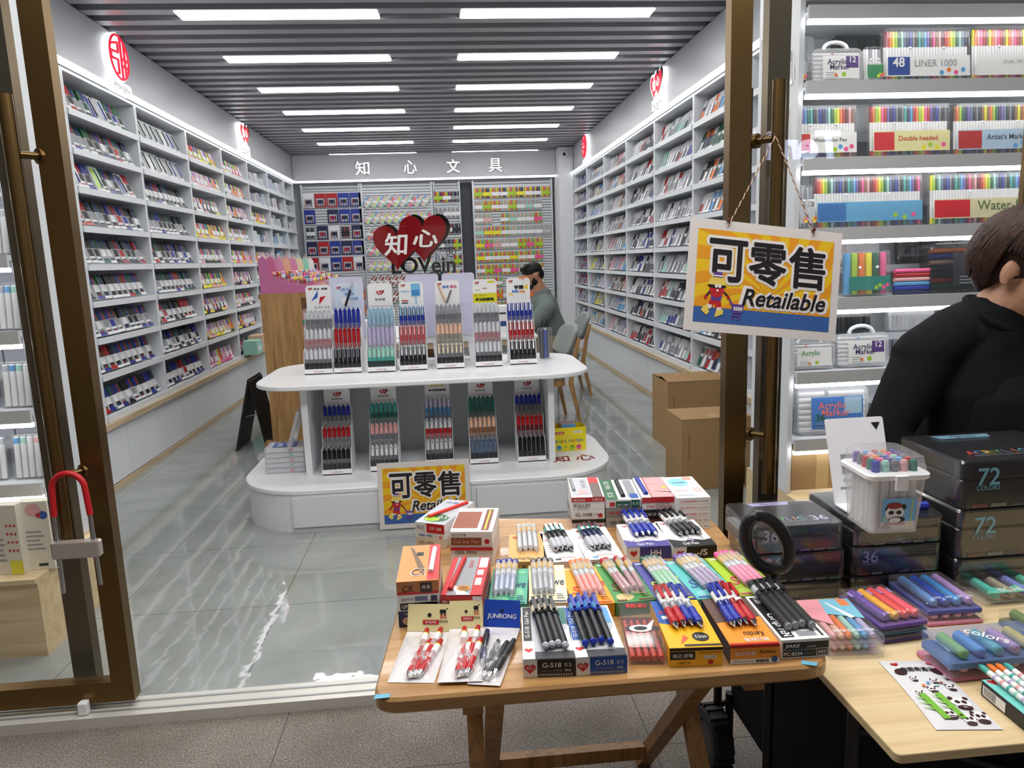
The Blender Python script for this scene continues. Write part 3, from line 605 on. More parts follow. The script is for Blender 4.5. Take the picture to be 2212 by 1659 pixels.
def header_art(b, F, w, h, art):
    """F: lower left of the header card, w by h"""
    if art == 'heart':
        heart_logo(b, F @ T(w * .5, h * .62, 0), w * .3, lred, lwhite, BLACK); b.text(F, '知心好文具', w * .5, h * .33, w * .4, h * .1, BLACK, .0012, .02); b.rect(F, w * .04, h * .04, w * .96, h * .055, lred)
        return
    heart_logo(b, F @ T(w * .17, h * .88, 0), w * .17, lred, lwhite, BLACK)
    if art == 'planes':
        b.text(F, '考试  刷题', w * .6, h * .87, w * .56, h * .09, BLACK, .0012, .03); b.poly(F, [(w * .2, h * .36), (w * .46, h * .5), (w * .5, h * .82)], mat((30, 90, 180), .4)); b.poly(F, [(w * .5, h * .18), (w * .8, h * .56), (w * .56, h * .52)], lred, .0008)
        b.text(F, 'K-33  0.5', w * .62, h * .08, w * .6, h * .08, BLACK, .0012)
    elif art == 'bigpen':
        b.rect(F, 0, 0, w, h, mat((208, 222, 240), .5), .0004); b.disc(F, w * .45, h * .28, w * .19, lwhite, .0008)
        for i, r_ in enumerate(('速干', '顺滑', '大容量')): b.text(F, r_, w * (.45 + .15 * i), h * (.8 - .2 * i), w * .4, h * .14, mat((126, 170, 222), .5), .0012, .03)
        b.cyl((w * .42, h * .1, .008), (w * .66, h * .78, .008), .0075, None, BLACK, 8, F); b.cyl((w * .66, h * .78, .008), (w * .78, h * 1.12, .008), .0065, None, C('silver', .2), 8, F)
    elif art == 'phone':
        b.poly(F, [(w * .5, h * .4), (w * .88, h * .4), (w * .88, h * .95), (w * .5, h * .95)], mat((120, 190, 230), .4)); b.rect(F, w * .53, h * .43, w * .85, h * .68, mat((70, 140, 210), .4), .0009); b.rect(F, w * .66, h * .06, w * .72, h * .4, mat((150, 200, 230), .4))
        b.text(F, '冰爽系列', w * .25, h * .62, w * .36, h * .1, mat((90, 150, 210), .5), .0012); b.rect(F, w * .1, h * .2, w * .36, h * .25, lred); b.rect(F, w * .1, h * .1, w * .36, h * .15, BLACK)
    elif art == 'pens':
        b.text(F, '静音', w * .45, h * .76, w * .26, h * .13, mat((90, 120, 200), .5), .0012, .03); b.text(F, '按动', w * .76, h * .76, w * .28, h * .14, mat((206, 50, 110), .5), .0012, .03)
        b.cyl((w * .42, h * .1, .006), (w * .14, h * .85, .006), .006, None, C('peach'), 8, F); b.cyl((w * .46, h * .08, .006), (w * .66, h * .62, .006), .006, None, C('smoke'), 8, F)
    elif art == 'yellow':
        b.rect(F, 0, 0, w, h * .42, mat((226, 220, 40), .5)); b.text(F, '考试刷题笔', w * .48, h * .15, w * .78, h * .14, BLACK, .0012, .04); b.text(F, 'K-511', w * .3, h * .33, w * .44, h * .08, BLACK, .0012)
        b.rect(F, w * .62, h * .86, w * .92, h * .95, mat((226, 220, 40), .5)); b.rect(F, w * .1, h * .55, w * .3, h * .58, C('lime')); b.rect(F, w * .4, h * .62, w * .6, h * .65, lred)
    elif art == 'up':
        b.text(F, '学霸', w * .52, h * .62, w * .4, h * .18, BLACK, .0014, .04); b.text(F, '刷题', w * .36, h * .44, w * .28, h * .12, mat((60, 120, 210), .5), .0014, .03); b.text(F, '神器', w * .66, h * .42, w * .26, h * .12, mat((240, 150, 40), .5), .0014, .03)
        b.poly(F, [(w * .08, h * .42), (w * .32, h * .26), (w * .14, h * .28)], mat((240, 200, 40), .5)); b.poly(F, [(w * .7, h * .62), (w * .92, h * .74), (w * .9, h * .5)], mat((240, 200, 40), .5)); b.text(F, 'up+', w * .76, h * 1.03, w * .46, h * .17, mat((238, 128, 30), .5), .0025, .01, .1, .003)
    elif art == 'cap':
        b.text(F, 'Perd', w * .5, h * .74, w * .5, h * .2, mat((220, 210, 40), .5), .0014, .03); b.text(F, '考试刷题笔', w * .5, h * .42, w * .72, h * .13, BLACK, .0014, .04)
SW, SD = .172, .20
def pen_stand(px, py, z, art, tiers, label, n, shelf, hz=.555, rot=0):
    p = onz(px, py, z); X = T(p.x, p.y, z + .0006) @ RZ(rot)
    t = thing('pen_display_stand', label, 'pen display', X, f'pen display stands on the {shelf} of the island'); h2 = SW / 2
    b = MB(); b.box(-h2, 0, 0, h2, SD, .006, lwhite); b.box(-h2, 0, 0, h2, .002, .034, lwhite); F = frame((0, -.0002, .017), (1, 0, 0), (0, 0, 1)); b.text(F, 'LOVEIN', -.012, 0, .04, .008, lred, .0008); b.text(F, 'PEN', .022, 0, .018, .008, BLACK, .0008); b.build('base', t)
    b = MB(); b.box(-h2 + .002, .003, .034, h2 - .002, .005, .072, clear((30, 30, 34), .5, .1)); b.build('lower_tray_front', t)
    for x in (-h2 - .002, h2):
        b = MB(); pts = [(0, 0), (SD, 0), (SD, .38), (.15, .37), (.146, .29), (.085, .275), (.082, .165), (.025, .15), (.0, .08)]; b.prism(pts, 0, .002, lwhite, frame((x, 0, .0), (0, 1, 0), (0, 0, 1))); b.build('side_panel', t)
    b = MB(); y = SD - .004; h3 = h2 * .92; b.prism([(-h2, .0), (h2, .0), (h2, .38), (h3, .39), (h3, hz - .015), (h3 - .015, hz), (-h3 + .015, hz), (-h3, hz - .015), (-h3, .39), (-h2, .38)], 0, .003, lwhite, frame((0, SD + .003, .0), (1, 0, 0), (0, 0, 1))); o = b.build('back_card', t)
    b = MB(); header_art(b, frame((-h2 * .92, SD - .0006, .40), (1, 0, 0), (0, 0, 1)), SW * .92, hz - .405, art); b.build('header_print', t)
    for i in range(3):
        zt = .014 + .122 * (2 - i); yt = .018 + .06 * (2 - i)
        b = MB(); b.box(-h2 + .001, yt - .012, zt + .0, h2 - .001, yt - .010, zt + .05, PLASTIC); b.box(-h2 + .001, yt - .012, zt - .004, h2 - .001, yt + .018, zt - .001, PLASTIC); b.build('tier_holder', t)
        up, low, clip = tiers[i]; nm = ['top', 'middle', 'bottom'][i]
        for k in range(6):
            o = put(isl_pen(up, low, clip), 'pen', None, X @ T(-h2 + .016 + k * .028, yt + .002, zt + .0002) @ RX(-.07))
            tag(o, f'one of six {WORD.get(up, up)} pens, {nm} tier, {n} display on the {shelf}', 'pen', f'six pens in the {nm} tier, {n} display on the {shelf}')
    return X
WORD = {'clear': 'clear', 'pinkink': 'pinkish', 'dblue': 'blue', 'dteal': 'dark green', 'lightblue': 'light blue', 'rosered': 'rose red', 'slate': 'slate blue', 'steelblue': 'grey blue', 'smoke': 'smoky grey'}
UP = [((689, 809), 'planes', [('clear', 'smoke', 'clear'), ('clear', 'pinkink', 'clear'), ('clear', 'smoke', 'clear')], 'pen display with blue and red paper plane header, leftmost upstairs', 'first'),
      ((752, 806), 'bigpen', [('dblue', 'dblue', 'dblue'), ('red', 'red', 'red'), ('black', 'black', 'smoke')], 'pen display with large black pen on pale blue header', 'second'),
      ((825, 804), 'heart', [('lightblue', 'lightblue', 'lightblue'), ('lilac', 'lilac', 'lilac'), ('mint', 'teal', 'mint')], 'pen display of pale pastel pens under a small heart logo', 'third'),
      ((894, 800), 'phone', [('slate', 'dblue', 'lightblue'), ('rosered', 'rosered', 'rose'), ('smoke', 'black', 'clear')], 'pen display with sky blue popsicle header', 'fourth'),
      ((974, 796), 'pens', [('grey', 'smoke', 'grey'), ('peach', 'taupe', 'peach'), ('taupe', 'smoke', 'cream')], 'pen display with two crossed pens on header, cream pens below', 'fifth'),
      ((1057, 792), 'yellow', [('clear', 'smoke', 'clear'), ('clear', 'pinkink', 'clear'), ('clear', 'smoke', 'clear')], 'pen display with yellow banner on its header', 'sixth'),
      ((1131, 787), 'up', [('dblue', 'dblue', 'white'), ('red', 'red', 'white'), ('black', 'black', 'white')], 'pen display with orange lettering on top, rightmost upstairs', 'seventh')]
for (p, art, tiers, lab, n) in UP: pen_stand(p[0], p[1], TZ, art, tiers, lab, n, 'upper shelf')
LOW = [((729, 1026), 'heart', [('dblue', 'smoke', 'dblue'), ('red', 'smoke', 'red'), ('black', 'smoke', 'black')], 'lower shelf pen display of blue, red and black pens, leftmost', 'first'),
       ((832, 1018), 'heart', [('teal', 'dteal', 'teal'), ('rose', 'smoke', 'rose'), ('clear', 'smoke', 'white')], 'lower shelf pen display of teal, pink and white pens', 'second'),
       ((951, 1004), 'cap', [('lilac', 'sky', 'clear'), ('clear', 'red', 'clear'), ('clear', 'smoke', 'clear')], 'lower shelf pen display with yellow header lettering', 'third'),
       ((1047, 1002), 'heart', [('dteal', 'dteal', 'dteal'), ('peach', 'brown', 'peach'), ('steelblue', 'steelblue', 'steelblue')], 'lower shelf pen display of green, peach and grey blue pens', 'fourth'),
       ((1150, 997), 'heart', [('dblue', 'smoke', 'dblue'), ('red', 'maroon', 'red'), ('black', 'black', 'black')], 'lower shelf pen display of blue, red and black pens, rightmost', 'fifth')]
for (p, art, tiers, lab, n) in LOW: pen_stand(p[0], p[1], IZ, art, tiers, lab, n, 'lower shelf', .50)
lil = mat((206, 206, 228), .4)
for px, nm in ((772, 'second and third'), (922, 'fourth and fifth'), (997, 'fifth and sixth')):
    p = onz(px, 778, TZ); t = thing('rear_display_stand', f'white backed pen display turned away, seen between the {nm} front displays', 'pen display', T(p.x, min(p.y - .02, 4.95), TZ + .0006), 'turned away displays on the island')
    b = MB(); b.prism(rrect(-.11, .18, .11, .60, .02, 4), 0, .004, lil, frame((0, 0, 0), (1, 0, 0), (0, 0, 1))); b.build('back_card', t)
    b = MB(); b.prism([(-.12, 0), (-.06, 0), (-.05, .15), (.05, .15), (.06, 0), (.12, 0), (.115, .30), (-.115, .30)], 0, .16, lwhite, frame((0, .17, 0), (1, 0, 0), (0, 0, 1))); b.build('stepped_body', t)
p = onz(1180, 776, TZ); t = thing('pen_tub', 'clear tub of black and blue pens with a black carry loop', 'pen tub', T(p.x, p.y + .05, TZ + .0006))
b = MB(); b.lathe([(.05, 0), (.052, .003), (.052, .20), (.046, .21), (.0, .212)], PLASTIC, None, 20); b.build('tub', t)
b = MB(); A = [(-.02, 0, .213), (-.018, 0, .25), (-.004, 0, .275), (.006, 0, .275), (.02, 0, .25), (.022, 0, .213)]; b.tube(A, .006, BLACK, 8); b.build('carry_loop', t)
for k in range(12):
    a = k * 2.4; r = .012 + .026 * ((k * 37 % 10) / 10); o = MB(); q = (r * math.cos(a), r * math.sin(a)); o.cyl((q[0], q[1], .004), (q[0] * 1.1, q[1] * 1.1, .196), .006, None, [BLACK, C('smoke'), mat((60, 90, 190), .4), BLACK][k % 4], 7)
    o = o.build('pen', None, T(p.x, p.y + .05, TZ + .001)); tag(o, 'slim dark pen standing in the clear tub on the island', 'pen', 'pens standing in the clear tub')
# ---------------------------------------------------------------- on the island base
for i in range(5):
    p = onz(626, 1022, IZ); t = thing('clear_pen_case', ['lowest', 'second lowest', 'middle', 'second highest', 'topmost'][i] + ' clear pen case stacked on the left end of the island', 'pen case', T(p.x - .02, p.y + .09, IZ + .0008 + i * .032), 'clear cases stacked on the island end')
    b = MB(); b.prism(rrect(-.125, -.09, .125, .09, .012, 3), 0, .0315, clear((236, 238, 244), .35, .1), None, .003); b.build('case', t)
    b = MB(); b.box(-.11, -.078, .003, .11, .078, .028, mat((226, 228, 234), .6)); b.box(.02, -.0785, .008, .05, -.078, .024, [mat((236, 100, 110), .5), mat((120, 190, 170), .5)][i % 2]); b.build('insert', t)
    if i == 4: F = T(0, 0, .0322); b = MB(); b.rect(F, -.08, -.06, .06, .06, mat((70, 110, 190), .5)); [b.disc(F, rnd.uniform(-.07, .05), rnd.uniform(-.05, .05), .012, WHITE, .0009) for _ in range(10)]; b.build('label_sheet', t)
p = onz(645, 985, IZ); t = thing('dotted_pen_case', 'clear case of coloured dots leaning on the island side panel', 'pen case', T(-1.0, 4.44, IZ + .165) @ RY(.32))
b = MB(); b.prism(rrect(-.011, -.09, .011, .09, .008, 3), 0, .24, clear((215, 220, 230), .45, .1), None, .003); b.build('case', t)
b = MB()
for k in range(26): b.ball((-.012, rnd.uniform(-.08, .08), rnd.uniform(.02, .22)), .008, C(pick('blue', 'navy', 'pink', 'yellow', 'red', 'purple', 'sky')), 8, None, (.4, 1, 1))
b.build('beads', t)
p = onz(1195, 976, IZ); q = onz(1266, 971, IZ); w = (q - p).length; X = frame((p.x, p.y, IZ + .001), (q.x - p.x, q.y - p.y, 0), (0, 1, 0))
t = thing('highlighter_box', 'open yellow highlighter carton on the right end of the island', 'carton', X)
yl = mat((240, 222, 30), .5); hh = .155; dd = .13
b = MB()
for bx in ((0, 0, 0, w, .002, hh), (0, dd, 0, w, dd + .002, hh), (0, .002, 0, .002, dd, hh), (w - .002, .002, 0, w, dd, hh), (.002, .002, 0, w - .002, dd, .003)): b.box(*bx, yl)
b.build('carton', t)
F = frame((0, -.0003, 0), (1, 0, 0), (0, 0, 1)); b = MB(); b.rect(F, w * .05, hh * .72, w * .34, hh * .83, lred); b.text(F, 'YOUMEI', w * .195, hh * .775, w * .22, hh * .06, lwhite, .0012); b.rect(F, w * .62, hh * .75, w * .88, hh * .84, lwhite); b.text(F, 'YM-9013', w * .75, hh * .795, w * .2, hh * .05, BLACK, .0012)
b.text(F, 'Lingering', w * .42, hh * .60, w * .3, hh * .08, mat((230, 190, 180), .5), .0012, 0, .2)
for i, ch in enumerate('HIGHLIGHTER'): b.text(F, ch, w * (.07 + .082 * i), hh * .42, None, hh * .13, [mat((40, 90, 170), .5), mat((40, 90, 170), .5), mat((60, 150, 80), .5), mat((230, 120, 30), .5)][i % 4], .0012, .02)
for i, cc in enumerate(('sky', 'yellow', 'lime', 'pink')): b.disc(F, w * (.18 + .2 * i), hh * .15, hh * .11, C(cc), .0012); b.disc(F, w * (.165 + .2 * i), hh * .18, hh * .02, BLACK, .0018); b.disc(F, w * (.2 + .2 * i), hh * .18, hh * .02, BLACK, .0018)
b.build('front_print', t)
for k in range(6):
    o = MB(); o.box(-.045, -.004, 0, .045, .004, .17, [C('sky', .2), C('silver', .15), C('orange', .3)][k % 3]); o = o.build('pen_pouch', None, X @ T(w * .5, .014 + k * .021, .004)); tag(o, f'glossy pen pouch {ORD[k]} from the front in the yellow carton', 'pen pouch', 'pen pouches in the yellow carton')
t = thing('red_lettering', 'red script characters lying on the white island base', 'lettering', T(*onz(1237, 990, IZ)) @ RZ(.06)); dr_ = mat((140, 26, 34), .5)
for ch, x in (('知', -.075), ('心', .075)): b = MB(); b.text(T(x, 0, .0006), ch, 0, 0, .12, .13, dr_, 0, .01, .15, .002); b.build('character', t)
# ================================================================ retail notice signs
def notice(nm, label, X, w, h, cat='sign'):
    """X: lower left corner, x along the width, y up the face, z toward the viewer"""
    t = thing(nm, label, cat, X)
    board = mat((214, 208, 206), .55); b = MB(); b.prism([(0, 0), (w, 0), (w, h), (0, h)], -.005, 0, board); b.build('board', t)
    F = T(); m = .052 * w; x0, y0, x1, y1 = m, m * 1.05, w - m, h - m * 1.15; yel, ora, blu = mat((226, 184, 24), .5), mat((222, 148, 26), .5), mat((52, 92, 158), .5); b = MB(); yb = y0 + (y1 - y0) * .165
    b.rect(F, x0, yb, x1, y1, yel, .0006); b.rect(F, x0, y0, x1, yb, blu, .0006)
    cx, cy = w * .52, h * .36
    for k in range(18):
        a0 = 2 * PI * k / 18; pts = []
        def ptq(r, a): return (min(max(cx + r * math.cos(a), x0), x1), min(max(cy + r * math.sin(a), yb), y1))
        for i in range(13): r = w * .62 * i / 12; pts.append(ptq(r, a0 + i * .05))
        for i in range(12, -1, -1): r = w * .62 * i / 12; pts.append(ptq(r, a0 + .17 + i * .05))
        for i in range(12): b.add([(pts[j][0], pts[j][1], .0009) for j in (i, i + 1, 24 - i, 25 - i)], [(0, 1, 2, 3)], ora, F)
    b.build('printed_ground', t)
    wt, bk = mat((226, 220, 218), .5), mat((22, 18, 22), .5)
    b = MB()
    for i, ch in enumerate('可零售'):
        cx = w * (.25 + .262 * i); cy = h * (.645); b.text(F, ch, cx, cy, w * .285, h * .435, wt, .0011 + .00001 * i, .075); b.text(F, ch, cx, cy, w * .250, h * .385, bk, .0022, .024)
    b.text(F, 'Retailable', w * .635, h * .335, w * .60, h * .205, wt, .00112, .075, .25); b.text(F, 'Retailable', w * .635, h * .335, w * .555, h * .155, bk, .0024, .022, .25)
    b.build('lettering', t)
    # the small walking figure with a hat and its trolley
    b = MB(); f0 = lambda pts, m, l: b.poly(F, [(x0 + (x1 - x0) * u, y0 + (y1 - y0) * v) for u, v in pts], m, l); el = lambda u, v, ru, rv, m, l: b.disc(F, x0 + (x1 - x0) * u, y0 + (y1 - y0) * v, (x1 - x0) * ru, m, l, (y1 - y0) * rv, 18)
    pur, redm, cream = mat((88, 62, 140), .5), mat((186, 30, 36), .5), mat((226, 200, 90), .5)
    f0([(.12, .28), (.17, .28), (.13, .16), (.09, .14)], redm, .0012); f0([(.135, .28), (.185, .28), (.20, .16), (.155, .15)], redm, .0013)
    f0([(.115, .36), (.20, .36), (.19, .24), (.12, .24)], pur, .0015); el(.155, .36, .052, .085, redm, .0017); el(.155, .40, .066, .028, bk, .0019); f0([(.085, .41), (.225, .41), (.195, .52), (.12, .52)], cream, .0021); f0([(.12, .49), (.195, .49), (.185, .55), (.13, .55)], pur, .0023); f0([(.118, .50), (.197, .50), (.195, .515), (.12, .515)], wt, .0025)
    el(.15, .40, .012, .022, wt, .0023); el(.175, .40, .012, .022, wt, .0023); el(.16, .35, .008, .014, wt, .0023)
    f0([(.085, .27), (.115, .33), (.105, .35), (.075, .28)], bk, .0014); f0([(.205, .33), (.24, .28), (.245, .30), (.21, .35)], bk, .0014); el(.078, .27, .012, .02, redm, .0016); el(.242, .285, .012, .02, redm, .0016)
    f0([(.05, .13), (.09, .08), (.11, .11), (.10, .18), (.07, .18)], cream, .0016); f0([(.15, .06), (.21, .10), (.21, .15), (.16, .14)], cream, .0016); f0([(.09, .15), (.12, .15), (.13, .19), (.09, .2)], wt, .0014); f0([(.16, .13), (.19, .13), (.2, .17), (.165, .17)], wt, .0014)
    f0([(.245, .27), (.255, .28), (.275, .22), (.265, .2)], pur, .0014); f0([(.265, .22), (.36, .22), (.345, .12), (.28, .12)], pur, .0014); f0([(.27, .085), (.335, .085), (.33, .105), (.275, .105)], pur, .0014); el(.285, .065, .009, .016, pur, .0014); el(.325, .065, .009, .016, pur, .0014)
    for k in range(5): b.rect(F, x0 + (x1 - x0) * (.285 + .013 * k), y0 + (y1 - y0) * .15, x0 + (x1 - x0) * (.294 + .013 * k), y0 + (y1 - y0) * .19, wt, .002)
    b.build('walking_figure', t); return t
a = onz(822, 1143, 0.004); c_ = onz(1019, 1131, 0.004); w = (c_ - a).length; hgt = w * .73
notice('retail_notice', 'yellow retail notice board propped on the floor against the white island', frame((a.x, a.y - .015, .006), (1, (c_.y - a.y) / w, 0), (0, .10, 1)), w, hgt)
A_, B_, D_ = fwd(1477, 712, 2.19), fwd(1804, 738, 2.285), fwd(1505, 470, 2.19)
w = (B_ - A_).length; h = (D_ - A_).length; X = frame(A_, B_ - A_, D_ - A_)
sg = notice('hanging_notice', 'yellow retail notice hanging on strings from the right door pull bar', X, w, h)
i3 = X.inverted(); b = MB(); rope = mat((96, 40, 38), .8); rope2 = mat((196, 180, 150), .8); top = i3 @ Vector((1.075, 2.345, 1.862))
for sx in (.235, .80):
    A = Vector((w * sx, h * .955, .004))
    for ph, m in ((0, rope), (PI, rope2)):
        pts = []
        for i in range(60): t_ = i / 59; P = A.lerp(top, t_); pts.append((P.x + .0014 * math.cos(i * 1.3 + ph), P.y, P.z + .0014 * math.sin(i * 1.3 + ph) + .004 * math.sin(PI * t_)))
        b.tube(pts, .0014, m, 5)
    b.ball((w * sx, h * 1.005, .004), .006, rope, 8)
b.tube([(top.x + .029 * math.cos(k), top.y + .004 * k % .01, top.z - .03 + .03 * math.sin(k)) for k in range(8)], .0015, rope, 5)
b.build('string', sg)
# ================================================================ shop interior: cabinet, logo, desk, chairs, cartons
t = thing('wooden_shelf_cabinet', 'oak veneer shelf cabinet with an end panel facing the door', 'cabinet', T(0, 0, 0)); X0, X1, Y0, Y1 = -1.475, -1.165, 5.92, 8.3
b = MB(); b.box(X0, Y0, .0, X1, Y0 + .03, 1.295, OAK); b.build('end_panel', t)
b = MB(); b.box(X0, Y1 - .03, .0, X1, Y1, 1.295, OAK); b.build('end_panel', t)
b = MB(); b.box(X0 - .02, Y0 + .031, 1.255, X1 + .04, Y1 - .031, 1.293, OAK); b.build('top', t)
b = MB(); b.box(X0 - .08, Y0 + .04, 0, X1 + .02, Y0 + .14, .08, OAK); b.build('foot', t)
for z in (.28, .62, .94): b = MB(); b.box(X0, Y0 + .031, z, X1, Y1 - .031, z + .02, OAK); b.build('shelf', t)
b = MB(); b.box(X0, Y0 + .031, .08, X0 + .012, Y1 - .031, 1.25, OAK); b.build('back_panel', t)
for r, z in enumerate((.30, .64, .96)):
    for k in range(7):
        me = MB(); 
        for q in range(4): me.box(-.03, -.05, q * .045, .03, .05, q * .045 + .044, C(pick('mint', 'rose', 'peach', 'cream', 'teal', 'lime')))
        o = me.build('notebook_stack', None, T(X1 - .09, Y0 + .12 + k * .15, z + .001) @ RX(-.0)); tag(o, f'pastel card stack {ORD[k]} along the {["lowest", "middle", "top"][r]} shelf of the oak cabinet', 'card stack', 'pastel card stacks in the oak cabinet')
pk = mat((196, 112, 158), .5); pk2 = mat((214, 150, 184), .5)
def pencil_display(y, m, i, w=.30):
    t = thing('novelty_pen_display', f'card tray of novelty pens with peaked back, {ORD[i]} along the oak cabinet', 'pen display', T(X0 + .02, y, 1.2945), 'novelty pen trays on the oak cabinet')
    b = MB(); F = frame((0, .004, 0), (1, 0, 0), (0, 0, 1)); side = [(-.02, 0), (.36, 0), (.36, .05), (.18, .09), (.06, .15), (.05, .26), (.02, .30), (-.02, .27)]
    b.prism(side, 0, .003, m, F); b.prism(side, 0, .003, m, frame((0, .255, 0), (1, 0, 0), (0, 0, 1))); b.box(-.02, .005, 0, .36, .25, .004, m); b.box(.355, .005, .004, .36, .25, .05, m); b.build('tray', t)
    b = MB(); b.prism([(.004, .0), (.25, .0), (.25, .2), (.20, .31), (.17, .22), (.125, .33), (.08, .22), (.05, .31), (.004, .2)], 0, .003, m if i % 2 else C('peach'), frame((-.012, .0, .004), (0, 1, 0), (0, 0, 1))); b.build('peaked_back', t)
    if i == 0:
        b = MB(); b.disc(F, .09, .055, .036, C('cream'), .001); b.disc(F, .085, .075, .038, BLACK, .0016, .026)
        for q in range(7): b.disc(F, .02 + .05 * q, .03 + .02 * (q % 3), .006, WHITE, .001)
        b.build('side_print', t)
    for r in range(4):
        for k in range(6):
            o = MB(); c1, c2 = C(pick('pink', 'rose', 'cream', 'white', 'lilac')), C(pick('white', 'rose', 'brown', 'sky', 'yellow', 'lilac', 'pink', 'red')); hh = .075 + .022 * (3 - r)
            o.lathe([(.004, 0), (.004, hh)], c1, None, 6); o.ball((0, 0, hh + .008), .017, c2, 8); o.ball((.009, -.008, hh + .02), .007, c2, 6); o.ball((-.009, -.008, hh + .02), .007, c2, 6)
            o = o.build('novelty_pen', None, T(X0 + .02 + .09 + r * .07, y + .035 + k * .038, 1.2995)); tag(o, f'novelty pen with a round topper, {ORD[k]} in row {r + 1}, {ORD[i]} card tray', 'pen', f'novelty pens in the card trays')
for i in range(7): pencil_display(5.955 + i * .30, [pk, pk2, C('peach', .6), pk2, C('cream', .6), C('mint', .6), C('white', .6)][i], i)
t = thing('folding_floor_board', 'black folding display board standing left of the oak cabinet', 'floor board', T(-1.66, 6.05, 0)); b = MB(); b.prism([(-.16, 0), (-.145, 0), (.0, .58), (-.01, .60)], 0, .42, BLACK, frame((0, 0, 0), (1, 0, 0), (0, 0, 1)) @ T(0, 0, -.42)); b.build('panel', t)
b = MB(); b.prism([(.09, 0), (.10, 0), (.003, .58), (-.005, .585)], 0, .42, BLACK, frame((0, 0, 0), (1, 0, 0), (0, 0, 1)) @ T(0, 0, -.42)); b.build('panel', t); b = MB(); b.cyl((-.09, .1, .27), (.05, .1, .30), .006, None, STEEL, 8); b.build('stay_bar', t)
for i, (cc, z0, w_) in enumerate((('mint', 0, .24), ('peach', 0, .20), ('lilac', 0, .22))):
    o = MB(); o.box(0, 0, 0, .16, w_, [.16, .20, .15][i], C(cc, .6)); F = frame((.1602, 0, 0), (0, 1, 0), (0, 0, 1)); o.rect(F, .03, .04, w_ - .03, .09, WHITE, .001)
    o = o.build('display_carton', None, T(-2.36 - .03, 8.62 + i * .27, .5062)); tag(o, ['pale green', 'peach', 'lilac'][i] + ' small carton standing on the left wooden ledge', 'carton', 'small cartons on the left wooden ledge')
# ---------------------------------------------------------------- desk
DY0, DY1, DX0, DX1 = 7.1, 8.9, -.75, .88
t = thing('service_desk', 'white and pale wood service desk behind the pen island', 'desk', T(0, 0, 0))
b = MB(); b.prism(rrect(DX0, DY0, DX1, DY1, .03, 4), .72, .75, MW, None, .004); b.build('top', t); b = MB(); b.box(DX0 + .02, DY0 + .02, .66, DX1 - .02, DY1 - .02, .719, LEDGE); b.build('apron', t)
for x in (DX0 + .02, DX1 - .08):
    for y in (DY0 + .02, DY1 - .08): b = MB(); b.box(x, y, 0, x + .06, y + .06, .659, LEDGE); b.build('leg', t)
t = thing('printer_carton', 'white printed carton standing on the service desk', 'carton', T(.42, 7.16, .7508)); b = MB(); b.box(0, 0, 0, .26, .2, .30, lwhite); b.build('carton', t); F = frame((0, -.0002, 0), (1, 0, 0), (0, 0, 1)); b = MB(); b.rect(F, .03, .10, .23, .15, mat((40, 70, 140), .5), .001); b.rect(F, .03, .22, .23, .235, BLACK, .001); b.build('print', t)
t = thing('flat_pouch_pile', 'small heap of clear pouches on the service desk', 'pouches', T(.55, 8.4, .7508)); b = MB(); b.prism(rrect(-.1, -.12, .1, .12, .03, 3), 0, .03, lwhite, None, .008); b.build('pouch', t); b = MB(); b.prism(rrect(-.08, -.1, .09, .08, .02, 3), .031, .05, clear((240, 240, 244), .5), RZ(.3), .006); b.build('pouch', t)
t = thing('desk_monitor', 'dark computer monitor on the service desk', 'monitor', T(-.02, 8.1, .7508)); b = MB(); b.box(-.20, 0, .36, .20, .02, .60, mat((30, 34, 48), .2)); b.build('screen', t); b = MB(); b.cyl((0, .01, .01), (0, .01, .36), .02, None, BLACK, 10); b.build('stem', t); b = MB(); b.box(-.1, -.08, 0, .1, .1, .012, BLACK); b.build('foot', t)
# ---------------------------------------------------------------- the big double heart logo standing on the desk
P = ony(868, 523, 7.3); t = thing('double_heart_logo', 'big glossy red double heart logo with black lettering beneath', 'logo sign', Matrix(((1, 0, 0, P.x), (0, 0, -1, 7.3), (0, 1, 0, P.z), (0, 0, 0, 1))) @ RY(-.05))
s = 7.3 / FPX * 1.02; gr, gk = mat((128, 12, 24), .12, 0, 0, .6), mat((16, 16, 18), .12, 0, 0, .6)
hA, hB = heart(-11 * s, -4 * s, 96 * s), heart(44 * s, 11 * s, 98 * s)
hA = [(x, y * 1.08) for x, y in hA]; hB = [(x, y * 1.10) for x, y in hB]
b = MB(); b.prism([(x + 7 * s, y + 3 * s) for x, y in hA], -.10, -.004, gk, None, .004); b.prism([(x + 8 * s, y + 3 * s) for x, y in hB], -.11, -.006, gk, None, .004); b.build('black_body', t)
b = MB(); b.prism(hB, -.006, .006, gr, None, .002); b.prism(hA, -.003, .012, gr, None, .002); b.build('red_hearts', t)
b = MB(); lw = mat((240, 238, 236), .3); b.text(T(), '知', -12 * s, -4 * s, 50 * s, 46 * s, lw, .0125, .02, .1, .002); b.text(T(), '心', 48 * s, 6 * s, 52 * s, 36 * s, lw, .0125, .02, .1, .002); b.build('characters', t)
b = MB(); b.text(T(), 'LOVein', 42 * s, -48 * s, 132 * s, 33 * s, gk, -.03, .02, 0, .03); b.text(T(), '®', 100 * s, -24 * s, 21 * s, 21 * s, gk, -.03, .0, 0, .01); b.build('lettering', t)
b = MB(); pl = clear((230, 236, 240), .05, .02, .6)
for x in (-10 * s, 60 * s): b.box(x, -(P.z - .7508), -.05, x + .02, -60 * s, -.044, pl)
b.box(-30 * s, -(P.z - .7508), -.12, 90 * s, -(P.z - .7508) + .006, .05, pl); b.build('clear_stand', t)
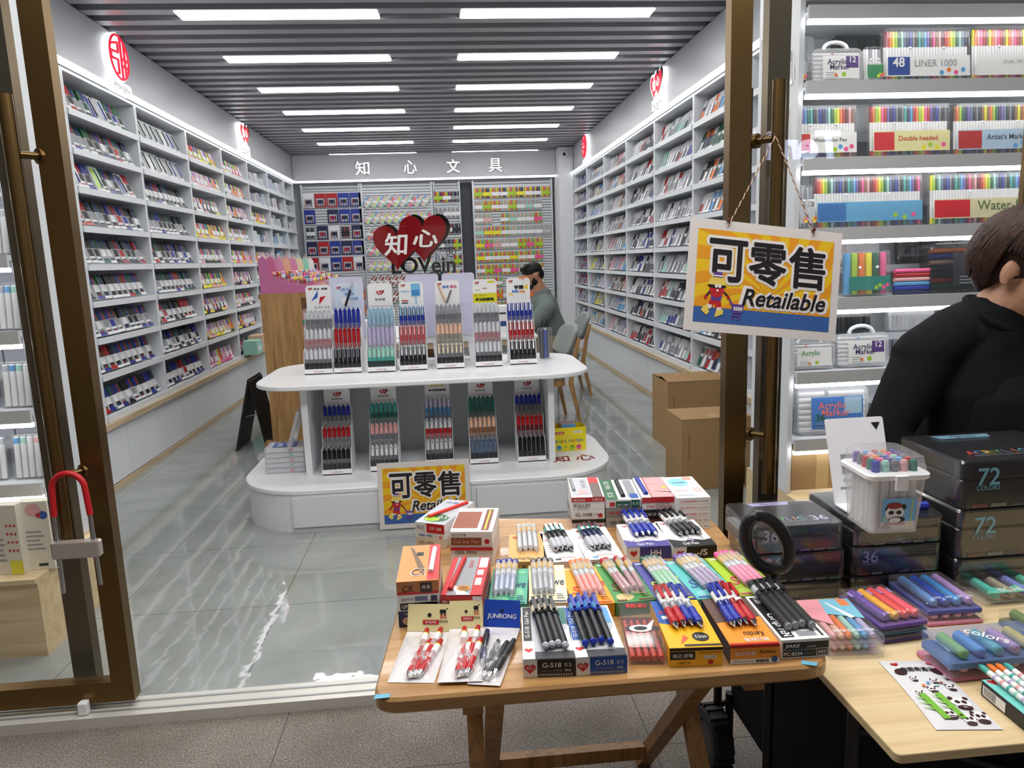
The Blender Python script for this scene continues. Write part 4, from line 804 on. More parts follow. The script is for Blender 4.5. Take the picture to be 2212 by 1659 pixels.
# ---------------------------------------------------------------- chairs
gf = fabric('chair_fabric', (150, 156, 154), 700, .2)
def chair(loc, rz, label):
    t = thing('upholstered_chair', label, 'chair', T(*loc) @ RZ(rz) @ Matrix.Scale(.92, 4), 'grey upholstered chairs at the service desk')   # faces local -x
    b = MB(); b.prism(rrect(-.26, -.25, .23, .25, .09, 6), .45, .54, gf, None, .03, True); b.build('seat', t)
    b = MB(); b.prism(rrect(-.22, -.22, .20, .22, .03, 3), .39, .448, OAK); b.build('seat_frame', t)
    pts = []; b = MB(); n = 10
    for i in range(n + 1):
        for j in range(9):
            u = -1 + 2 * i / n; v = j / 8; y = .26 * u * (1 - .06 * abs(v - .5)); z = .66 + .32 * v; rr = max(0, 1 - max(0, abs(u) - .75) / .25 * abs(2 * v - 1) ** 3 * .6)
            pts.append((.225 + .10 * (v) - .06 * u * u + .02, y, .82 + (z - .82) * (1 - .35 * max(0, abs(u) - .6) / .4)))
    vs = pts + [(x + .055, y, z) for x, y, z in pts]; N = (n + 1) * 9; fs = []
    for i in range(n):
        for j in range(8): a = i * 9 + j; q = [a, a + 1, a + 10, a + 9]; fs += [tuple(q), tuple(N + k for k in q[::-1])]
    for i in range(n): a = i * 9; fs += [(a, a + 9, N + a + 9, N + a), (a + 8, N + a + 8, N + a + 17, a + 17)]
    for j in range(8): fs += [(j, N + j, N + j + 1, j + 1), (n * 9 + j, n * 9 + j + 1, N + n * 9 + j + 1, N + n * 9 + j)]
    b.add(vs, fs, gf, None, True); o = b.build('backrest', t); md = o.modifiers.new('soft', 'SUBSURF'); md.levels = md.render_levels = 1
    for sy in (-1, 1):
        b = MB(); b.tube([(.34, sy * .235, 0), (.25, sy * .225, .42), (.285, sy * .25, .68), (.33, sy * .262, .86)], [.017, .027, .024, .016], OAK, 8); b.build('rear_leg', t)
        b = MB(); b.tube([(-.24, sy * .22, 0), (-.20, sy * .20, .42)], [.016, .024], OAK, 8); b.build('front_leg', t)
chair((.815, 6.55, 0), .15, 'nearer grey upholstered chair beside the white island')
chair((1.195, 7.89, 0), .04, 'farther grey upholstered chair under the seated man')
# ---------------------------------------------------------------- brown cartons by the right door
def carton(nm, px, py, w, d, h, rz, label, flap):
    p = onz(px, py, 0); t = thing(nm, label, 'carton', T(p.x, p.y, .001) @ RZ(rz), 'brown cartons by the right door')
    b = MB()
    for bx in ((0, 0, 0, w, .004, h), (0, d - .004, 0, w, d, h), (0, .004, 0, .004, d - .004, h), (w - .004, .004, 0, w, d - .004, h), (.004, .004, 0, w - .004, d - .004, .004)): b.box(*bx, CARD)
    b.build('body', t)
    b = MB(); b.box(0, 0, 0, w, d * .49, .004, CARD); o = b.build('flap', t, T(0, .0, h + .001) @ RX(flap))
    b = MB(); b.box(0, -d * .49, 0, w, 0, .004, CARD); b.build('flap', t, T(0, d, h + .001) @ RX(-flap * .4))
    b = MB(); F = frame((0, -.0004, 0), (1, 0, 0), (0, 0, 1)); b.rect(F, w * .1, h * .45, w * .11, h * .8, mat((100, 72, 44), .8)); b.rect(frame((w * .5 - .03, 0, h + .0055), (1, 0, 0), (0, 1, 0)), 0, 0, .06, d * .4, mat((186, 156, 112), .25), .001) if abs(flap) < .02 else None; b.build('tape', t)
carton('brown_carton', 1442, 972, .46, .42, .53, .0, 'taller brown carton with a raised flap by the right shelves', .12)
carton('brown_carton', 1472, 1060, .46, .34, .46, .0, 'nearer brown carton with closed flaps beside the right door', .012)
# ================================================================ the folding wooden table in front
TT = .72
tl, tr_ = onz(808, 1514, TT), onz(1802, 1434, TT); bl, br_ = onz(912, 1120, TT), onz(1537, 1118, TT)
TX0, TX1, TY0, TY1 = (tl.x + bl.x) / 2, (tr_.x + br_.x) / 2, (tl.y + tr_.y) / 2, (bl.y + br_.y) / 2
CORN = [(tl.x - .006, tl.y), (tr_.x, tr_.y), (br_.x, br_.y), (bl.x, bl.y)]
def rquad(c, r, n=6):
    o = []
    for i in range(4):
        p = Vector(c[i]); a = (Vector(c[i - 1]) - p).normalized(); e = (Vector(c[(i + 1) % 4]) - p).normalized()
        for k in range(n + 1): t_ = k / n; q = p + a * r * (1 - t_) ** 2 + e * r * t_ ** 2; o.append((q.x, q.y))
    return o
t = thing('folding_table', 'honey coloured wooden folding table covered with pen boxes', 'table', T((TX0 + TX1) / 2, (TY0 + TY1) / 2, -.035)); G = T(-(TX0 + TX1) / 2, -(TY0 + TY1) / 2, .035)
def tb(nm, b, lab=None): o = b.build(nm, t, G); return tag(o, lab)
b = MB(); b.prism(rquad(CORN, .05), TT - .032, TT, BEECH, None, .006); tb('top', b)
b = MB(); b.box(TX0 + .13, TY0 + .07, TT - .09, TX0 + .17, TY1 - .07, TT - .033, BEECHY); tb('batten', b)
b = MB(); b.box(TX1 - .17, TY0 + .07, TT - .09, TX1 - .13, TY1 - .07, TT - .033, BEECHY); tb('batten', b)
def leg(x, y0, y1, z0, z1, dx, w=.045):
    b = MB(); d = Vector((dx, y1 - y0, z1 - z0)); X = frame((x, y0, z0), d, (0, 1, .01)) if False else None
    b.add([(x + a * .02 + (dx if k else 0), (y1 if k else y0) + c_ * w / 2, z1 if k else z0) for k in (0, 1) for a in (-1, 1) for c_ in (-1, 1)], [(0, 1, 3, 2), (4, 6, 7, 5), (0, 4, 5, 1), (2, 3, 7, 6), (0, 2, 6, 4), (1, 5, 7, 3)], BEECHY); tb('leg', b)
for x, s in ((TX0 + .20, 1), (TX1 - .20, -1)):
    leg(x, TY1 - .12, TY0 + .12, -.034, TT - .034, s * -.0); leg(x - s * .043, TY0 + .12, TY1 - .12, -.034, TT - .034, 0)
b = MB(); YS = onz(1250, 1640, .08).y; b.box(TX0 + .222, YS, .06, TX1 - .222, YS + .03, .10, BEECHY); tb('stretcher', b)
b = MB(); b.box(TX0 + .18, TY0 + .16, .10, TX1 - .18, TY0 + .19, .14, BEECHY); tb('stretcher', b)
tape = mat((110, 176, 206), .6)
for px, py, a in ((826, 1504, .1), (1748, 1433, -.3)):
    p = onz(px, py, TT); o = MB(); o.prism([(-.016, -.006), (.012, -.008), (.016, .004), (-.012, .008)], 0, .0006, tape); o = o.build('tape_scrap', None, T(p.x, p.y, TT + .0003) @ RZ(a)); tag(o, f'scrap of light blue tape at the {"left" if px < 1000 else "right"} end of the table front edge', 'tape', 'blue tape scraps on the table')
# ---------------------------------------------------------------- boxes
R_, K_, W_ = mat((196, 30, 36), .4), mat((26, 26, 30), .4), mat((238, 238, 238), .4)
GR_, BL_, YE_, OR_ = mat((28, 96, 60), .4), mat((28, 84, 170), .4), mat((244, 182, 30), .4), mat((236, 150, 50), .4)
def pbox(name, label, FL, FR, L, h, z0, side, top=None, front=None, left=None, grp=None, cat='pen box', ztop=False, far=None, mm=None, rot=0):
    """a pen box whose front lower (or upper) corners are seen at FL and FR; top/front/left print on faces"""
    zz = z0 + h if ztop else z0; a, c = onz(FL[0], FL[1], zz), onz(FR[0], FR[1], zz); xd = Vector((c.x - a.x, c.y - a.y, 0)); w = xd.length
    if far: q = onz(far[0], far[1], z0 + h); yv = Vector((-xd.y, xd.x, 0)).normalized(); L = (q - Vector((a.x, a.y, z0 + h))).dot(yv)
    X = frame((a.x, a.y, z0 + .0004), xd, (-xd.y, xd.x, 0)); t = thing(name, label, cat, X, grp)
    b = MB(); b.prism(rrect(0, 0, w, L, .0015, 1), 0, h, side, None, .0008); b.build('carton', t)
    if top: b = MB(); top(b, T(0, 0, h), w, L); b.build('top_print', t)
    if front: b = MB(); front(b, frame((0, -.0002, 0), (1, 0, 0), (0, 0, 1)), w, h); b.build('front_print', t)
    if left: b = MB(); left(b, frame((-.0002, L, 0), (0, -1, 0), (0, 0, 1)), L, h); b.build('side_print', t)
    return X, w, L, h
def lines(b, F, x0, x1, y0, y1, n, m, l=.0009):
    for i in range(n): y = y0 + (y1 - y0) * i / max(1, n - 1); b.rect(F, x0, y, x1 - (x1 - x0) * .25 * (i % 3) / 2, y + (y1 - y0) / max(2, n) * .4, m, l)
# ---------------------------------------------------------------- pens lying on the boxes
CN.update({'i_salmon': (244, 128, 112), 'i_wine': (184, 120, 130), 'i_green': (136, 206, 156), 'i_violet': (156, 138, 178), 'i_pink': (244, 120, 168), 'i_blue': (140, 158, 190), 'i_grey': (158, 162, 168), 'i_white': (214, 214, 216)})
def pen_mesh(kind, c1, c2, c3):
    k = ('tp', kind, c1, c2, c3)
    if k in _protos: return _protos[k]
    P = {}; A, B_, D_ = C(c1, .25), C(c2, .3), C(c3, .3); S = mat((205, 207, 212), .12, 1.0); cl = clear(CN[c1], .45, .06)
    def part(nm): P[nm] = MB(); return P[nm]
    def clip(b, z0, z1, r, m): b.box(-.0035, -r - .0048, z0, .0035, -r - .0025, z1, m); b.box(-.003, -r - .0048, z1 - .008, .003, -r + .003, z1, m)
    if kind == 'capped':     # capped roller pen, tip end forward
        part('barrel').lathe([(.0035, 0), (.0062, .004), (.0068, .02), (.0068, .125)], A, None, 12); part('end_plug').lathe([(.002, -.004), (.0065, .0), (.0062, .006)], B_, None, 12)
        b = part('cap'); b.lathe([(.0082, .112), (.0084, .13), (.0082, .168), (.006, .174), (.0, .1745)], D_, None, 12); clip(b, .118, .17, .0082, D_); b = part('cap_label'); b.lathe([(.0085, .122), (.0085, .146)], C('cream' if c3 == 'black' else 'sky', .4), None, 12, False)
    elif kind == 'grip':     # retractable pen with a rubber grip
        part('barrel').lathe([(.0065, .055), (.007, .075), (.007, .145), (.0062, .15)], cl, None, 12); b = part('grip'); b.lathe([(.0068, .016), (.0086, .03), (.0074, .052), (.0078, .068)], B_, None, 12)
        part('tip').lathe([(.0012, 0), (.002, .004), (.0058, .016)], S, None, 10); b = part('push_button'); b.lathe([(.0074, .146), (.0074, .156), (.004, .158), (.0038, .172), (0, .173)], D_, None, 10); b = part('clip'); clip(b, .10, .156, .0068, D_); b = part('label'); b.lathe([(.0071, .092), (.0071, .13)], W_, None, 12, False); part('refill').lathe([(.003, .03), (.003, .14)], B_, None, 8)
    elif kind == 'gel':      # slim clear gel pen, pointed end forward, coloured cap end
        part('barrel').lathe([(.0015, 0), (.0035, .008), (.0066, .02), (.0066, .128)], clear(CN['white'], .20, .06), None, 10); part('ink').lathe([(.0062, .022), (.0062, .092), (.0058, .094)], A, None, 8); part('label').lathe([(.0068, .120), (.0068, .150)], mat((222, 190, 130), .3), None, 10); part('cap').lathe([(.0069, .1505), (.0069, .166), (.0045, .172), (0, .173)], B_, None, 10); part('upper_tube').lathe([(.006, .095), (.006, .12)], C('clear'), None, 8)
        b = part('clip'); clip(b, .112, .150, .0062, clear(CN['white'], .22, .06))
    elif kind == 'matte':    # stout matt black pen
        part('barrel').lathe([(.007, 0), (.0078, .003), (.0082, .12)], mat((28, 29, 32), .55), None, 12); part('end_plug').lathe([(0, -.003), (.006, -.002), (.0076, .002)], C('grey', .5), None, 12); b = part('cap'); b.lathe([(.0092, .112), (.0094, .165), (.0085, .172), (0, .173)], mat((34, 35, 38), .5), None, 12); clip(b, .115, .16, .009, K_)
        part('label').lathe([(.0095, .128), (.0095, .15)], C('silver', .4), None, 12, False)
    else:                    # white grip, chrome tip, dark label half
        part('barrel').lathe([(.0066, .07), (.0068, .12), (.0064, .15)], A, None, 12); part('grip').lathe([(.0066, .02), (.0078, .035), (.0072, .07)], B_, None, 12); part('tip').lathe([(.001, 0), (.0025, .004), (.0062, .012), (.0066, .02)], S, None, 10); part('label').lathe([(.0070, .118), (.0070, .142)], D_, None, 12, False)
        b = part('clip'); clip(b, .105, .15, .0065, S); part('push_button').lathe([(.005, .15), (.003, .154), (.003, .166), (0, .167)], A, None, 8)
    _protos[k] = [(n, m.mesh(n)) for n, m in P.items()]; return _protos[k]
RAD = {'capped': .0086, 'grip': .0088, 'gel': .0070, 'matte': .0096, 'chrome': .0080}
def lay(X, z, us, v0, kind, cols, label, grp, fan=.0, sc=1.0):
    """lay pens on a surface: X the box frame, us their places across, v0 the forward end"""
    for i, u in enumerate(us):
        c = cols[i] if isinstance(cols, list) else cols; ms = pen_mesh(kind, *c)
        Y = X @ T(u, v0 + .004 * ((i * 7) % 3 - 1), z + RAD[kind] * sc + .0008) @ RZ((fan[i] if isinstance(fan, (list, tuple)) else fan)) @ RX(-PI / 2) @ Matrix.Scale(sc, 4)
        t = thing('pen', label[i] if isinstance(label, list) else label, 'pen', Y, grp[i] if isinstance(grp, list) else grp)
        for n, me in ms: put(me, n, t)
def us(w, n, a=.2, b=.8): return [w * (a + (b - a) * i / (n - 1)) for i in range(n)]
# front row --------------------------------------------------------
def g518(cm):
    def top(b, F, w, L):
        b.rect(F, .004, .004, w - .004, L - .003, C('silver', .4)); b.rect(F, .003, L * .32, w * .2, L - .004, cm, .0009); b.text(F @ T(w * .11, L * .63, 0) @ RZ(PI / 2), 'G-518  Gel Pen', 0, 0, L * .52, w * .09, W_, .0014); b.rect(F, 0, 0, w * .24, L * .3, W_, .0009); b.poly(F, [(x, y) for x, y in heart(w * .12, L * .15, w * .17)], R_, .0013)
        b.rect(F, w * .24, 0, w, L * .12, mat((60, 62, 66), .5), .001); b.poly(F, [(w * .62, L * .16), (w * .98, L * .12), (w * .98, L * .6)], WHITE, .0011); b.rect(F, w * .66, L * .62, w * .95, L * .94, C('dteal' if cm is K_ else 'sky', .4), .001)
    def front(b, F, w, h):
        b.rect(F, 0, 0, w * .27, h, W_); b.poly(F, heart(w * .13, h * .5, h * .6), R_, .001); b.text(F, '知心', w * .13, h * .55, h * .4, h * .2, W_, .0014); b.rect(F, w * .27, 0, w, h, cm); b.text(F, 'G-518', w * .55, h * .68, w * .36, h * .27, W_, .0012, .012); b.text(F, '0.5', w * .86, h * .68, w * .13, h * .2, W_, .0012); b.text(F, 'Gel Pen 中性笔', w * .55, h * .36, w * .38, h * .11, C('grey'), .0012); b.text(F, '黑色' if cm is K_ else '蓝色', w * .86, h * .36, w * .12, h * .13, W_, .0012)
        for i in range(14): b.poly(F, [(w * (.28 + .05 * i), h * .03), (w * (.305 + .05 * i), h * .13), (w * (.28 + .05 * i), h * .23), (w * (.255 + .05 * i) if i else w * .28, h * .13)], C('grey'), .0011)
    return top, front
tp, fr = g518(K_); A = pbox('gel_pen_box', 'black and white pen box with black capped pens at the table front', (1131, 1464), (1243, 1460), .19, .036, TT, W_, tp, fr, far=(1122, 1312)); lay(A[0], A[3], us(A[1], 4, .46, .84), .032, 'capped', ('black', 'silver', 'black'), 'one of four black capped pens on the black fronted box', 'pens on the black box', .10, 1.08)
tp, fr = g518(BL_); A = pbox('gel_pen_box', 'blue and white pen box with blue capped pens at the table front', (1245, 1460), (1355, 1453), .19, .036, TT, W_, tp, fr, far=(1225, 1312)); lay(A[0], A[3], us(A[1], 4, .24, .74), .036, 'capped', ('black', 'dblue', 'dblue'), 'one of four black pens with blue caps on the blue fronted box', 'pens on the blue box', .02, 1.08)
# clear pack of red pens
a, c = onz(1357, 1440, TT), onz(1443, 1439, TT); w = (c - a).length; L = .20; X = frame((a.x, a.y, TT + .0006), c - a, (0, 1, 0)); t = thing('clear_pen_pack', 'clear plastic pack of red pens between blue and yellow boxes', 'pen pack', X)
b = MB(); b.prism(rrect(0, 0, w, L, .008, 3), 0, .036, PLASTIC, None, .006); b.build('clear_sleeve', t); b = MB(); b.rect(T(), .006, .03, w - .006, L - .012, mat((92, 50, 50), .5), .002); b.build('insert_card', t)
for k in range(5):
    b = MB(); b.lathe([(.0065, .006), (.0068, .03), (.0055, .034), (.005, L - .05)], mat((176, 60, 54), .3), T(w * (.14 + .18 * k), 0, .012) @ RX(-PI / 2), 8); b.build('pen', t)
b = MB(); F = T(0, 0, .0365); b.text(F, '精彩', w * .5, L * .86, w * .6, L * .1, R_, .0008, .03); b.rect(F, .004, L * .34, w - .004, L * .42, mat((30, 28, 30), .3), .0004); b.disc(F, w * .45, L * .38, w * .30, W_, .0008, L * .07); b.disc(F, w * .45, L * .38, w * .18, K_, .0012, L * .04); b.poly(F, [(w * .6, L * .42), (w * .88, L * .56), (w * .72, L * .36)], W_, .001); b.build('sleeve_print', t)
def top(b, F, w, L):
    b.rect(F, 0, 0, w, L, YE_); b.poly(F, [(0, L), (0, L * .5), (w * .25, L * .46), (w * .48, L * .6), (w * .5, L)], BL_, .0009); b.text(F, 'Press', w * .25, L * .72, w * .34, L * .08, lred, .0014, .01, .2); b.rect(F, w * .1, L * .58, w * .36, L * .65, W_, .0012); b.disc(F, w * .68, L * .2, w * .16, K_, .0012, L * .09); b.text(F, '0.5mm', w * .68, L * .2, w * .22, L * .06, W_, .0016); b.poly(F, [(w * .24, L * .06), (w * .36, L * .24), (w * .44, L * .18)], mat((232, 90, 60), .4), .0012); b.rect(F, w * .3, L * .02, w, L * .06, mat((60, 48, 30), .5), .001)
def front(b, F, w, h):
    b.rect(F, 0, 0, w, h, YE_); b.rect(F, 0, h * .86, w, h, K_, .0009); b.rect(F, w * .01, h * .38, w * .48, h * .82, K_, .001); b.text(F, '知己 好笔', w * .25, h * .6, w * .38, h * .22, W_, .0014, .02); b.text(F, 'Press gel Pens', w * .76, h * .74, w * .42, h * .15, lred, .0014, .006); b.rect(F, w * .64, h * .42, w * .88, h * .58, W_, .001); b.text(F, 'G-1102', w * .76, h * .5, w * .2, h * .1, BLACK, .0014); b.text(F, '12PCS', w * .27, h * .2, w * .24, h * .12, BLACK, .0012); b.disc(F, w * .77, h * .22, h * .14, R_, .0012)
A = pbox('gel_pen_box', 'yellow and blue pen box at the table front', (1446, 1441), (1561, 1437), .2, .038, TT, YE_, top, front, far=(1404, 1300))
lay(A[0], A[3], us(A[1], 4, .28, .76), .06, 'grip', [('clear', 'red', 'red')] * 2 + [('clear', 'dblue', 'dblue')] * 2, [f'{c} gripped pen, {s}, on the yellow pen box' for c, s in (('red', 'outer left'), ('red', 'inner left'), ('blue', 'inner right'), ('blue', 'outer right'))], 'pens on the yellow box', .04, 1.1)
def top(b, F, w, L):
    b.rect(F, 0, 0, w, L, OR_); b.poly(F, [(0, L), (0, L * .45), (w, L * .56), (w, L)], mat((98, 74, 68), .5), .0009); b.text(F, '秉承', w * .4, L * .88, w * .26, L * .07, W_, .0014); b.text(F @ T(w * .62, L * .2, 0) @ RZ(PI), 'Kendou', 0, 0, w * .42, L * .1, K_, .0014, .005, .2); b.text(F @ T(w * .6, L * .09, 0) @ RZ(PI), '知己好笔', 0, 0, w * .5, L * .07, W_, .0014, .02); b.rect(F, 0, 0, w, L * .035, R_, .001)
def front(b, F, w, h):
    b.rect(F, 0, 0, w, h, OR_); b.rect(F, 0, h * .86, w, h, R_, .0009); b.rect(F, 0, 0, w, h * .26, W_, .0009); b.text(F, '知己好笔', w * .3, h * .56, w * .42, h * .2, W_, .0014, .02); b.text(F, 'Kendou', w * .76, h * .62, w * .34, h * .2, K_, .0014, .006, .2); b.text(F, '12PCS (0.5mm)', w * .26, h * .13, w * .42, h * .1, K_, .0014); b.rect(F, w * .52, h * .06, w * .78, h * .2, K_, .0012); b.text(F, 'G-1130', w * .65, h * .13, w * .2, h * .08, W_, .0016); b.disc(F, w * .9, h * .2, h * .16, BL_, .0014)
A = pbox('gel_pen_box', 'orange and brown pen box with a blue dot on its front', (1577, 1435), (1683, 1430), .2, .038, TT, OR_, top, front, lambda b, F, w, h: b.rect(F, 0, 0, w, h, mat((40, 52, 80), .4)), far=(1513, 1296))
lay(A[0], A[3], us(A[1], 4, .27, .72), .055, 'grip', [('dblue', 'dblue', 'dblue')] * 2 + [('red', 'red', 'red')] * 2, [f'all {c} pen, {s}, on the orange pen box' for c, s in (('blue', 'outer left'), ('blue', 'inner left'), ('red', 'inner right'), ('red', 'outer right'))], 'pens on the orange box', -.01, 1.1)
def top(b, F, w, L):
    b.rect(F, 0, 0, w, L, W_); b.rect(F, w * .05, L * .05, w * .32, L * .96, K_, .0009); b.text(F @ T(w * .18, L * .88, 0) @ RZ(-PI / 2), 'PC-8334', 0, 0, L * .14, w * .12, W_, .0014); b.text(F @ T(w * .19, L * .42, 0) @ RZ(-PI / 2), 'Grip', 0, 0, L * .3, w * .2, W_, .0014, .02, .2); b.text(F @ T(w * .2, L * .15, 0) @ RZ(-PI / 2), 'PEN', 0, 0, L * .16, w * .17, W_, .0014, .03); b.rect(F, w * .42, L * .06, w * .8, L * .16, C('grey'), .001); b.rect(F, w * .88, L * .05, w * .93, L * .35, K_, .001)
def front(b, F, w, h):
    b.rect(F, 0, 0, w, h, W_); b.rect(F, w * .03, h * .47, w * .97, h * .88, K_, .0009); b.rect(F, w * .03, h * .08, w * .97, h * .45, K_, .0009); b.text(F, 'JIAKE', w * .22, h * .67, w * .32, h * .24, W_, .0014, .02, .2); b.text(F, '10 PCS', w * .62, h * .62, w * .18, h * .1, W_, .0014); b.text(F, 'PC-8334', w * .24, h * .26, w * .38, h * .2, W_, .0014, .012); b.text(F, '0.5mm', w * .56, h * .26, w * .2, h * .12, C('grey'), .0014); b.rect(F, w * .72, h * .12, w * .95, h * .5, W_, .0011); b.rect(F, w * .73, h * .15, w * .94, h * .47, K_, .0013); b.text(F, '超顺滑', w * .835, h * .31, w * .17, h * .16, W_, .0017, .02)
A = pbox('gel_pen_box', 'black and white pen box, rightmost at the table front', (1687, 1424), (1791, 1417), .2, .038, TT, W_, top, front, far=(1606, 1290)); lay(A[0], A[3], us(A[1], 4, .28, .78), .035, 'matte', ('black', 'black', 'black'), 'one of four matt black pens on the black and white box', 'pens on the black and white box', -.01, 1.12)
# second row -------------------------------------------------------
def swee(cb, ct, cblob):
    def top(b, F, w, L):
        b.rect(F, 0, 0, w, L, cb); b.disc(F, w * .7, L * .3, w * .2, cblob, .0009, L * .13); b.disc(F, w * .3, L * .12, w * .22, cblob, .0009, L * .08); b.disc(F, w * .82, L * .88, w * .12, cblob, .0009, L * .05); b.text(F, 'S', w * .2, L * .36, w * .2, L * .2, ct, .0014, .01, .2); b.text(F, 'we', w * .8, L * .5, w * .3, L * .13, ct, .0014, .01, .2); b.rect(F, w * .06, L * .92, w * .3, L * .95, W_, .0012); b.rect(F, w * .05, L * .03, w * .3, L * .06, ct, .0012); b.rect(F, w * .6, L * .02, w * .95, L * .05, ct, .0012); lines(b, F, w * .72, w * .92, L * .1, L * .2, 3, ct, .0012)
    return top
SW2 = [('teal green', (78, 168, 140), (30, 60, 110), (120, 196, 150), (1054, 1306), (1138, 1305), (1066, 1230), ('i_blue', 'dblue', 'dblue'), 'blue'), ('cream', (238, 226, 190), (40, 50, 90), (246, 238, 212), (1143, 1304), (1228, 1302), (1137, 1223), ('i_grey', 'black', 'black'), 'grey'), ('amber', (240, 168, 40), (214, 60, 40), (246, 196, 90), (1237, 1309), (1329, 1303), (1217, 1228), ('i_salmon', 'orange', 'orange'), 'salmon'), ('green', (70, 146, 76), (120, 50, 40), (216, 196, 140), (1331, 1304), (1418, 1296), (1294, 1218), ('i_wine', 'red', 'red'), 'wine red'),
       ('indigo', (74, 76, 150), (196, 214, 60), (100, 104, 176), (1421, 1301), (1504, 1294), (1376, 1215), ('i_green', 'green', 'green'), 'pale green'), ('turquoise', (96, 190, 190), (76, 90, 160), (130, 206, 206), (1508, 1296), (1599, 1286), (1455, 1212), ('i_violet', 'purple', 'purple'), 'violet'), ('lime', (166, 200, 50), (206, 60, 110), (190, 216, 96), (1600, 1289), (1690, 1281), (1533, 1206), ('i_pink', 'pink', 'pink'), 'pink')]
for i, (nm, cb, ct, cbl, FL, FR, far_, pc, pn) in enumerate(SW2):
    A = pbox('gel_pen_box', f'{nm} gel pen box lying flat in the middle row of the table', FL, FR, .19, .03 + .0005 * (i % 2), TT, mat(cb, .45), swee(mat(cb, .45), mat(ct, .5), mat(cbl, .5)), None, ztop=True, far=far_, grp='coloured gel pen boxes in the middle row')
    lay(A[0], A[3], us(A[1], 4, .18 if i < 2 else .36, .60 if i < 2 else .78), .02, 'gel', pc, f'one of four {pn} ink gel pens on the {nm} box', f'pens on the {nm} box', [.02, .01, 0, -.01] if i < 2 else [.06, .07, .0, -.04] if i == 3 else .03, 1.15)
# third row --------------------------------------------------------
def kraft(b, F, w, L): b.rect(F, 0, 0, w, L, mat((222, 176, 110), .5)); b.poly(F, heart(w * .18, L * .86, w * .16), R_, .001); b.text(F, 'LOVE', w * .2, L * .86, w * .16, L * .07, R_, .0014); b.text(F, 'CHANGE PEN', w * .4, L * .1, w * .5, L * .07, BLACK, .0012)
A = pbox('gel_pen_box', 'kraft brown gel pen box in the back row of the table', (1097, 1215), (1176, 1213), .19, .028, TT, mat((222, 176, 110), .5), kraft, lambda b, F, w, h: b.text(F, 'K-', w * .5, h * .5, w * .2, h * .4, BLACK, .001), ztop=True, far=(1101, 1155)); lay(A[0], A[3], us(A[1], 4, .34, .80), .045, 'gel', ('i_white', 'clear', 'clear'), 'one of four pale pens with gold labels on the kraft box', 'pens on the kraft box', .03, 1.1)
def lovein(b, F, w, L, cb=None):
    b.rect(F, 0, 0, w, L, W_); b.poly(F, heart(w * .16, L * .9, w * .13), R_, .001); b.text(F, 'LOVE', w * .2, L * .9, w * .2, L * .06, R_, .0014); b.text(F, 'K-33', w * .18, L * .68, w * .2, L * .07, R_, .0014); b.rect(F, w * .3, L * .1, w * .8, L * .13, C('rose'), .001); b.rect(F, w * .2, L * .05, w * .36, L * .09, cb or K_, .0012); lines(b, F, w * .1, w * .3, L * .3, L * .5, 4, C('grey'))
def lf(b, F, w, h): b.poly(F, heart(w * .18, h * .5, h * .7), R_, .001); b.text(F, 'Lovein', w * .7, h * .5, w * .3, h * .3, GR_, .001)
A = pbox('gel_pen_box', 'white pen box with black and teal pens, back row of table', (1186, 1216), (1264, 1211), .19, .028, TT, W_, lovein, lf, ztop=True, far=(1172, 1149)); lay(A[0], A[3], us(A[1], 4, .3, .74), .05, 'chrome', ('black', 'silver', 'teal'), 'one of four black and white gripped pens, back row', 'black white gripped pens on a white box', .06, 1.1)
A = pbox('gel_pen_box', 'white pen box with navy pens, back row of the table', (1267, 1211), (1349, 1205), .19, .028, TT, W_, lambda b, F, w, L: lovein(b, F, w, L, C('sky')), lf, ztop=True, far=(1251, 1142)); lay(A[0], A[3], us(A[1], 4, .3, .74), .045, 'chrome', ('navy', 'silver', 'teal'), 'one of four navy and white gripped pens, back row', 'navy white gripped pens on a white box', .05, 1.1)
def galaxy(cb):
    def top(b, F, w, L):
        b.rect(F, 0, 0, w, L, W_); b.poly(F, [(0, 0), (w, 0), (w, L * .24), (w * .8, L * .2), (w * .55, L * .26), (w * .3, L * .2), (0, L * .3)], cb, .0009); b.poly(F, heart(w * .16, L * .88, w * .14), R_, .001); b.text(F, 'LOVE', w * .16, L * .88, w * .18, L * .05, W_, .0014); b.text(F, 'Gel Pen', w * .45, L * .1, w * .36, L * .09, W_, .0014, .01); [b.disc(F, w * rnd.random() * .9 + w * .05, L * (.2 + .1 * rnd.random()), w * .04, C('lilac'), .0012) for _ in range(5)]
    return top
def gf_(cb, s):
    def f(b, F, w, h): b.rect(F, 0, 0, w * .3, h, W_); b.poly(F, heart(w * .16, h * .5, h * .55), R_, .001); b.rect(F, w * .3, 0, w, h, cb); b.text(F, s, w * .66, h * .5, w * .24, h * .5, W_, .0012, .02)
    return f
A = pbox('gel_pen_box', 'white and violet Gel Pen box with blue pens, back row', (1354, 1210), (1449, 1206), .19, .034, TT, W_, galaxy(mat((76, 72, 150), .4)), gf_(mat((62, 62, 140), .4), 'HH'), far=(1323, 1134)); lay(A[0], A[3], us(A[1], 4, .34, .78), .05, 'grip', ('clear', 'dblue', 'dblue'), 'one of four blue gripped pens on the violet Gel Pen box', 'pens on the violet box', .05, 1.12)
A = pbox('gel_pen_box', 'white and black Gel Pen box, rightmost in the back row', (1455, 1210), (1548, 1204), .19, .034, TT, W_, galaxy(K_), gf_(K_, '-/S'), far=(1414, 1128)); lay(A[0], A[3], us(A[1], 4, .36, .80), .055, 'grip', ('clear', 'black', 'black'), 'one of four black gripped pens on the black Gel Pen box', 'pens on the black Gel Pen box', .09, 1.12)
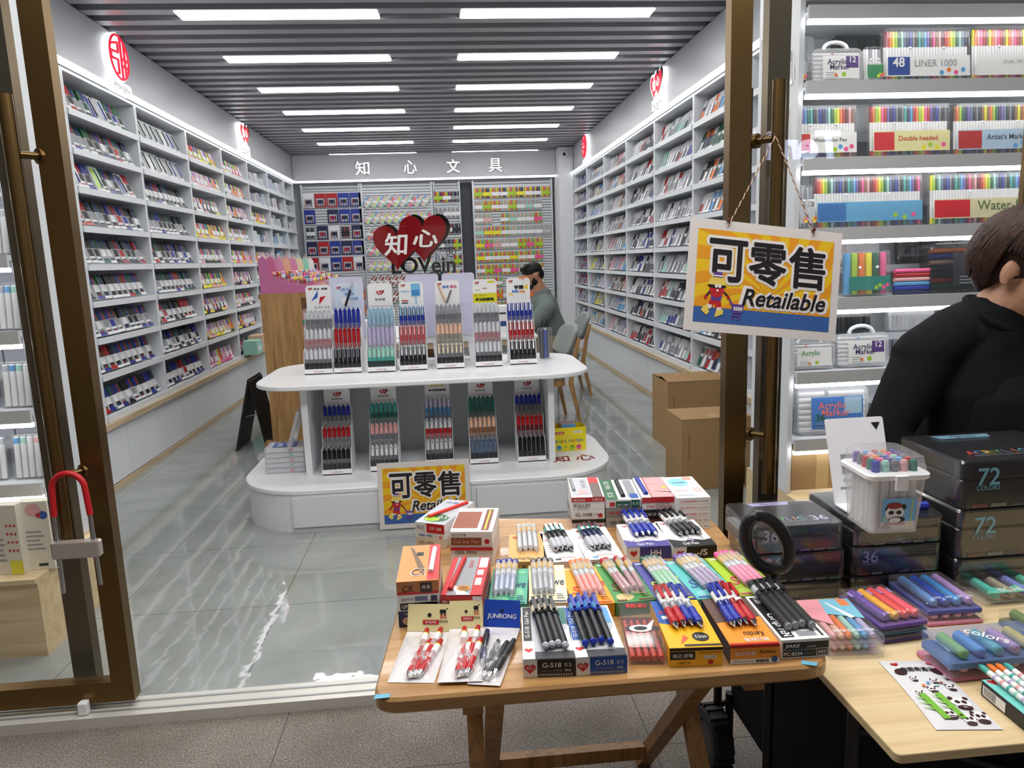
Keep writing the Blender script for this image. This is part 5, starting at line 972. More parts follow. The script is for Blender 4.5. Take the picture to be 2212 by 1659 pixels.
# stacks at the back -----------------------------------------------
def stack(base, wpx, L, items, grp, rz=0):
    """items from the bottom: (py of the upper front edge, name, label, side material, top, front)"""
    a, c = onz(base[0], base[1], TT), onz(base[0] + wpx[0], base[1] + wpx[1], TT); z = TT
    for k, (px, py, lab, side, top, front) in enumerate(items):
        z1 = ony(px, py, a.y).z; pbox_at(a, c, L, z, z1 - z - .0006, lab, side, top, front, grp); z = z1
def pbox_at(a, c, L, z, h, lab, side, top, front, grp, nm='gel_pen_box'):
    xd = Vector((c.x - a.x, c.y - a.y, 0)); w = xd.length; X = frame((a.x, a.y, z + .0004), xd, (-xd.y, xd.x, 0)); t = thing(nm, lab, 'pen box', X, grp)
    b = MB(); b.prism(rrect(0, 0, w, L, .0015, 1), 0, h, side, None, .0008); b.build('carton', t)
    if top: b = MB(); top(b, T(0, 0, h), w, L); b.build('top_print', t)
    if front: b = MB(); front(b, frame((0, -.0002, 0), (1, 0, 0), (0, 0, 1)), w, h); b.build('front_print', t)
def fr_txt(s1, s2=None, bg=None, c1=None, dot=None, band=None):
    def f(b, F, w, h):
        if bg: b.rect(F, 0, 0, w, h, bg)
        if band: b.rect(F, 0, h * .55, w, h * .95, band, .0009)
        b.text(F, s1, w * .36, h * (.3 if band else .5), w * .5, h * .34, c1 or BLACK, .0014, .008)
        if s2: b.text(F, s2, w * .8, h * (.74 if band else .5), w * .26, h * .26, W_ if (band or bg in (K_, GR_)) else BLACK, .0014)
        if dot: b.disc(F, w * .86, h * .4, h * .22, dot, .0014)
    return f
def top_roller(b, F, w, L): b.rect(F, w * .05, L * .1, w * .62, L * .96, C('silver', .3)); b.poly(F, [(w * .2, L * .1), (w * .6, L * .2), (w * .3, L * .4)], C('rose'), .0009); b.rect(F, w * .64, 0, w * .95, L, mat((110, 92, 90), .4)); b.rect(F, w * .64, L * .68, w * .95, L, R_, .0009); b.cyl((w * .12, L * .3, .003), (w * .08, L * .9, .003), .005, None, C('grey'), 8, F); b.text(F @ T(w * .45, L * .66, 0) @ RZ(-PI / 2), 'GEL PEN', 0, 0, L * .4, w * .14, C('grey'), .0012)
def top_green(b, F, w, L): b.rect(F, 0, 0, w * .36, L, GR_); b.text(F @ T(w * .18, L * .7, 0) @ RZ(-PI / 2), 'GEL PEN', 0, 0, L * .4, w * .14, W_, .0012); b.text(F @ T(w * .18, L * .22, 0) @ RZ(-PI / 2), '0.5', 0, 0, L * .2, w * .16, W_, .0012); b.cyl((w * .52, L * .1, .004), (w * .5, L * .9, .004), .007, None, K_, 8, F); b.rect(F, w * .68, L * .1, w * .92, L * .95, C('grey'), .0009); b.rect(F, w * .72, L * .05, w * .95, L * .25, BL_, .0012)
def top_retr(b, F, w, L): b.rect(F, w * .3, 0, w, L, C('rose', .4)); b.cyl((w * .16, L * .12, .004), (w * .12, L * .9, .004), .007, None, C('dblue'), 8, F); b.rect(F, w * .28, 0, w * .31, L, R_, .0009); b.disc(F, w * .8, L * .45, w * .08, C('yellow'), .0012); b.poly(F, [(w * .4, L * .3), (w * .95, L * .2), (w * .94, L * .23)], K_, .0012); b.disc(F, w * .5, L * .7, w * .16, C('rose'), .001)
def top_k27(b, F, w, L): b.rect(F, 0, 0, w, L, W_); b.disc(F, w * .4, L * .72, w * .32, mat((150, 210, 220), .5), .0009, L * .2); b.disc(F, w * .76, L * .9, w * .16, mat((240, 160, 150), .5), .0009, L * .08); b.rect(F, w * .7, L * .25, w * .96, L * .45, mat((244, 196, 190), .5), .0009); b.text(F, 'LOVEINPEN', w * .4, L * .7, w * .4, L * .06, BL_, .0014); b.rect(F, w * .1, L * .3, w * .5, L * .33, C('rose'), .001); b.rect(F, w * .1, L * .1, w * .6, L * .14, C('silver'), .001)
gs = 'stacked pen boxes at the back of the table'
stack((1236, 1143), (71, -2), .19, [(1236, 1131, 'pale pen box at the bottom of the leftmost back stack', mat((206, 190, 190), .4), None, fr_txt('BELONG', None, None, R_, lred)), (1236, 1123, 'black pen box, second lowest in the leftmost back stack', K_, None, None), (1235, 1102, 'white pen box with red dot in the leftmost back stack', W_, None, fr_txt('G-108', '12pcs', None, None, lred)), (1233, 1075, 'white and red ROLLER pen box on top of the leftmost back stack', W_, top_roller, lambda b, F, w, h: (b.rect(F, 0, h * .62, w, h, R_), b.text(F, 'BELONG', w * .24, h * .8, w * .34, h * .2, W_, .0014), b.text(F, '12PCS', w * .78, h * .8, w * .3, h * .2, W_, .0014), b.text(F, 'ROLLER', w * .32, h * .34, w * .5, h * .26, K_, .0014, .006), b.text(F, 'BALL PEN', w * .34, h * .12, w * .3, h * .1, K_, .0014)))], gs)
stack((1309, 1140), (76, -2), .19, [(1309, 1119, 'grey pen box at the bottom of the green topped stack', mat((170, 164, 158), .4), None, fr_txt('GEL PEN', '0.5', None, None, lred)), (1308, 1098, 'taupe pen box in the middle of the green topped stack', mat((150, 144, 138), .4), None, fr_txt('中性笔', None, None, lred)), (1306, 1080, 'white and green pen box marked 0.5 topping its stack', W_, top_green, lambda b, F, w, h: (b.rect(F, w * .08, h * .1, w * .7, h * .8, GR_), b.rect(F, w * .08, h * .1, w * .28, h * .8, lwhite, .0009), b.rect(F, w * .11, h * .2, w * .26, h * .7, R_, .0012), b.text(F, 'GP-380', w * .48, h * .36, w * .32, h * .24, W_, .0014, 0, .2), b.rect(F, w * .72, h * .05, w * .96, h * .95, GR_, .0009), b.text(F, '0.5', w * .84, h * .5, w * .16, h * .34, W_, .0014)))], gs)
stack((1387, 1138), (73, -2), .19, [(1386, 1121, 'plum coloured pen box under the black one, third back stack', mat((112, 60, 66), .4), None, fr_txt('GEL PEN', None, None, W_)), (1385, 1102, 'black pen box in the third back stack', K_, None, fr_txt('CAP UP PEN', '12pcs', K_, W_)), (1382, 1075, 'white and red RETRACTABLE pen box on the third back stack', W_, top_retr, lambda b, F, w, h: (b.rect(F, 0, h * .55, w, h, R_), b.text(F @ T(w * .5, h * .25, 0) @ RZ(PI), 'RETRACTABLE', 0, 0, w * .74, h * .22, R_, .0014, .008), b.text(F @ T(w * .6, h * .44, 0) @ RZ(PI), 'GEL INK PEN', 0, 0, w * .4, h * .12, K_, .0014)))], gs)
it = []
for k, py in enumerate((1132, 1119, 1105, 1092, 1077)): it.append((1460, py, ['lowest thin white pen box, rightmost back stack', 'second lowest thin white pen box, rightmost back stack', 'middle thin white pen box, rightmost back stack', 'second highest thin white pen box, rightmost back stack', 'topmost thin white box with pale blue cloud print, rightmost back stack'][k], W_, top_k27 if k == 4 else None, fr_txt('LOVEINPEN', 'K-30' if k < 2 else 'K-27A', None, lred)))
stack((1462, 1145), (72, -3), .20, it, gs)
# left piles -------------------------------------------------------
def top_gp(b, F, w, L): b.rect(F, 0, 0, w, L, C('silver', .3)); b.disc(F, w * .5, L * .22, w * .4, GR_, .0009, L * .15); b.disc(F, w * .4, L * .16, w * .26, C('lime'), .0012, L * .08); b.text(F, '0.5', w * .68, L * .26, w * .3, L * .1, W_, .0015); b.cyl((w * .25, L * .2, .004), (w * .85, L * .9, .004), .006, None, mat((226, 60, 50), .3), 8, F); b.text(F, 'GP-188', w * .35, L * .86, w * .4, L * .07, BL_, .0012)
gl = 'pen boxes piled at the left of the table'
a, c = onz(899, 1178, TT), onz(962, 1186, TT)
def side_dir(ax, ay, bx, by): return onz(ax, ay, TT), onz(bx, by, TT)
zz = [TT]; 
for py in (1160, 1147, 1136): zz.append(ony(896, py, a.y).z)
for k, (lab, sd, tp_, fr_) in enumerate([('white and gold pen box at the bottom of the far left pile', mat((226, 214, 194), .4), None, fr_txt('GEL PEN', None, None, C('brown'))), ('white pen box with an orange dot, middle of the far left pile', W_, None, fr_txt('晨笔', 'Gel Ink Pen', None, BL_, mat((232, 80, 50), .4))), ('white and red pen box with green disc topping the far left pile', W_, top_gp, lambda b, F, w, h: (b.rect(F, w * .4, 0, w, h, R_), b.text(F, '知己', w * .2, h * .5, w * .26, h * .4, K_, .0014), b.text(F, 'GP-188', w * .7, h * .5, w * .4, h * .34, W_, .0014)))]):
    pbox_at(a, c, .20, zz[k], zz[k + 1] - zz[k] - .0006 if k < 2 else .026, lab, sd, tp_, fr_, gl)
a, c = onz(975, 1222, TT), onz(1066, 1222, TT); z = TT
def top_br(b, F, w, L): b.rect(F, 0, 0, w, L, W_); b.rect(F, w * .02, L * .14, w * .62, L * .84, mat((150, 78, 54), .4)); b.rect(F, w * .72, L * .06, w * .9, L * .94, mat((130, 60, 50), .4)); b.rect(F, w * .79, L * .1, w * .83, L * .9, C('yellow'), .0009); b.rect(F, 0, L * .03, w * .5, L * .06, C('silver'), .0009)
for lab, h, sd, tp_, fr_ in (('white and black pen box at the bottom of the brown topped pile', .030, W_, None, fr_txt('RETRACTABLE', None, None, R_)), ('red edged pen box in the middle of the brown topped pile', .022, mat((226, 222, 220), .4), None, fr_txt('GEL PEN', None, None, K_, None, R_)), ('large white Gel Ink Pen box with brown print topping its pile', .040, W_, top_br, lambda b, F, w, h: (b.rect(F, w * .02, h * .1, w * .74, h * .62, mat((140, 74, 52), .4)), b.text(F, 'Gel Ink Pen', w * .38, h * .36, w * .6, h * .26, mat((206, 170, 150), .4), .0014, .006), b.disc(F, w * .87, h * .36, h * .17, R_, .001), b.text(F, '知己好笔', w * .22, h * .8, w * .34, h * .2, K_, .0014)))):
    pbox_at(a, c, .18, z, h - .0006, lab, sd, tp_, fr_, gl); z += h
a, c = onz(862, 1356, TT), onz(952, 1350, TT); z = TT
def top_cr(b, F, w, L): og = mat((214, 148, 84), .4); b.rect(F, 0, 0, w, L, og); b.rect(F, w * .72, L * .02, w, L, mat((206, 60, 66), .4), .0009); b.poly(F, [(w * .2, L * .96), (w * .3, L * .9), (w * .66, L * .3), (w * .5, L * .28)], mat((120, 92, 70), .4), .001); b.text(F, 'CR', w * .5, L * .22, w * .36, L * .2, W_, .0014, .02, .2); b.text(F, 'CR', w * .5, L * .22, w * .32, L * .17, mat((90, 46, 30), .4), .002, .0, .2); b.cyl((w * .8, L * .2, .003), (w * .86, L * .85, .003), .006, None, W_, 8, F); b.rect(F, w * .4, L * .68, w * .58, L * .78, K_, .0012)
def fr_cr(b, F, w, h): b.rect(F, 0, 0, w, h, mat((176, 116, 64), .4)); b.rect(F, 0, 0, w, h * .2, R_, .0009); b.rect(F, w * .56, h * .1, w * .84, h * .9, mat((60, 40, 34), .4), .0012); b.text(F, '0.5', w * .7, h * .56, w * .18, h * .24, W_, .0016, .02); b.text(F, 'CR', w * .26, h * .46, w * .26, h * .5, mat((80, 42, 30), .4), .0014, .02, .2)
for lab, py, sd, tp_, fr_ in (('navy pen box at the bottom of the orange topped pile', 1322, mat((34, 48, 96), .4), None, lambda b, F, w, h: (b.disc(F, w * .2, h * .4, h * .25, C('peach'), .001), b.text(F, 'YJL', w * .2, h * .85, w * .12, h * .15, W_, .0014))), ('white and black pen box under the orange one', 1286, W_, None, lambda b, F, w, h: (b.rect(F, w * .06, h * .08, w * .95, h * .5, K_), b.text(F, 'GP-827', w * .28, h * .3, w * .36, h * .2, W_, .0014, .006), b.text(F, '12', w * .66, h * .3, w * .1, h * .2, W_, .0014), b.text(F, '益好办', w * .24, h * .72, w * .3, h * .16, K_, .0014), b.rect(F, w * .42, h * .6, w * .72, h * .86, C('slate'), .001), b.rect(F, w * .8, h * .56, w * .95, h * .88, C('navy'), .001))), ('orange pen box with crimson strip topping the left pile', 1258, mat((206, 140, 78), .4), top_cr, fr_cr)):
    z1 = ony(863, py, a.y).z; pbox_at(a, c, .20, z, z1 - z - .0006, lab, sd, tp_, fr_, gl); z = z1
a, c = onz(955, 1352, TT), onz(1043, 1352, TT)
def top_of(b, F, w, L): b.rect(F, 0, 0, w, L, C('grey', .3)); b.rect(F, 0, 0, w * .14, L, R_, .0009); b.rect(F, w * .72, 0, w, L, R_, .0009); b.rect(F, w * .76, L * .7, w * .98, L * .98, W_, .0012); b.rect(F, w * .76, L * .5, w * .92, L * .64, W_, .0012); b.rect(F, w * .76, L * .24, w * .92, L * .42, W_, .0012); b.poly(F, [(w * .14, L * .3), (w * .4, 0), (w * .72, 0), (w * .5, L * .12)], W_, .0012); b.disc(F, w * .52, L * .16, w * .17, mat((206, 140, 50), .4), .0016, L * .07); b.disc(F, w * .52, L * .16, w * .12, mat((150, 90, 30), .4), .002, L * .045); b.cyl((w * .2, L * .1, .004), (w * .32, L * .94, .004), .006, None, R_, 8, F); b.text(F @ T(w * .55, L * .8, 0) @ RZ(-PI / 2), 'OFFICE', 0, 0, L * .22, w * .1, R_, .0014)
pbox_at(a, c, .20, TT, .034, 'grey pen box lying under the red OFFICE box', mat((170, 168, 170), .4), None, None, gl)
pbox_at(a, c, .20, TT + .0344, .036, 'red and grey OFFICE pen box beside the orange pile', R_, top_of, lambda b, F, w, h: (b.rect(F, w * .2, h * .3, w * .72, h * .68, C('silver')), b.text(F, 'GEL PEN 0.5', w * .46, h * .5, w * .44, h * .2, K_, .0014), b.disc(F, w * .1, h * .5, h * .2, C('rose'), .001), b.rect(F, w * .78, h * .1, w, h * .95, W_, .001)), gl)
# ---------------------------------------------------------------- bags of pens at the front left
def bag(label, quad, hd, z, grp, pens, col_, txt, cover):
    """quad: TL, TR, BR, BL in the photograph, all lying on the table"""
    Q = [onz(px, py, TT) for px, py in quad]; o = (Q[2] + Q[3]) / 2; o.z = TT + z; up = ((Q[0] + Q[1]) / 2 - (Q[2] + Q[3]) / 2); up.z = 0; L = up.length; X = frame(o, Vector((up.y, -up.x, 0)), up)
    t = thing('pen_bag', label, 'pen bag', X, grp); wb, wt = (Q[2] - Q[3]).length / 2, (Q[1] - Q[0]).length / 2
    b = MB(); n, m_ = 10, 12; vs = []
    for s_ in (0, 1):
        for i in range(n + 1):
            for j in range(m_ + 1):
                v = i / n; u = -1 + 2 * j / m_; ww = wb + (wt - wb) * (i / n) ** .8; puff = math.sin(PI * (u + 1) / 2) ** .5 * math.sin(PI * min(1, .12 + i / n)) ** .5 if abs(u) < 1 else 0
                vs.append((u * ww, v * L, (.0006 if s_ == 0 else .001 + .016 * puff + .0022 * math.sin(9 * u + 13 * v) * puff)))
    N = (n + 1) * (m_ + 1); fs = []
    for i in range(n):
        for j in range(m_): a = i * (m_ + 1) + j; q = (a, a + 1, a + m_ + 2, a + m_ + 1); fs += [q[::-1], tuple(k + N for k in q)]
    b.add(vs[:N], [f_ for f_ in fs if f_[0] < N], mat((232, 228, 230), .35), None, True); b.add(vs[N:], [tuple(k - N for k in f_) for f_ in fs if f_[0] >= N], POLY, None, True); b.build('clear_bag', t)
    b = MB(); HH = .056; YH = T(0, L, .001) @ RX(hd) @ T(0, 0, 0); hm = mat(col_, .3); b.prism([(-wt, 0), (wt, 0), (wt * .98, HH), (-wt * .98, HH)], 0, .002, hm, YH); F = YH @ T(0, HH - L, .0021); hd = HH / L
    if txt == 'sg': b.text(F, 'SG', wt * .62, L * (1 - hd * .46), wt * .3, hd * L * .13, lred, .0008, .02); b.text(F, 'Home', wt * .62, L * (1 - hd * .62), wt * .42, hd * L * .11, BLACK, .0008, .01); b.rect(F, -wt * .3, L * (1 - hd * .74), wt * .42, L * (1 - hd * .58), lred); b.text(F, '38 BUNS', wt * .06, L * (1 - hd * .66), wt * .5, hd * L * .09, W_, .001); b.rect(F, wt * .46, L * (1 - hd * .34), wt * .74, L * (1 - hd * .2), K_); b.rect(F, wt * .74, L * (1 - hd * .18), wt * .84, L * (1 - hd * .15), K_); b.disc(F, wt * .54, L * (1 - hd * .38), wt * .04, K_); b.disc(F, wt * .7, L * (1 - hd * .38), wt * .04, K_)
    else: b.text(F, 'JUNRONG', 0, L * (1 - hd * .62), wt * 1.6, hd * L * .22, W_, .0008, .012, .1)
    b.disc(F, 0, L * (1 - hd * .4), wt * .09, K_); b.build('header_card', t)
    for i, (u, v, ln, a, cc) in enumerate(pens):
        b = MB(); Y = T(u * wb, v * L, .009) @ RZ(a) @ RX(-PI / 2)
        b.lathe([(.003, 0, STEEL), (.0066, .012, C(cc, .2)), (.0078, .03, C(cc, .2)), (.007, .055, clear((240, 210, 210) if cc == 'red' else (60, 60, 66), .5, .05)), (.007, .08, W_ if cc == 'red' else K_), (.007, .105, C('yellow') if cc == 'red' else K_), (.007, .108, C(cc, .3)), (.005, .13)], K_, Y, 10); b.build('pen', t)
RP = [(-.12, .03, 1, -.04, 'red'), (.10, .05, 1, -.06, 'red'), (.30, .06, 1, -.16, 'red'), (.02, .28, 1, .03, 'red'), (.3, .30, 1, -.1, 'red')]
bag('clear bag of red pens with cream header, leftmost on the table', ((880, 1365), (976, 1365), (938, 1476), (836, 1476)), 1.2, .0006, 'bags of red pens', RP, (236, 226, 170), 'sg', 0)
bag('clear bag of red pens overlapping the leftmost bag', ((972, 1366), (1044, 1359), (1044, 1474), (944, 1486)), 1.2, .006, 'bags of red pens', RP, (236, 226, 170), 'sg', 0)
bag('clear bag of black pens with blue header card', ((1044, 1360), (1124, 1356), (1080, 1487), (1010, 1480)), 1.2, .003, None, [(-.1, .06, 1, -.06, 'black'), (.25, .05, 1, -.12, 'black'), (.5, .1, 1, -.16, 'black'), (-.4, .25, 1, .1, 'navy')], (28, 70, 176), 'j', 0)
# ================================================================ lit display units behind the side glazing
DZ = [2.485, 2.19, 1.88, 1.585, 1.28, .955, .645]
def display_unit(s, x0, x1, zb, label):
    t = thing('display_shelf_unit', label, 'shelf unit', T(0, 0, 0), 'lit display units behind the front glazing'); sb = lambda a, b_, c, d, e, f: (min(a, d), b_, c, max(a, d), e, f)
    b = MB(); b.box(*sb(x0, 3.10, zb, x0 + s * .022, 3.50, 3.2, SHELF)[:6], SHELF) if False else b.box(min(x0, x0 + s * .022), 3.10, zb + .001, max(x0, x0 + s * .022), 3.50, 3.2, SHELF); b.build('upright', t)
    b = MB(); b.box(min(x1, x1 - s * .022), 3.10, zb + .001, max(x1, x1 - s * .022), 3.50, 3.2, SHELF); b.build('upright', t)
    lo, hi = sorted((x0 + s * .0235, x1 - s * .0235))
    b = MB(); b.box(lo, 3.47, zb + .001, hi, 3.49, 3.2, back_m)
    for k in range(1, 8): x = lo + (hi - lo) * k / 8; b.box(x - .003, 3.469, zb + .02, x + .003, 3.4705, 3.2, slot_m)
    b.build('back_panel', t)
    for z in DZ:
        b = MB(); b.box(lo, 3.085, z - .02, hi, 3.468, z, SHELF); b.box(lo, 3.07, z - .05, hi, 3.084, z + .004, mat((200, 203, 206), .4)); o = b.build('shelf', t)
        b = MB(); b.box(lo, 3.074, z - .068, hi, 3.092, z - .051, mat((255, 255, 255), .5, 0, 9)); b.build('led_strip', o)
        b = MB(); b.box(lo, 3.33, z + .12, hi, 3.46, z + .13, SHELF); b.box(lo, 3.325, z + .10, hi, 3.33, z + .135, mat((190, 194, 198), .4)); b.build('step_shelf', o)
display_unit(1, 1.515, 2.95, .39, 'white lit shelving of marker sets behind the right glazing')
display_unit(-1, -1.70, -2.95, .33, 'white lit shelving of marker packs behind the left glazing')
for s, x0, x1, zt, lb in ((1, 1.515, 2.95, .388, 'pale wooden plinth under the right window shelving'), (-1, -1.66, -2.95, .328, 'pale wooden plinth under the left window shelving')):
    t = thing('display_plinth', lb, 'plinth', T((x0 + x1) / 2, 3.2, 0)); h = abs(x1 - x0) / 2; b = MB(); b.box(-h, -.36, 0, h, .34, zt - .02, PINE); b.build('body', t); b = MB(); b.prism(rrect(-h, -.37, h, .34, .004, 1), zt - .0195, zt, PINE); b.build('top', t)
t = None
for i, (x, w) in enumerate(((1.56, .30), (1.875, .32), (2.21, .33), (2.56, .33))):
    o = thing('brown_carton', f'brown carton {ORD[i]} from the door under the right window shelves', 'carton', T(x, 3.14, .389), 'brown cartons under the right window shelves'); b = MB(); b.box(0, 0, 0, w, .26, .185, CARD); b.build('body', o); b = MB(); b.box(w * .5 - .03, -.0006, 0, w * .5 + .03, .0, .185, mat((186, 156, 112), .25)); b.build('tape', o)
RBW = ['maroon', 'red', 'orange', 'yellow', 'lime', 'green', 'mint', 'slate', 'navy', 'dblue', 'smoke', 'black', 'teal', 'dteal', 'sky', 'purple', 'maroon', 'pink', 'brown', 'rose']
def mset(label, q, z, kind, cs, lab=None, y=3.13, lean=.10, name='marker_set', depth=.05):
    """a marker set seen at q = x0, y0, x1, y1 in the photograph, standing on the shelf at z"""
    a, c = ony(q[0], q[3], y), ony(q[2], q[3], y); top = ony((q[0] + q[2]) / 2, q[1], y).z; w = c.x - a.x; h = max(.05, top - z - .002)
    X = T((a.x + c.x) / 2, y, z + .0015 + depth * math.sin(lean)) @ RX(-lean); t = thing(name, label, 'marker set', X, 'marker sets in the window shelving'); h2 = w / 2
    if kind in ('row', 'jumbo'):
        n = max(6, int(w / (.013 if kind == 'row' else .03))); b = MB(); r = w / n * .48
        for k in range(n):
            m = C(cs[k % len(cs)], .3); wb = W_ if kind == 'row' else m; X2 = T(-h2 + (k + .5) * w / n, depth * .5, .003)
            b.lathe([(r * .8, 0, m), (r, .004, m), (r, h * .12, wb), (r, h * .66, m), (r, h * .93, m), (r * .7, h * .96)], m, X2, 8)
        b.build('markers', t); b = MB(); b.prism(rrect(-h2, 0, h2, depth, .008, 3), 0, h, PLASTIC, None, .004); b.build('clear_sleeve', t)
        b = MB(); F = frame((0, -.0008, 0), (1, 0, 0), (0, 0, 1)); bg = lab[1]; b.rect(F, -h2 + .004, h * .10, h2 - .004, h * (.48 if kind == 'row' else .42), bg); b.rect(F, -h2 + .006, h * .12, -h2 * .45, h * .46 if kind == 'row' else h * .4, lab[2]) if lab[2] else None
        if lab[0]: b.text(F, lab[0], w * .08, h * .34, w * .5, None, lab[3] if len(lab) > 3 else BLACK, .0014, .008)
        if len(lab) > 4: b.text(F, lab[4], -h2 * .72, h * .36, w * .14, None, W_, .002, .02)
        for k in range(4): b.disc(F, h2 * (.3 + .17 * k), h * (.16 + .05 * (k % 2)), h * .045, C(pick('lime', 'orange', 'pink', 'sky', 'yellow')), .0012)
        b.build('label', t); b = MB(); [b.ball((x * h2, -.002, h * .62), .007, WHITE, 8) for x in (-.45, .35)]; b.build('snap_button', t)
    else:  # a handled case of markers lying across, or a dark case
        dark_ = kind == 'dark'; cm = SMOKE if dark_ else clear((240, 242, 246), .28, .1)
        b = MB(); hb = h * .82; b.prism(rrect(-h2, 0, h2, hb, min(.03, h2 * .3), 5), 0, depth, cm, frame((0, depth, 0), (1, 0, 0), (0, 0, 1)), .006); b.build('case', t)
        b = MB(); n = 7
        for k in range(n): zz = hb * (.08 + .86 * k / n); b.cyl((-h2 * .92, depth * .5, zz + .006), (h2 * .92, depth * .5, zz + .006), hb / n * .38, None, W_ if not dark_ else C(['green', 'red', 'black', 'navy', 'peach', 'dblue', 'orange'][k], .4), 8); b.cyl((h2 * (.3 if k % 2 else -.2), depth * .5, zz + .006), (h2 * (.42 if k % 2 else -.1), depth * .5, zz + .006), hb / n * .385, None, C(cs[k % len(cs)]), 8)
        b.build('markers', t)
        b = MB(); A = [(-h2 * .5, depth / 2, hb)] + [(-h2 * .45 * math.cos(PI * k / 8), depth / 2, hb + (h - hb) * (.2 + .8 * math.sin(PI * k / 8))) for k in range(9)] + [(h2 * .5, depth / 2, hb)]; b.tube(A, min(.009, h * .05), mat((236, 238, 242), .3) if not dark_ else K_, 8); b.build('handle', t)
        b = MB(); F = frame((0, -.0006, 0), (1, 0, 0), (0, 0, 1)); bg = lab[1]; b.rect(F, -h2 * .62, hb * .12, h2 * .82, hb * .78, bg)
        if lab[2]: b.rect(F, h2 * .30, hb * .42, h2 * .78, hb * .76, lab[2])
        if lab[0]:
            for i, wd in enumerate(lab[0].split('|')): b.text(F, wd, h2 * (-.05 if i == 0 else .05), hb * (.58 - .13 * i), h2 * .78, None, lab[3] if len(lab) > 3 else BLACK, .0016, .01)
        if len(lab) > 4: b.text(F, lab[4], h2 * .56 if lab[4] == '12' else -h2 * .38, hb * (.66 if lab[4] == '12' else .36), h2 * .24, None, W_ if lab[4] == '12' else GR_, .002, .02)
        if len(lab) > 5: b.text(F, lab[5], -h2 * .36, hb * .2, h2 * .34, None, mat((30, 110, 150), .5), .002, .01)
        b.disc(F, h2 * .2, hb * .24, hb * .07, C('lime'), .0012); b.disc(F, -h2 * .1, hb * .22, hb * .05, C('orange'), .0012); lines(b, F, -h2 * .5, h2 * .0, hb * .15, hb * .28, 3, C('grey'), .001); b.build('label', t)
    return t
WB, LB = mat((232, 232, 230), .5), mat((96, 160, 200), .5)
mset('clear handled case of twelve acrylic markers, top window shelf', (1757, 86, 1867, 165), 2.19, 'case', ['red', 'white', 'rose'], ('Acrylic|Marker', WB, mat((90, 60, 130), .4), mat((60, 40, 90), .4), '12'))
mset('slim pack of white pens with green band, top window shelf', (1873, 100, 1912, 163), 2.19, 'row', ['white', 'white', 'grey'], ('', mat((60, 140, 90), .4), None), lean=.14)
mset('wide pack of forty eight coloured markers, top window shelf', (1916, 58, 2098, 160), 2.19, 'row', RBW, ('LINER 1000', WB, mat((40, 70, 150), .4), C('grey'), '48'))
mset('frosted case of dual tip brush pens, top window shelf', (2108, 54, 2290, 158), 2.19, 'row', ['yellow', 'orange', 'rose', 'pink', 'red', 'brown'], ('DUAL TIP BRUSH PEN', WB, None, C('grey')))
mset('narrow clear pack at the left end of the top window shelf', (1714, 104, 1745, 168), 2.19, 'row', ['silver', 'white', 'green'], ('', C('silver'), None))
mset('watercolor pen pack with colourful caps, second window shelf', (1712, 226, 1853, 330), 1.88, 'row', RBW[::-1], ('Watercolor Pen', WB, mat((200, 60, 60), .4)))
mset('double ended marker pack with flower print, second window shelf', (1886, 222, 2054, 326), 1.88, 'row', ['red', 'orange', 'lime', 'yellow', 'pink', 'red', 'purple', 'navy', 'dblue', 'smoke', 'black', 'smoke', 'teal', 'navy', 'sky'], ('Double headed', mat((226, 220, 160), .5), mat((206, 50, 60), .4), lred))
mset("dark pack of artist's markers, second window shelf", (2068, 220, 2260, 324), 1.88, 'row', ['brown', 'orange', 'lime', 'green', 'navy', 'purple', 'slate', 'black', 'smoke', 'black', 'brown', 'yellow'], ("Artist's Markers", mat((176, 200, 220), .4), mat((180, 50, 50), .4), mat((60, 60, 80), .4)))
mset('large clear rainbow marker case with blue label, third window shelf', (1764, 378, 1994, 490), 1.585, 'row', RBW, ('', LB, mat((60, 110, 170), .4)))
mset('large clear rainbow marker case with cream label, third window shelf', (2016, 370, 2300, 482), 1.585, 'row', RBW[3:] + RBW[:3], ('Water-based', mat((206, 200, 160), .5), lred, mat((90, 110, 70), .4)))
for k in range(3): mset(f'slender clear marker tube {ORD[k]} at the left of the third window shelf', (1708 + 19 * k, 400, 1725 + 19 * k, 495), 1.585, 'row', ['silver', 'grey', 'white'], ('', C('silver'), None), lean=.15, y=3.14 + .0 * k)
mset('box of jumbo rainbow crayons with green band, fourth window shelf', (1832, 545, 1925, 640), 1.28, 'jumbo', ['sky', 'lime', 'orange', 'yellow', 'green', 'pink', 'dblue', 'orange', 'yellow'], ('', mat((50, 130, 120), .4), None), depth=.08)
mset('black handled marker case with white sketch label, fourth window shelf', (2012, 500, 2250, 634), 1.28, 'dark', ['green', 'red', 'orange', 'navy'], ('', mat((44, 46, 52), .4), mat((200, 196, 200), .5)), depth=.09)
for k in range(6): p = ony(1968, 632, 3.16); o = MB(); o.cyl((-.085, 0, 0), (.085, 0, 0), .0095, None, C(['navy', 'dblue', 'sky', 'rose', 'red', 'pink'][k]), 10); o = o.build('marker', None, T(p.x, 3.16, 1.2905 + k * .0195)); tag(o, f'{["navy","blue","sky blue","rose","red","pink"][k]} marker in the lying pile on the fourth window shelf', 'marker', 'markers piled on the fourth window shelf')
mset('clear case of acrylic markers with red logo, fifth window shelf', (1702, 730, 1806, 794), .955, 'case', ['red', 'sky', 'white'], ('Acrylic', WB, None, mat((60, 150, 90), .4)))
mset('clear handled case of twelve acrylic markers, fifth window shelf', (1812, 706, 1922, 788), .955, 'case', ['sky', 'lime', 'red'], ('Acrylic|Marker', WB, mat((90, 60, 130), .4), mat((60, 40, 90), .4), '12'))
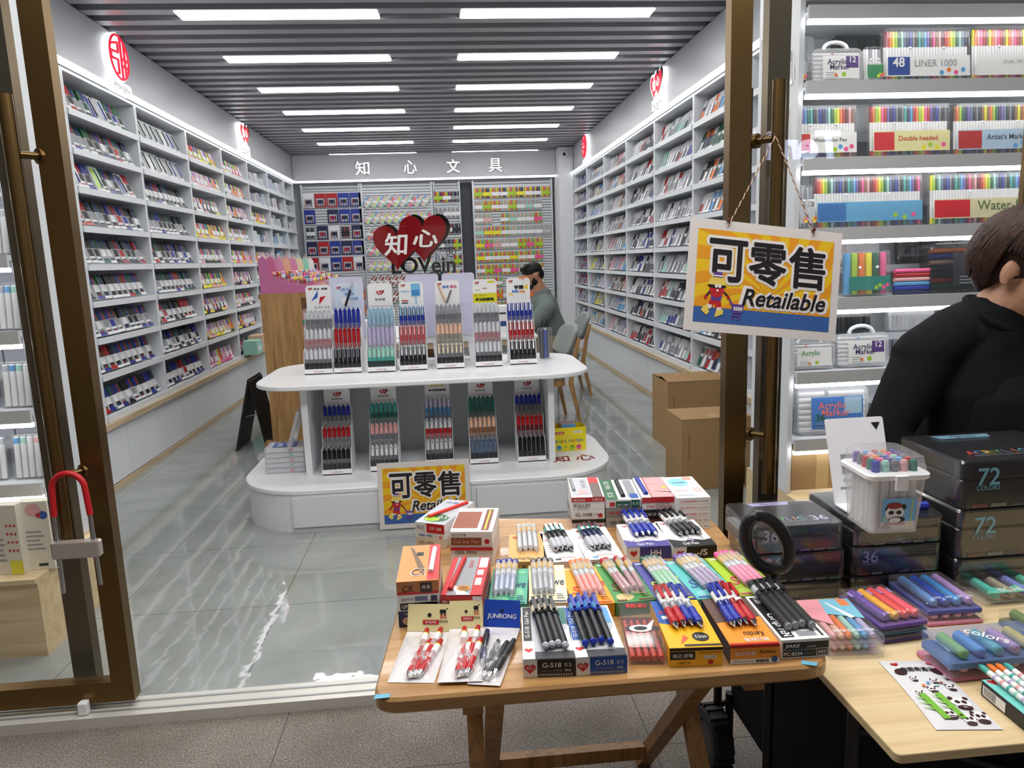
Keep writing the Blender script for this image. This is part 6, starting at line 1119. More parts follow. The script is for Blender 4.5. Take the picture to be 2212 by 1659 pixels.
mset('large white handled case of thirty six markers, sixth window shelf', (1724, 815, 1878, 938), .645, 'case', ['red', 'orange', 'green', 'teal'], ('Acrylic|Marker', mat((70, 120, 190), .4), mat((160, 190, 210), .4), mat((230, 120, 120), .4), '36', 'colors'))
for k, z in enumerate((2.33, 2.02, 1.725, 1.42, 1.095)):
    for j in range(4):
        x = 1.60 + j * .33 + .03 * (k % 2); t = thing('marker_case', f'marker case {ORD[j]} from the left on the {["top", "second", "third", "fourth", "fifth"][k]} rear step, right window', 'marker case', T(x, 3.36, z - .0085 + .0055) @ RX(-.12), 'marker cases on the rear steps, right window'); dk = (j + k) % 2
        b = MB(); b.prism(rrect(-.12, 0, .12, .13, .02, 4), 0, .035, SMOKE if dk else clear((236, 238, 242), .4, .1), frame((0, .035, 0), (1, 0, 0), (0, 0, 1)), .004); b.build('case', t); b = MB()
        for q in range(10): b.cyl((-.10 + q * .022, .017, .01), (-.10 + q * .022, .017, .12), .008, None, C(['smoke', 'black', 'navy', 'slate'][q % 4] if dk else ['white', 'silver', 'rose', 'white'][q % 4]), 6)
        b.build('markers', t)
# left window
for k, (z, n) in enumerate(((1.28, 6), (.955, 5), (.645, 5), (1.585, 6), (1.88, 5))):
    for j in range(n):
        X = T(-1.80 - j * .17, 3.14, z + .007) @ RX(-.10); t = thing('marker_pack', f'white marker pack {ORD[j]} from the door on window shelf {["five", "six", "seven", "four", "three"][k]}, left window', 'marker pack', X, 'white marker packs in the left window')
        b = MB(); b.prism(rrect(-.07, 0, .07, .05, .01, 3), 0, .19, PLASTIC, None, .004); b.build('clear_sleeve', t); b = MB()
        for q in range(5): b.lathe([(.012, .004, W_), (.012, .15, C(['rose', 'silver', 'sky', 'mint', 'white'][(q + k) % 5])), (.012, .175), (.008, .18)], W_, T(-.055 + q * .0275, .025, 0), 8)
        b.build('markers', t)
for i, (x0, x1, y0, y1, c) in enumerate(((-6, 52, 1092, 1205, 0), (48, 116, 1085, 1200, 1))):
    yb = 2.90 + .03 * i; a, c_ = ony(x0, y1, yb), ony(x1, y1, yb); h = ony(x0, y0, yb).z - .329; w = c_.x - a.x; t = thing('white_carton', ['small white carton with a red dotted side on the left plinth', 'white carton with pink and blue circles on the left plinth'][i], 'carton', T(a.x, yb, .3288) @ RZ(-.1 if i == 0 else 0)); b = MB(); b.box(0, 0, 0, w, .05, h, mat((226, 220, 204), .5)); b.build('carton', t); F = frame((0, -.0004, 0), (1, 0, 0), (0, 0, 1)); b = MB()
    if i: b.disc(F, w * .55, h * .88, w * .25, C('rose'), .0008, h * .09); b.disc(F, w * .85, h * .8, w * .14, BL_, .001); b.disc(F, w * .7, h * .8, w * .08, R_, .0012); lines(b, F, w * .2, w * .8, h * .3, h * .55, 5, C('grey')); b.rect(F, w * .5, h * .05, w * .8, h * .09, BLACK)
    else:
        b.rect(F, w * .5, 0, w, h * .2, C('yellow')); [b.disc(F, w * (.56 + .16 * q), h * (.35 + .12 * r), w * .05, R_, .001) for q in range(3) for r in range(4)]; lines(b, F, w * .05, w * .4, h * .2, h * .5, 5, C('grey'))
    b.build('print', t)
# ================================================================ the second stall: a board on a folding wagon
BT = .64
c0 = onz(1915, 1634, BT); c1 = onz(1812, 1472, BT); BX0 = (c0.x + c1.x) / 2; BY0 = c0.y; BX1, BY1 = 1.95, 2.01
t = thing('display_board', 'pale wooden board laid across the black folding wagon', 'board', T(BX0, BY0, BT - .018)); b = MB(); b.prism(rrect(0, 0, BX1 - BX0, BY1 - BY0, .012, 4), 0, .018, PINE, None, .0015); b.build('panel', t)
wk, wf = mat((20, 20, 22), .45), fabric('wagon_cloth', (22, 22, 25), 260, .2); wx0, wx1, wy0, wy1 = BX0 + .03, BX1 - .05, BY0 + .18, BY1 - .06
t = thing('folding_wagon', 'black fabric folding wagon carrying the stall board', 'wagon', T(0, 0, 0)); b = MB(); zt = BT - .0185
for bx in ((wx0 + .03, wy0 + .03, .16, wx1 - .03, wy0 + .05, zt - .03), (wx0 + .03, wy1 - .05, .16, wx1 - .03, wy1 - .03, zt - .03), (wx0 + .03, wy0 + .05, .16, wx0 + .05, wy1 - .05, zt - .03), (wx1 - .05, wy0 + .05, .16, wx1 - .03, wy1 - .05, zt - .03), (wx0 + .05, wy0 + .05, .16, wx1 - .05, wy1 - .05, .18)): b.box(*bx, wf)
b.build('fabric_body', t)
b = MB(); rr = .013
b.tube([(wx0, wy0, zt - .016), (wx1, wy0, zt - .016), (wx1, wy1, zt - .016), (wx0, wy1, zt - .016)], rr, wk, 8, None, True); b.build('top_rail', t)
for x in (wx0, wx1):
    for y in (wy0, wy1): b = MB(); b.cyl((x, y, .10), (x, y, zt - .02), rr, None, wk, 8); b.ball((x - .018, y, .36), .02, wk, 8); b.build('corner_post', t)
for y in (wy0, wy1): b = MB(); b.cyl((wx0, y, .14), (wx1, y, zt - .06), .009, None, wk, 8); b.cyl((wx1, y, .14), (wx0, y, zt - .06), .009, None, wk, 8); b.build('cross_brace', t)
b = MB(); b.tube([(wx0 + .22, wy0 - .02, zt - .012), (wx0 + .29, wy0 - .03, zt - .03), (wx0 + .36, wy0 - .035, .48), (wx0 + .38, wy0 - .03, .2)], .016, wk, 10); b.build('bumper_tube', t)
for x in (wx0 - .02, wx1):
    for y in (wy0 + .03, wy1 - .03):
        b = MB(); b.lathe([(.055, -.03), (.082, -.03), (.092, -.018), (.092, .018), (.082, .03), (.055, .03)], mat((34, 34, 36), .8), T(x, y, .058) @ RY(PI / 2), 24, False)
        for k in range(18): a = 2 * PI * k / 18; b.box(-.026, -.007, .088, .026, .007, .096, wk, T(x, y, .058) @ RX(a))
        w_ = b.build('wheel', t); b = MB(); b.lathe([(.0, -.024), (.056, -.024), (.056, .024), (0, .024)], mat((58, 58, 60), .5), T(x, y, .058) @ RY(PI / 2), 16); b.build('hub', w_)
        b = MB(); b.cyl((x + .045, y, .058), (x + .045, y, .2), .013, None, wk, 8); b.build('fork', t)
# pull handle
hp = fwd(1655, 1170, 1.62); hx = hp.x; hy = hp.y
b = MB(); n = 28; pts = []
for k in range(n): a = 2 * PI * k / n; u, v = math.cos(a), math.sin(a); pts.append((.045 * u - .024 * v * (1 if u > 0 else .5), 0, .064 * v))
b.tube(pts, .0145, mat((26, 26, 28), .35), 10, T(hx, hy, hp.z) @ RZ(-.15), True); o = b.build('pull_handle', t)
b = MB(); b.tube([(hx + .022, hy, hp.z - .075), (BX0 - .018, hy + .01, BT + .03), (BX0 - .02, hy + .02, BT - .04), (BX0 - .02, hy + .02, .25)], .012, wk, 8); b.build('pull_shaft', t)
# ---------------------------------------------------------------- black marker cases
capt = [(226, 70, 50), (80, 150, 210), (240, 200, 60), (90, 170, 90), (150, 110, 190), (240, 130, 50), (90, 180, 200)]
def bcase(label, X, w, d, h, num, numc, title=True, tcol=(180, 176, 220), lip=False):
    t = thing('marker_case', label, 'marker case', X, 'black marker cases on the stall board'); bm = mat((24, 25, 29), .18, 0, 0, .5)
    b = MB(); b.prism(rrect(0, 0, w, d, .014, 4), 0, h * .62, bm, None, .004); b.build('tray', t); b = MB(); b.prism(rrect(-.001, -.001, w + .001, d + .001, .014, 4), h * .625, h, mat((30, 31, 36), .12, 0, 0, .6), None, .005); b.build('lid', t)
    F = frame((0, -.0016, 0), (1, 0, 0), (0, 0, 1)); b = MB(); nc = mat(numc, .5)
    if num: b.text(F, num, w * .20, h * .68, w * .17, None, nc, .0008, .012); b.text(F, 'COLORS', w * .20, h * .44, w * .18, None, nc, .0008)
    g = mat((96, 94, 100), .5); b.text(F, 'WATER-BASED INK', w * .74, h * .12, w * .36, None, g, .0008); b.text(F, 'ACRYLIC MARKER SOFT', w * .8, h * .8, w * .3, None, g, .0008); b.text(F, 'LARGE CAPACITY', w * .82, h * .68, w * .26, None, g, .0008)
    for k in range(6): b.rect(F, w * (.08 + .15 * k), h * .02, w * (.2 + .15 * k), h * .10, C(['maroon', 'smoke', 'navy', 'purple', 'smoke', 'dteal'][k]), .0004)
    b.build('front_print', t)
    if title:
        F = T(0, 0, h); b = MB()
        for k, ch in enumerate('ACRYLIC'): b.text(F, ch, w * (.22 + .07 * k), d * .30, None, d * .11, mat(capt[k], .5), .0008, .012)
        b.text(F, num, w * .84, d * .28, w * .18, None, nc, .0008, .012); b.rect(F, w * .2, d * .18, w * .66, d * .21, g); b.poly(F, [(w * .24, d * .99), (w * .74, d * .99), (w * .7, d * .86), (w * .28, d * .86)], mat(tcol, .4)); b.text(F, 'Pigment', w * .5, d * .92, w * .22, None, mat((60, 50, 110), .5), .0008, .01, .2); b.build('lid_print', t)
    b = MB(); b.prism(rrect(-.0035, -.0035, w + .0035, d + .0035, .016, 4), .0006, h + .004, clear((230, 232, 238), .02, .16, 1.6), None, .003); b.build('shrink_wrap', t); return t
a, c = onz(1622, 1299, BT), onz(1820, 1291, BT); ya = (a.y + c.y) / 2; zl = [BT] + [ony(1720, py, ya).z for py in (1256, 1192, 1133)]
far_d = onz(1675, 1081, zl[3]).y - ya
for k in range(3):
    e = onz((1618, 1618, 1614)[k], 1240, BT).x if False else a.x + (.0, .004, -.004)[k]
    bcase(['lowest black marker case in the left stack on the board', 'middle black marker case marked LARGE CAPACITY, left stack', 'topmost glossy black acrylic marker case of 36, left stack'][k], T(e, ya, zl[k] + .001) @ RZ(-.01), (c.x - a.x), min(.23, far_d), zl[k + 1] - zl[k] - .0055, '36' if k else '', (190, 188, 220), k == 2)
m0 = ony(1837, 1256, ya - .0).x + .004; m1 = ony(2030, 1250, ya).x
for k in range(3):
    bcase(['lowest black marker case in the middle stack on the board', 'black marker case marked 36 COLORS in the middle stack', 'dark clear marker case with red marker topping the middle stack'][k], T(m0, ya + .004, zl[k] + .001), m1 - m0, .23, zl[k + 1] - zl[k] - .0055, '36' if k == 1 else '', (150, 148, 210), False)
for k in range(2): o = MB(); o.cyl((0, 0, 0), (.15, -.01, 0), .011, None, C('maroon' if k else 'dblue', .3), 10); o = o.build('marker', None, T(m1 - .165, ya + .055 + k * .03, zl[3] + .0095)); tag(o, ['blue marker lying on the middle black case stack', 'dark red marker lying on the middle black case stack'][k], 'marker')
y7 = ya - .02; zs = [BT] + [ony(2080, py, y7).z for py in (1207, 1101, 996)]; x7 = ony(2074, 1100, y7).x; d7 = onz(1975, 958, zs[3]).y - y7
for k in range(3):
    X = Matrix(((1, -.0, 0, max(x7, m1 + .012)), (0, 1, 0, y7), (0, 0, 1, zs[k] + .001), (0, 0, 0, 1)))
    bcase(['lowest black marker case in the right stack on the board', 'black marker case marked 72 COLORS in the right stack middle', 'large black acrylic case marked 72 topping the right stack'][k], X, .34, min(.25, BY1 - y7 - .02), zs[k + 1] - zs[k] - .0055, '72' if k else '', (130, 200, 226), k == 2, (140, 190, 216))
# white tilted card stand, clear bucket of markers
zt3 = zl[3] - .0002; q0, q1 = onz(1820, 1112, zt3), onz(1900, 1108, zt3); t = thing('acrylic_card_stand', 'white leaning acrylic card stand behind the panda bucket', 'card stand', T(m0 + .008, ya + .11, zt3 + .002)); tp0 = 1.0
b = MB(); b.prism(rrect(0, 0, .16, .225, .006, 3), 0, .004, mat((238, 238, 242), .25), RX(math.radians(72))); b.build('panel', t); b = MB(); b.prism(rrect(0, -.075, .16, .004, .006, 3), 0, .004, mat((238, 238, 242), .25)); b.build('foot', t)
b = MB(); F = RX(math.radians(72)) @ T(0, 0, .0042); b.rect(F, .03, .08, .08, .13, C('grey')); b.poly(F, [(.125, .21), (.15, .21), (.138, .19)], K_); b.rect(F, .02, .04, .06, .045, C('grey')); b.text(F, 'PRICE', .05, .062, .04, .008, C('grey'), .0008); b.build('print', t)
p = onz(1934, 1152, zt3); s_ = .00096 * 1.62 / 1.55; t = thing('marker_bucket', 'clear square bucket of markers with panda label and clip lid', 'marker bucket', T(p.x, p.y + .058, zt3 + .0015) @ RZ(-.06)); wb, wt_ = .058, .068; bz = .132
def frust(b, m, z0, z1, w0, w1, r): A = rrect(-w0, -w0, w0, w0, r, 4); B_ = rrect(-w1, -w1, w1, w1, r, 4); n = len(A); b.add([(x, y, z0) for x, y in A] + [(x, y, z1) for x, y in B_], [(i, (i + 1) % n, n + (i + 1) % n, n + i) for i in range(n)], m, None, True)
cb = clear((244, 246, 250), .34, .06); b = MB(); frust(b, cb, 0, bz, wb, wt_, .014); b.add([(x, y, .0) for x, y in rrect(-wb, -wb, wb, wb, .014, 4)], [tuple(range(20))], cb); b.build('tub', t)
b = MB(); b.prism(rrect(-wt_ - .007, -wt_ - .007, wt_ + .007, wt_ + .007, .018, 5), bz, bz + .014, mat((240, 240, 244), .25), None, .003); b.box(-.014, -wt_ - .014, bz - .022, .014, -wt_ - .0072, bz + .012, mat((240, 240, 244), .25)); b.build('rim_clip', t)
b = MB(); cb = clear((244, 246, 250), .12, .06); frust(b, cb, bz + .0145, bz + .05, wt_ + .003, wt_ - .004, .018); frust(b, cb, bz + .05, bz + .056, wt_ - .004, wt_ - .014, .016); b.add([(x, y, bz + .056) for x, y in rrect(-wt_ + .014, -wt_ + .014, wt_ - .014, wt_ - .014, .016, 4)], [tuple(range(20))], cb); b.build('lid', t)
b = MB()
for i in range(5):
    for j in range(5): cc = C(['rose', 'dblue', 'sky', 'dteal', 'mint', 'red', 'pink', 'smoke', 'orange', 'purple'][(i * 3 + j * 2 + 1) % 10], .4); b.lathe([(.0095, .003, W_), (.0095, .134, cc), (.0095, .165, cc), (.007, .172, cc), (0, .173)], W_, T(-.044 + i * .022, -.044 + j * .022, 0), 10)
b.build('markers', t)
b = MB(); F = frame((0, -wb - .0035, .0), (1, 0, 0), (0, -.075, 1)); sk = mat((120, 186, 232), .4); b.rect(F, -.036, .012, .044, .088, WB); b.rect(F, -.036, .03, .044, .088, sk)
b.disc(F, -.006, .052, .022, WHITE, .0009, .018); b.disc(F, -.014, .053, .0065, K_, .0012, .005); b.disc(F, .004, .053, .0065, K_, .0012, .005); b.disc(F, -.005, .047, .002, K_); b.disc(F, -.022, .062, .007, K_); b.disc(F, .014, .066, .007, K_); b.disc(F, -.008, .070, .018, mat((150, 40, 40), .5), .0014, .008); b.disc(F, .0, .035, .02, K_, .0008, .008); b.disc(F, -.004, .034, .014, WHITE, .0012, .007); b.disc(F, -.024, .036, .009, C('mint')); b.rect(F, .033, .018, .035, .085, C('yellow')); b.text(F, 'ACRYLIC MARKER PEN', -.004, .025, .05, .005, lred, .001); lines(b, F, -.034, -.01, .013, .02, 3, C('grey')); b.build('panda_label', t)
# ---------------------------------------------------------------- highlighter sets on the board
def hset(label, FL, FR, far, h, z0, base, lid, pens, txt=None, z=None, grp='highlighter sets on the stall board', bar=None, tcol=None, kind='chub', inset=None):
    a, c = onz(FL[0], FL[1], z0), onz(FR[0], FR[1], z0); xd = Vector((c.x - a.x, c.y - a.y, 0)); w = xd.length; q = onz(far[0], far[1], z0 + h); yv = Vector((-xd.y, xd.x, 0)).normalized(); L = (q - Vector((a.x, a.y, z0 + h))).dot(yv); sh = (q - Vector((a.x, a.y, z0 + h))).dot(xd.normalized())
    X = frame((a.x, a.y, z0 + .0008), xd, yv); X = X @ Matrix(((1, sh / L * 0, 0, 0), (0, 1, 0, 0), (0, 0, 1, 0), (0, 0, 0, 1))); t = thing('highlighter_set', label, 'highlighter set', X, grp)
    b = MB(); b.prism(rrect(0, 0, w, L, .006, 3), 0, h * .35, base, None, .002); b.build('tray', t)
    b = MB(); n = len(pens)
    for k, pc in enumerate(pens):
        x = w * (.08 + .84 * (k + .5) / n); r = min(.011, w * .36 / n); m = mat(pc, .3) if isinstance(pc, tuple) else C(pc, .3); Y = T(x, L * .08, h * .35 + r + .001) @ RX(-PI / 2); ll = L * .84
        b.lathe([(0, 0, m), (r * .7, .001, m), (r, ll * .06, m), (r, ll * .55, m if kind != 'white' else W_), (r * 1.04, ll * .56, m), (r * 1.04, ll * .95, m), (r * .6, ll, m)], m, Y, 10)
    b.build('highlighters', t)
    b = MB(); b.prism(rrect(-.0006, -.0006, w + .0006, L + .0006, .006, 3), h * .352, h, lid, None, .002); b.build('clear_lid', t)
    b = MB(); F = T(0, 0, h)
    if bar: b.rect(F, w * .04, L * bar[0], w * .96, L * bar[1], mat(bar[2], .4))
    if txt: b.text(F, txt, w * .55, L * .16, w * .74, None, mat(tcol or (240, 240, 246), .4), .001, .01)
    if inset: inset(b, F, w, L)
    if bar or txt or inset: b.build('lid_print', t)
    return X, w, L
CL2 = clear((244, 240, 246), .06, .05)
pas = ['rose', 'peach', 'orange', 'mint', 'sky', 'lilac']
for k in range(2): hset(['lower', 'upper'][k] + ' clear HIGHLIGHTER box of pastel pens by the wooden table', (1792, 1425 - 0) if k == 0 else (1790, 1402), (1912, 1420) if k == 0 else (1912, 1397), (1724, 1318) if k == 0 else (1721, 1298), .024, BT + .0252 * k, CL2, CL2, pas, 'HIGHLIGHTER' if k else None, inset=(lambda b, F, w, L: (b.poly(F, [(0, L), (0, L * .5), (w * .3, L * .3), (w * .42, L)], mat((236, 160, 170), .4)), b.poly(F, [(w * .42, L), (w * .34, L * .6), (w * .95, L * .45), (w, L)], mat((130, 196, 220), .4)), b.rect(F, w * .74, L * .8, w * .92, L * .99, mat((236, 140, 90), .4)), b.poly(F, [(w * .46, L * .94), (w * .52, L * .9), (w * .8, L * .5), (w * .7, L * .46)], W_)) ) if k else None)
PU, PB, PK_ = mat((96, 70, 150), .35), mat((70, 80, 160), .35), mat((200, 120, 150), .4)
hset('purple tray lowest of the pile behind the pastel box', (1908, 1393), (2008, 1378), (1832, 1312), .018, BT, PU, CL2, ['purple'] * 4); hset('teal tray in the middle of the purple pile', (1905, 1376), (2006, 1362), (1830, 1296), .014, BT + .0192, mat((60, 130, 150), .35), CL2, ['sky'] * 4)
hset('purple framed set of purple, orange and red highlighters', (1903, 1364), (2006, 1350), (1824, 1272), .026, BT + .0344, PU, CL2, ['purple', (232, 170, 70), (224, 84, 84), (238, 96, 110)], 'HIGHLIGHTER', bar=(.72, .86, (170, 150, 220)))
hset('pink tray under the blue framed highlighter set', (2004, 1356), (2126, 1346), (1914, 1272), .020, BT, PK_, CL2, ['rose'] * 4)
hset('blue framed set of blue and lilac highlighters', (2003, 1332), (2124, 1324), (1911, 1242), .030, BT + .0212, PB, CL2, [(110, 150, 210), (60, 90, 190), (80, 150, 220), (180, 150, 210)], 'HIGHLIGHTER PEN')
hset('clear set of mint, taupe and lilac highlighters with green hills', (2130, 1313), (2290, 1300), (2042, 1240), .03, BT, CL2, CL2, [(90, 200, 180), (170, 160, 140), (130, 140, 210), (90, 190, 160)], 'HIGHLIGHT', inset=lambda b, F, w, L: (b.poly(F, [(w * .05, L * .1), (w * .2, L * .3), (w * .35, L * .22), (w * .6, L * .36), (w * .98, L * .12), (w * .98, L * .05), (w * .05, L * .05)], mat((110, 190, 160), .4)),))
hset('olive framed highlighter set at the right edge of the board', (2200, 1376), (2330, 1362), (2140, 1318), .035, BT, mat((120, 124, 90), .4), CL2, [(110, 140, 80), (150, 160, 110), (130, 120, 90)])
hset('pink tray under the blue crayon box', (2054, 1476), (2275, 1452), (1958, 1392), .026, BT, PK_, CL2, ['rose'] * 5)
hset('translucent blue box of squat crayon shaped highlighters', (2053, 1450), (2274, 1428), (1960, 1363), .040, BT + .0272, mat((110, 140, 196), .3), clear((130, 160, 220), .28, .08), [(150, 200, 60), (100, 160, 230), (110, 190, 190), (210, 160, 200), (226, 206, 60)], inset=lambda b, F, w, L: b.text(F @ T(w * .5, L * .5, 0) @ RZ(-.8), 'colors', 0, 0, w * .36, None, W_, .001, .01))
# panda bag
Q = [onz(px, py, BT) for px, py in ((1894, 1438), (2022, 1420), (2160, 1570), (2028, 1586))]; o = (Q[2] + Q[3]) / 2; o.z = BT + .0006; up = (Q[0] + Q[1]) / 2 - o; up.z = 0; L = up.length; w2 = (Q[2] - Q[3]).length / 2 * .98
t = thing('printed_pen_bag', 'white glossy bag printed with pandas and bamboo lying on the board', 'pen bag', frame(o, Vector((up.y, -up.x, 0)), up)); b = MB(); vs = []; n, m_ = 14, 10
for s_ in (0, 1):
    for i in range(n + 1):
        for j in range(m_ + 1): v = i / n; u = -1 + 2 * j / m_; pf = (max(0, 1 - u * u) ** .5) * min(1, min(v, 1 - v) * 8); vs.append((u * w2 * (1 - .06 * math.sin(PI * v)), v * L, .0004 if not s_ else .0012 + pf * (.006 + .0005 * math.sin(10 * u + 2 * math.sin(17 * v)))))
N = (n + 1) * (m_ + 1); fs = []
for i in range(n):
    for j in range(m_): a = i * (m_ + 1) + j; q = (a, a + 1, a + m_ + 2, a + m_ + 1); fs += [q[::-1], tuple(k + N for k in q)]
b.add(vs, fs, mat((224, 224, 228), .18), None, True); b.build('bag', t); b = MB(); F = T(0, 0, .0165); bn, gn = mat((58, 28, 30), .4), mat((120, 186, 60), .4)
b.text(F, '熊熊奇遇记', 0, L * .81, w2 * 1.1, L * .07, K_, .0, .03)
for x in (-.62, .62): b.disc(F, x * w2, L * .78, w2 * .2, bn, .0, L * .05)
b.poly(F, [(x, y) for x, y in heart(-w2 * .6, L * .91, w2 * .26)], R_, .0); b.poly(F, [(x, y) for x, y in heart(w2 * .62, L * .91, w2 * .26)], C('rosered'), 0.)
for cx, cy, r in ((-.25, .17, .22), (.2, .10, .20), (.62, .13, .24), (.40, .31, .30), (-.1, .5, .15), (.2, .62, .13), (-.4, .66, .12), (.55, .53, .16), (-.6, .45, .12), (.7, .68, .1)):
    b.disc(F, cx * w2, cy * L, r * w2, WHITE, .0, r * w2 * .9); [b.disc(F, (cx + dx * r) * w2, cy * L + r * w2 * dy, r * w2 * .28, bn) for dx, dy in ((-.8, .7), (.8, .7), (-.35, .05), (.35, .05))]; b.disc(F, cx * w2, cy * L - r * w2 * .9, r * w2 * .8, bn, .0, r * w2 * .4)
for x in (-.55, -.05): b.poly(F, [(x * w2, L * .1), (x * w2 + .012, L * .1), (x * w2 + .004, L * .44), (x * w2 - .008, L * .44)], gn); [b.poly(F, [(x * w2, L * (.2 + .07 * k)), (x * w2 - .02, L * (.27 + .07 * k)), (x * w2 - .004, L * (.24 + .07 * k))], gn) for k in range(3)]
for k, cc in enumerate(('orange', 'sky', 'mint', 'brown')): b.disc(F, (-.3 + .22 * k) * w2, L * (.55 + .04 * (k % 2)), w2 * .06, C(cc))
for i, (x, y, z) in enumerate(b.v): u, v = max(-1, min(1, x / w2)), max(0, min(1, y / L)); b.v[i] = (x, y, .0024 + (max(0, 1 - u * u) ** .5) * min(1, min(v, 1 - v) * 8) * .0062 + (z - .0165) * .6)
b.build('print', t)
# turquoise pen box with striped pens at the right edge
a, c = onz(2262, 1622, BT), onz(2400, 1600, BT); xd = c - a; far = onz(2120, 1470, BT + .03); yv = Vector((-xd.y, xd.x, 0)).normalized(); L = (far - a).dot(yv); w = xd.length
X = frame((a.x, a.y, BT + .0008), xd, yv); sk = -math.atan2((far - a).dot(xd.normalized()), L); X = X @ RZ(-sk * -1) if False else frame((a.x, a.y, BT + .0008), Vector((far.y - a.y, -(far.x - a.x), 0)), Vector((far.x - a.x, far.y - a.y, 0))); L = Vector((far.x - a.x, far.y - a.y)).length
t = thing('gel_pen_box', 'turquoise and white pen box at the right edge of the board', 'pen box', X); b = MB(); b.prism(rrect(0, 0, .1, L, .0015, 1), 0, .03, K_, None, .0008); b.build('carton', t); b = MB(); F = T(0, 0, .03); b.rect(F, 0, 0, .1, L, mat((120, 206, 200), .4)); b.poly(F, [(0, L * .1), (.03, L * .2), (.05, L * .12), (.1, L * .3), (.1, 0), (0, 0)], W_); b.poly(F, heart(.016, L * .94, .02), R_); b.build('top_print', t); b = MB(); F = frame((-.0002, L, 0), (0, -1, 0), (0, 0, 1)); b.rect(F, L * .04, .004, L * .4, .024, W_); [b.rect(F, L * (.06 + .022 * k), .006, L * (.07 + .022 * k), .022, K_) for k in range(9)]; b.build('side_print', t)
for k in range(4):
    t = thing('pen', f'slim patterned pen with {["green", "amber", "amber", "green"][k]} end, {ORD[k]} on the turquoise box', 'pen', X @ T(.02 + k * .017, .02, .0395) @ RX(-PI / 2), 'patterned pens on the turquoise box'); b = MB(); b.lathe([(.002, 0, W_), (.006, .015, W_), (.006, .15)], W_, None, 10)
    for q in range(7): b.lathe([(.0061, .02 + q * .018, C(['teal', 'rose', 'lilac', 'mint'][(q + k) % 4])), (.0061, .027 + q * .018)], C('teal'), None, 10, False)
    b.build('barrel', t); b = MB(); b.lathe([(.0062, .1505), (.0062, .168), (.003, .176), (0, .177)], C('teal' if k in (0, 3) else 'orange'), None, 10); b.build('cap', t)
t = thing('bright_wrapped_sweets', 'small green and purple packets behind the white card stand', 'packets', T(*onz(1818, 1085, .42))) if False else None
# ================================================================ across the walkway: the shop front the glass mirrors
wl = MB(); wl.box(-5, -4.3, -.12, 5, -4.2, 3.6, mat((92, 88, 84), .6)); struct(wl, 'wall_opposite', 'shop front on the far side of the walkway')
wl = MB(); wl.box(-5, -4.2, 3.45, 5, 2.49, 3.55, mat((120, 118, 116), .7)); struct(wl, 'ceiling_walkway', 'plain ceiling over the walkway')
for i, (x, w_, c_, e) in enumerate(((-3.4, 2.4, (255, 236, 206), .25), (-.4, 2.6, (255, 240, 220), .3), (2.9, 2.6, (236, 240, 255), .25))):  # unseen glowing panes, added so the bronze has something bright to mirror
    t = thing('added_glow_pane', f'added unseen glow pane {ORD[i]} across the walkway', 'glow pane', T(x, -4.19, .5), 'added glow panes across the walkway'); b = MB(); b.box(-w_ / 2, 0, 0, w_ / 2, .01, 1.9, mat(c_, .6, 0, e)); b.build('pane', t); b = MB(); [b.box(-w_ / 2 - .04 + k * (w_ + .04), 0, -.04, -w_ / 2 + k * (w_ + .04), .03, 1.94, DBRONZE) for k in (0, 1)]; b.build('frame', t)
P = ony(1718, 315, 7.95); t = thing('lit_shop_sign', 'white lit shop sign across the walkway, mirrored in the right glass', 'sign', Matrix(((-1, 0, 0, P.x), (0, 0, 1, -3.05), (0, 1, 0, P.z), (0, 0, 0, 1)))); b = MB(); lt = mat((214, 224, 255), .5, 0, 9); b.text(T(), 'TenT', 0, 0, .98, .30, lt, 0, .03, .15, .03); b.build('lettering', t); b = MB(); b.box(-.6, -.16, -.04, .6, -.13, 1.1 * -.0 - .01, BLACK); b.box(-.02, -.13, -1.13, .02, .16, -.05, BLACK); b.build('bracket', t)
# ================================================================ people
def ell_tube(b, P, R, m, n=16):
    """a limb through points; R: (half width, half depth) per point; capped round"""
    P = [Vector(p) for p in P]; k = len(P); R = [(r, r) if not isinstance(r, (tuple, list)) else r for r in R]; rings = []; side0 = None
    for i, p in enumerate(P):
        d = (P[min(i + 1, k - 1)] - P[max(i - 1, 0)]).normalized()
        if side0 is None: side0 = Vector((1, 0, 0)) if abs(d.x) < .8 else Vector((0, 1, 0))
        a = (side0 - d * side0.dot(d)).normalized(); side0 = a; c = d.cross(a); rings.append((p, a, c, R[i], d))
    ext = []
    for f in (.5, .87): p, a, c, r, d = rings[0]; ext.append((p - d * min(r) * f, a, c, (r[0] * math.sqrt(1 - f * f), r[1] * math.sqrt(1 - f * f)), d))
    tail = []
    for f in (.5, .87): p, a, c, r, d = rings[-1]; tail.append((p + d * min(r) * f, a, c, (r[0] * math.sqrt(1 - f * f), r[1] * math.sqrt(1 - f * f)), d))
    rings = ext[::-1] + rings + tail; vs = []; fs = []
    for p, a, c, r, d in rings:
        for j in range(n): t_ = 2 * PI * j / n; vs.append(p + a * (r[0] * math.cos(t_)) + c * (r[1] * math.sin(t_)))
    for i in range(len(rings) - 1):
        for j in range(n): j2 = (j + 1) % n; fs.append((i * n + j, i * n + j2, (i + 1) * n + j2, (i + 1) * n + j))
    b.add(vs, fs + [tuple(range(n))[::-1], tuple(range((len(rings) - 1) * n, len(rings) * n))], m, None, True)
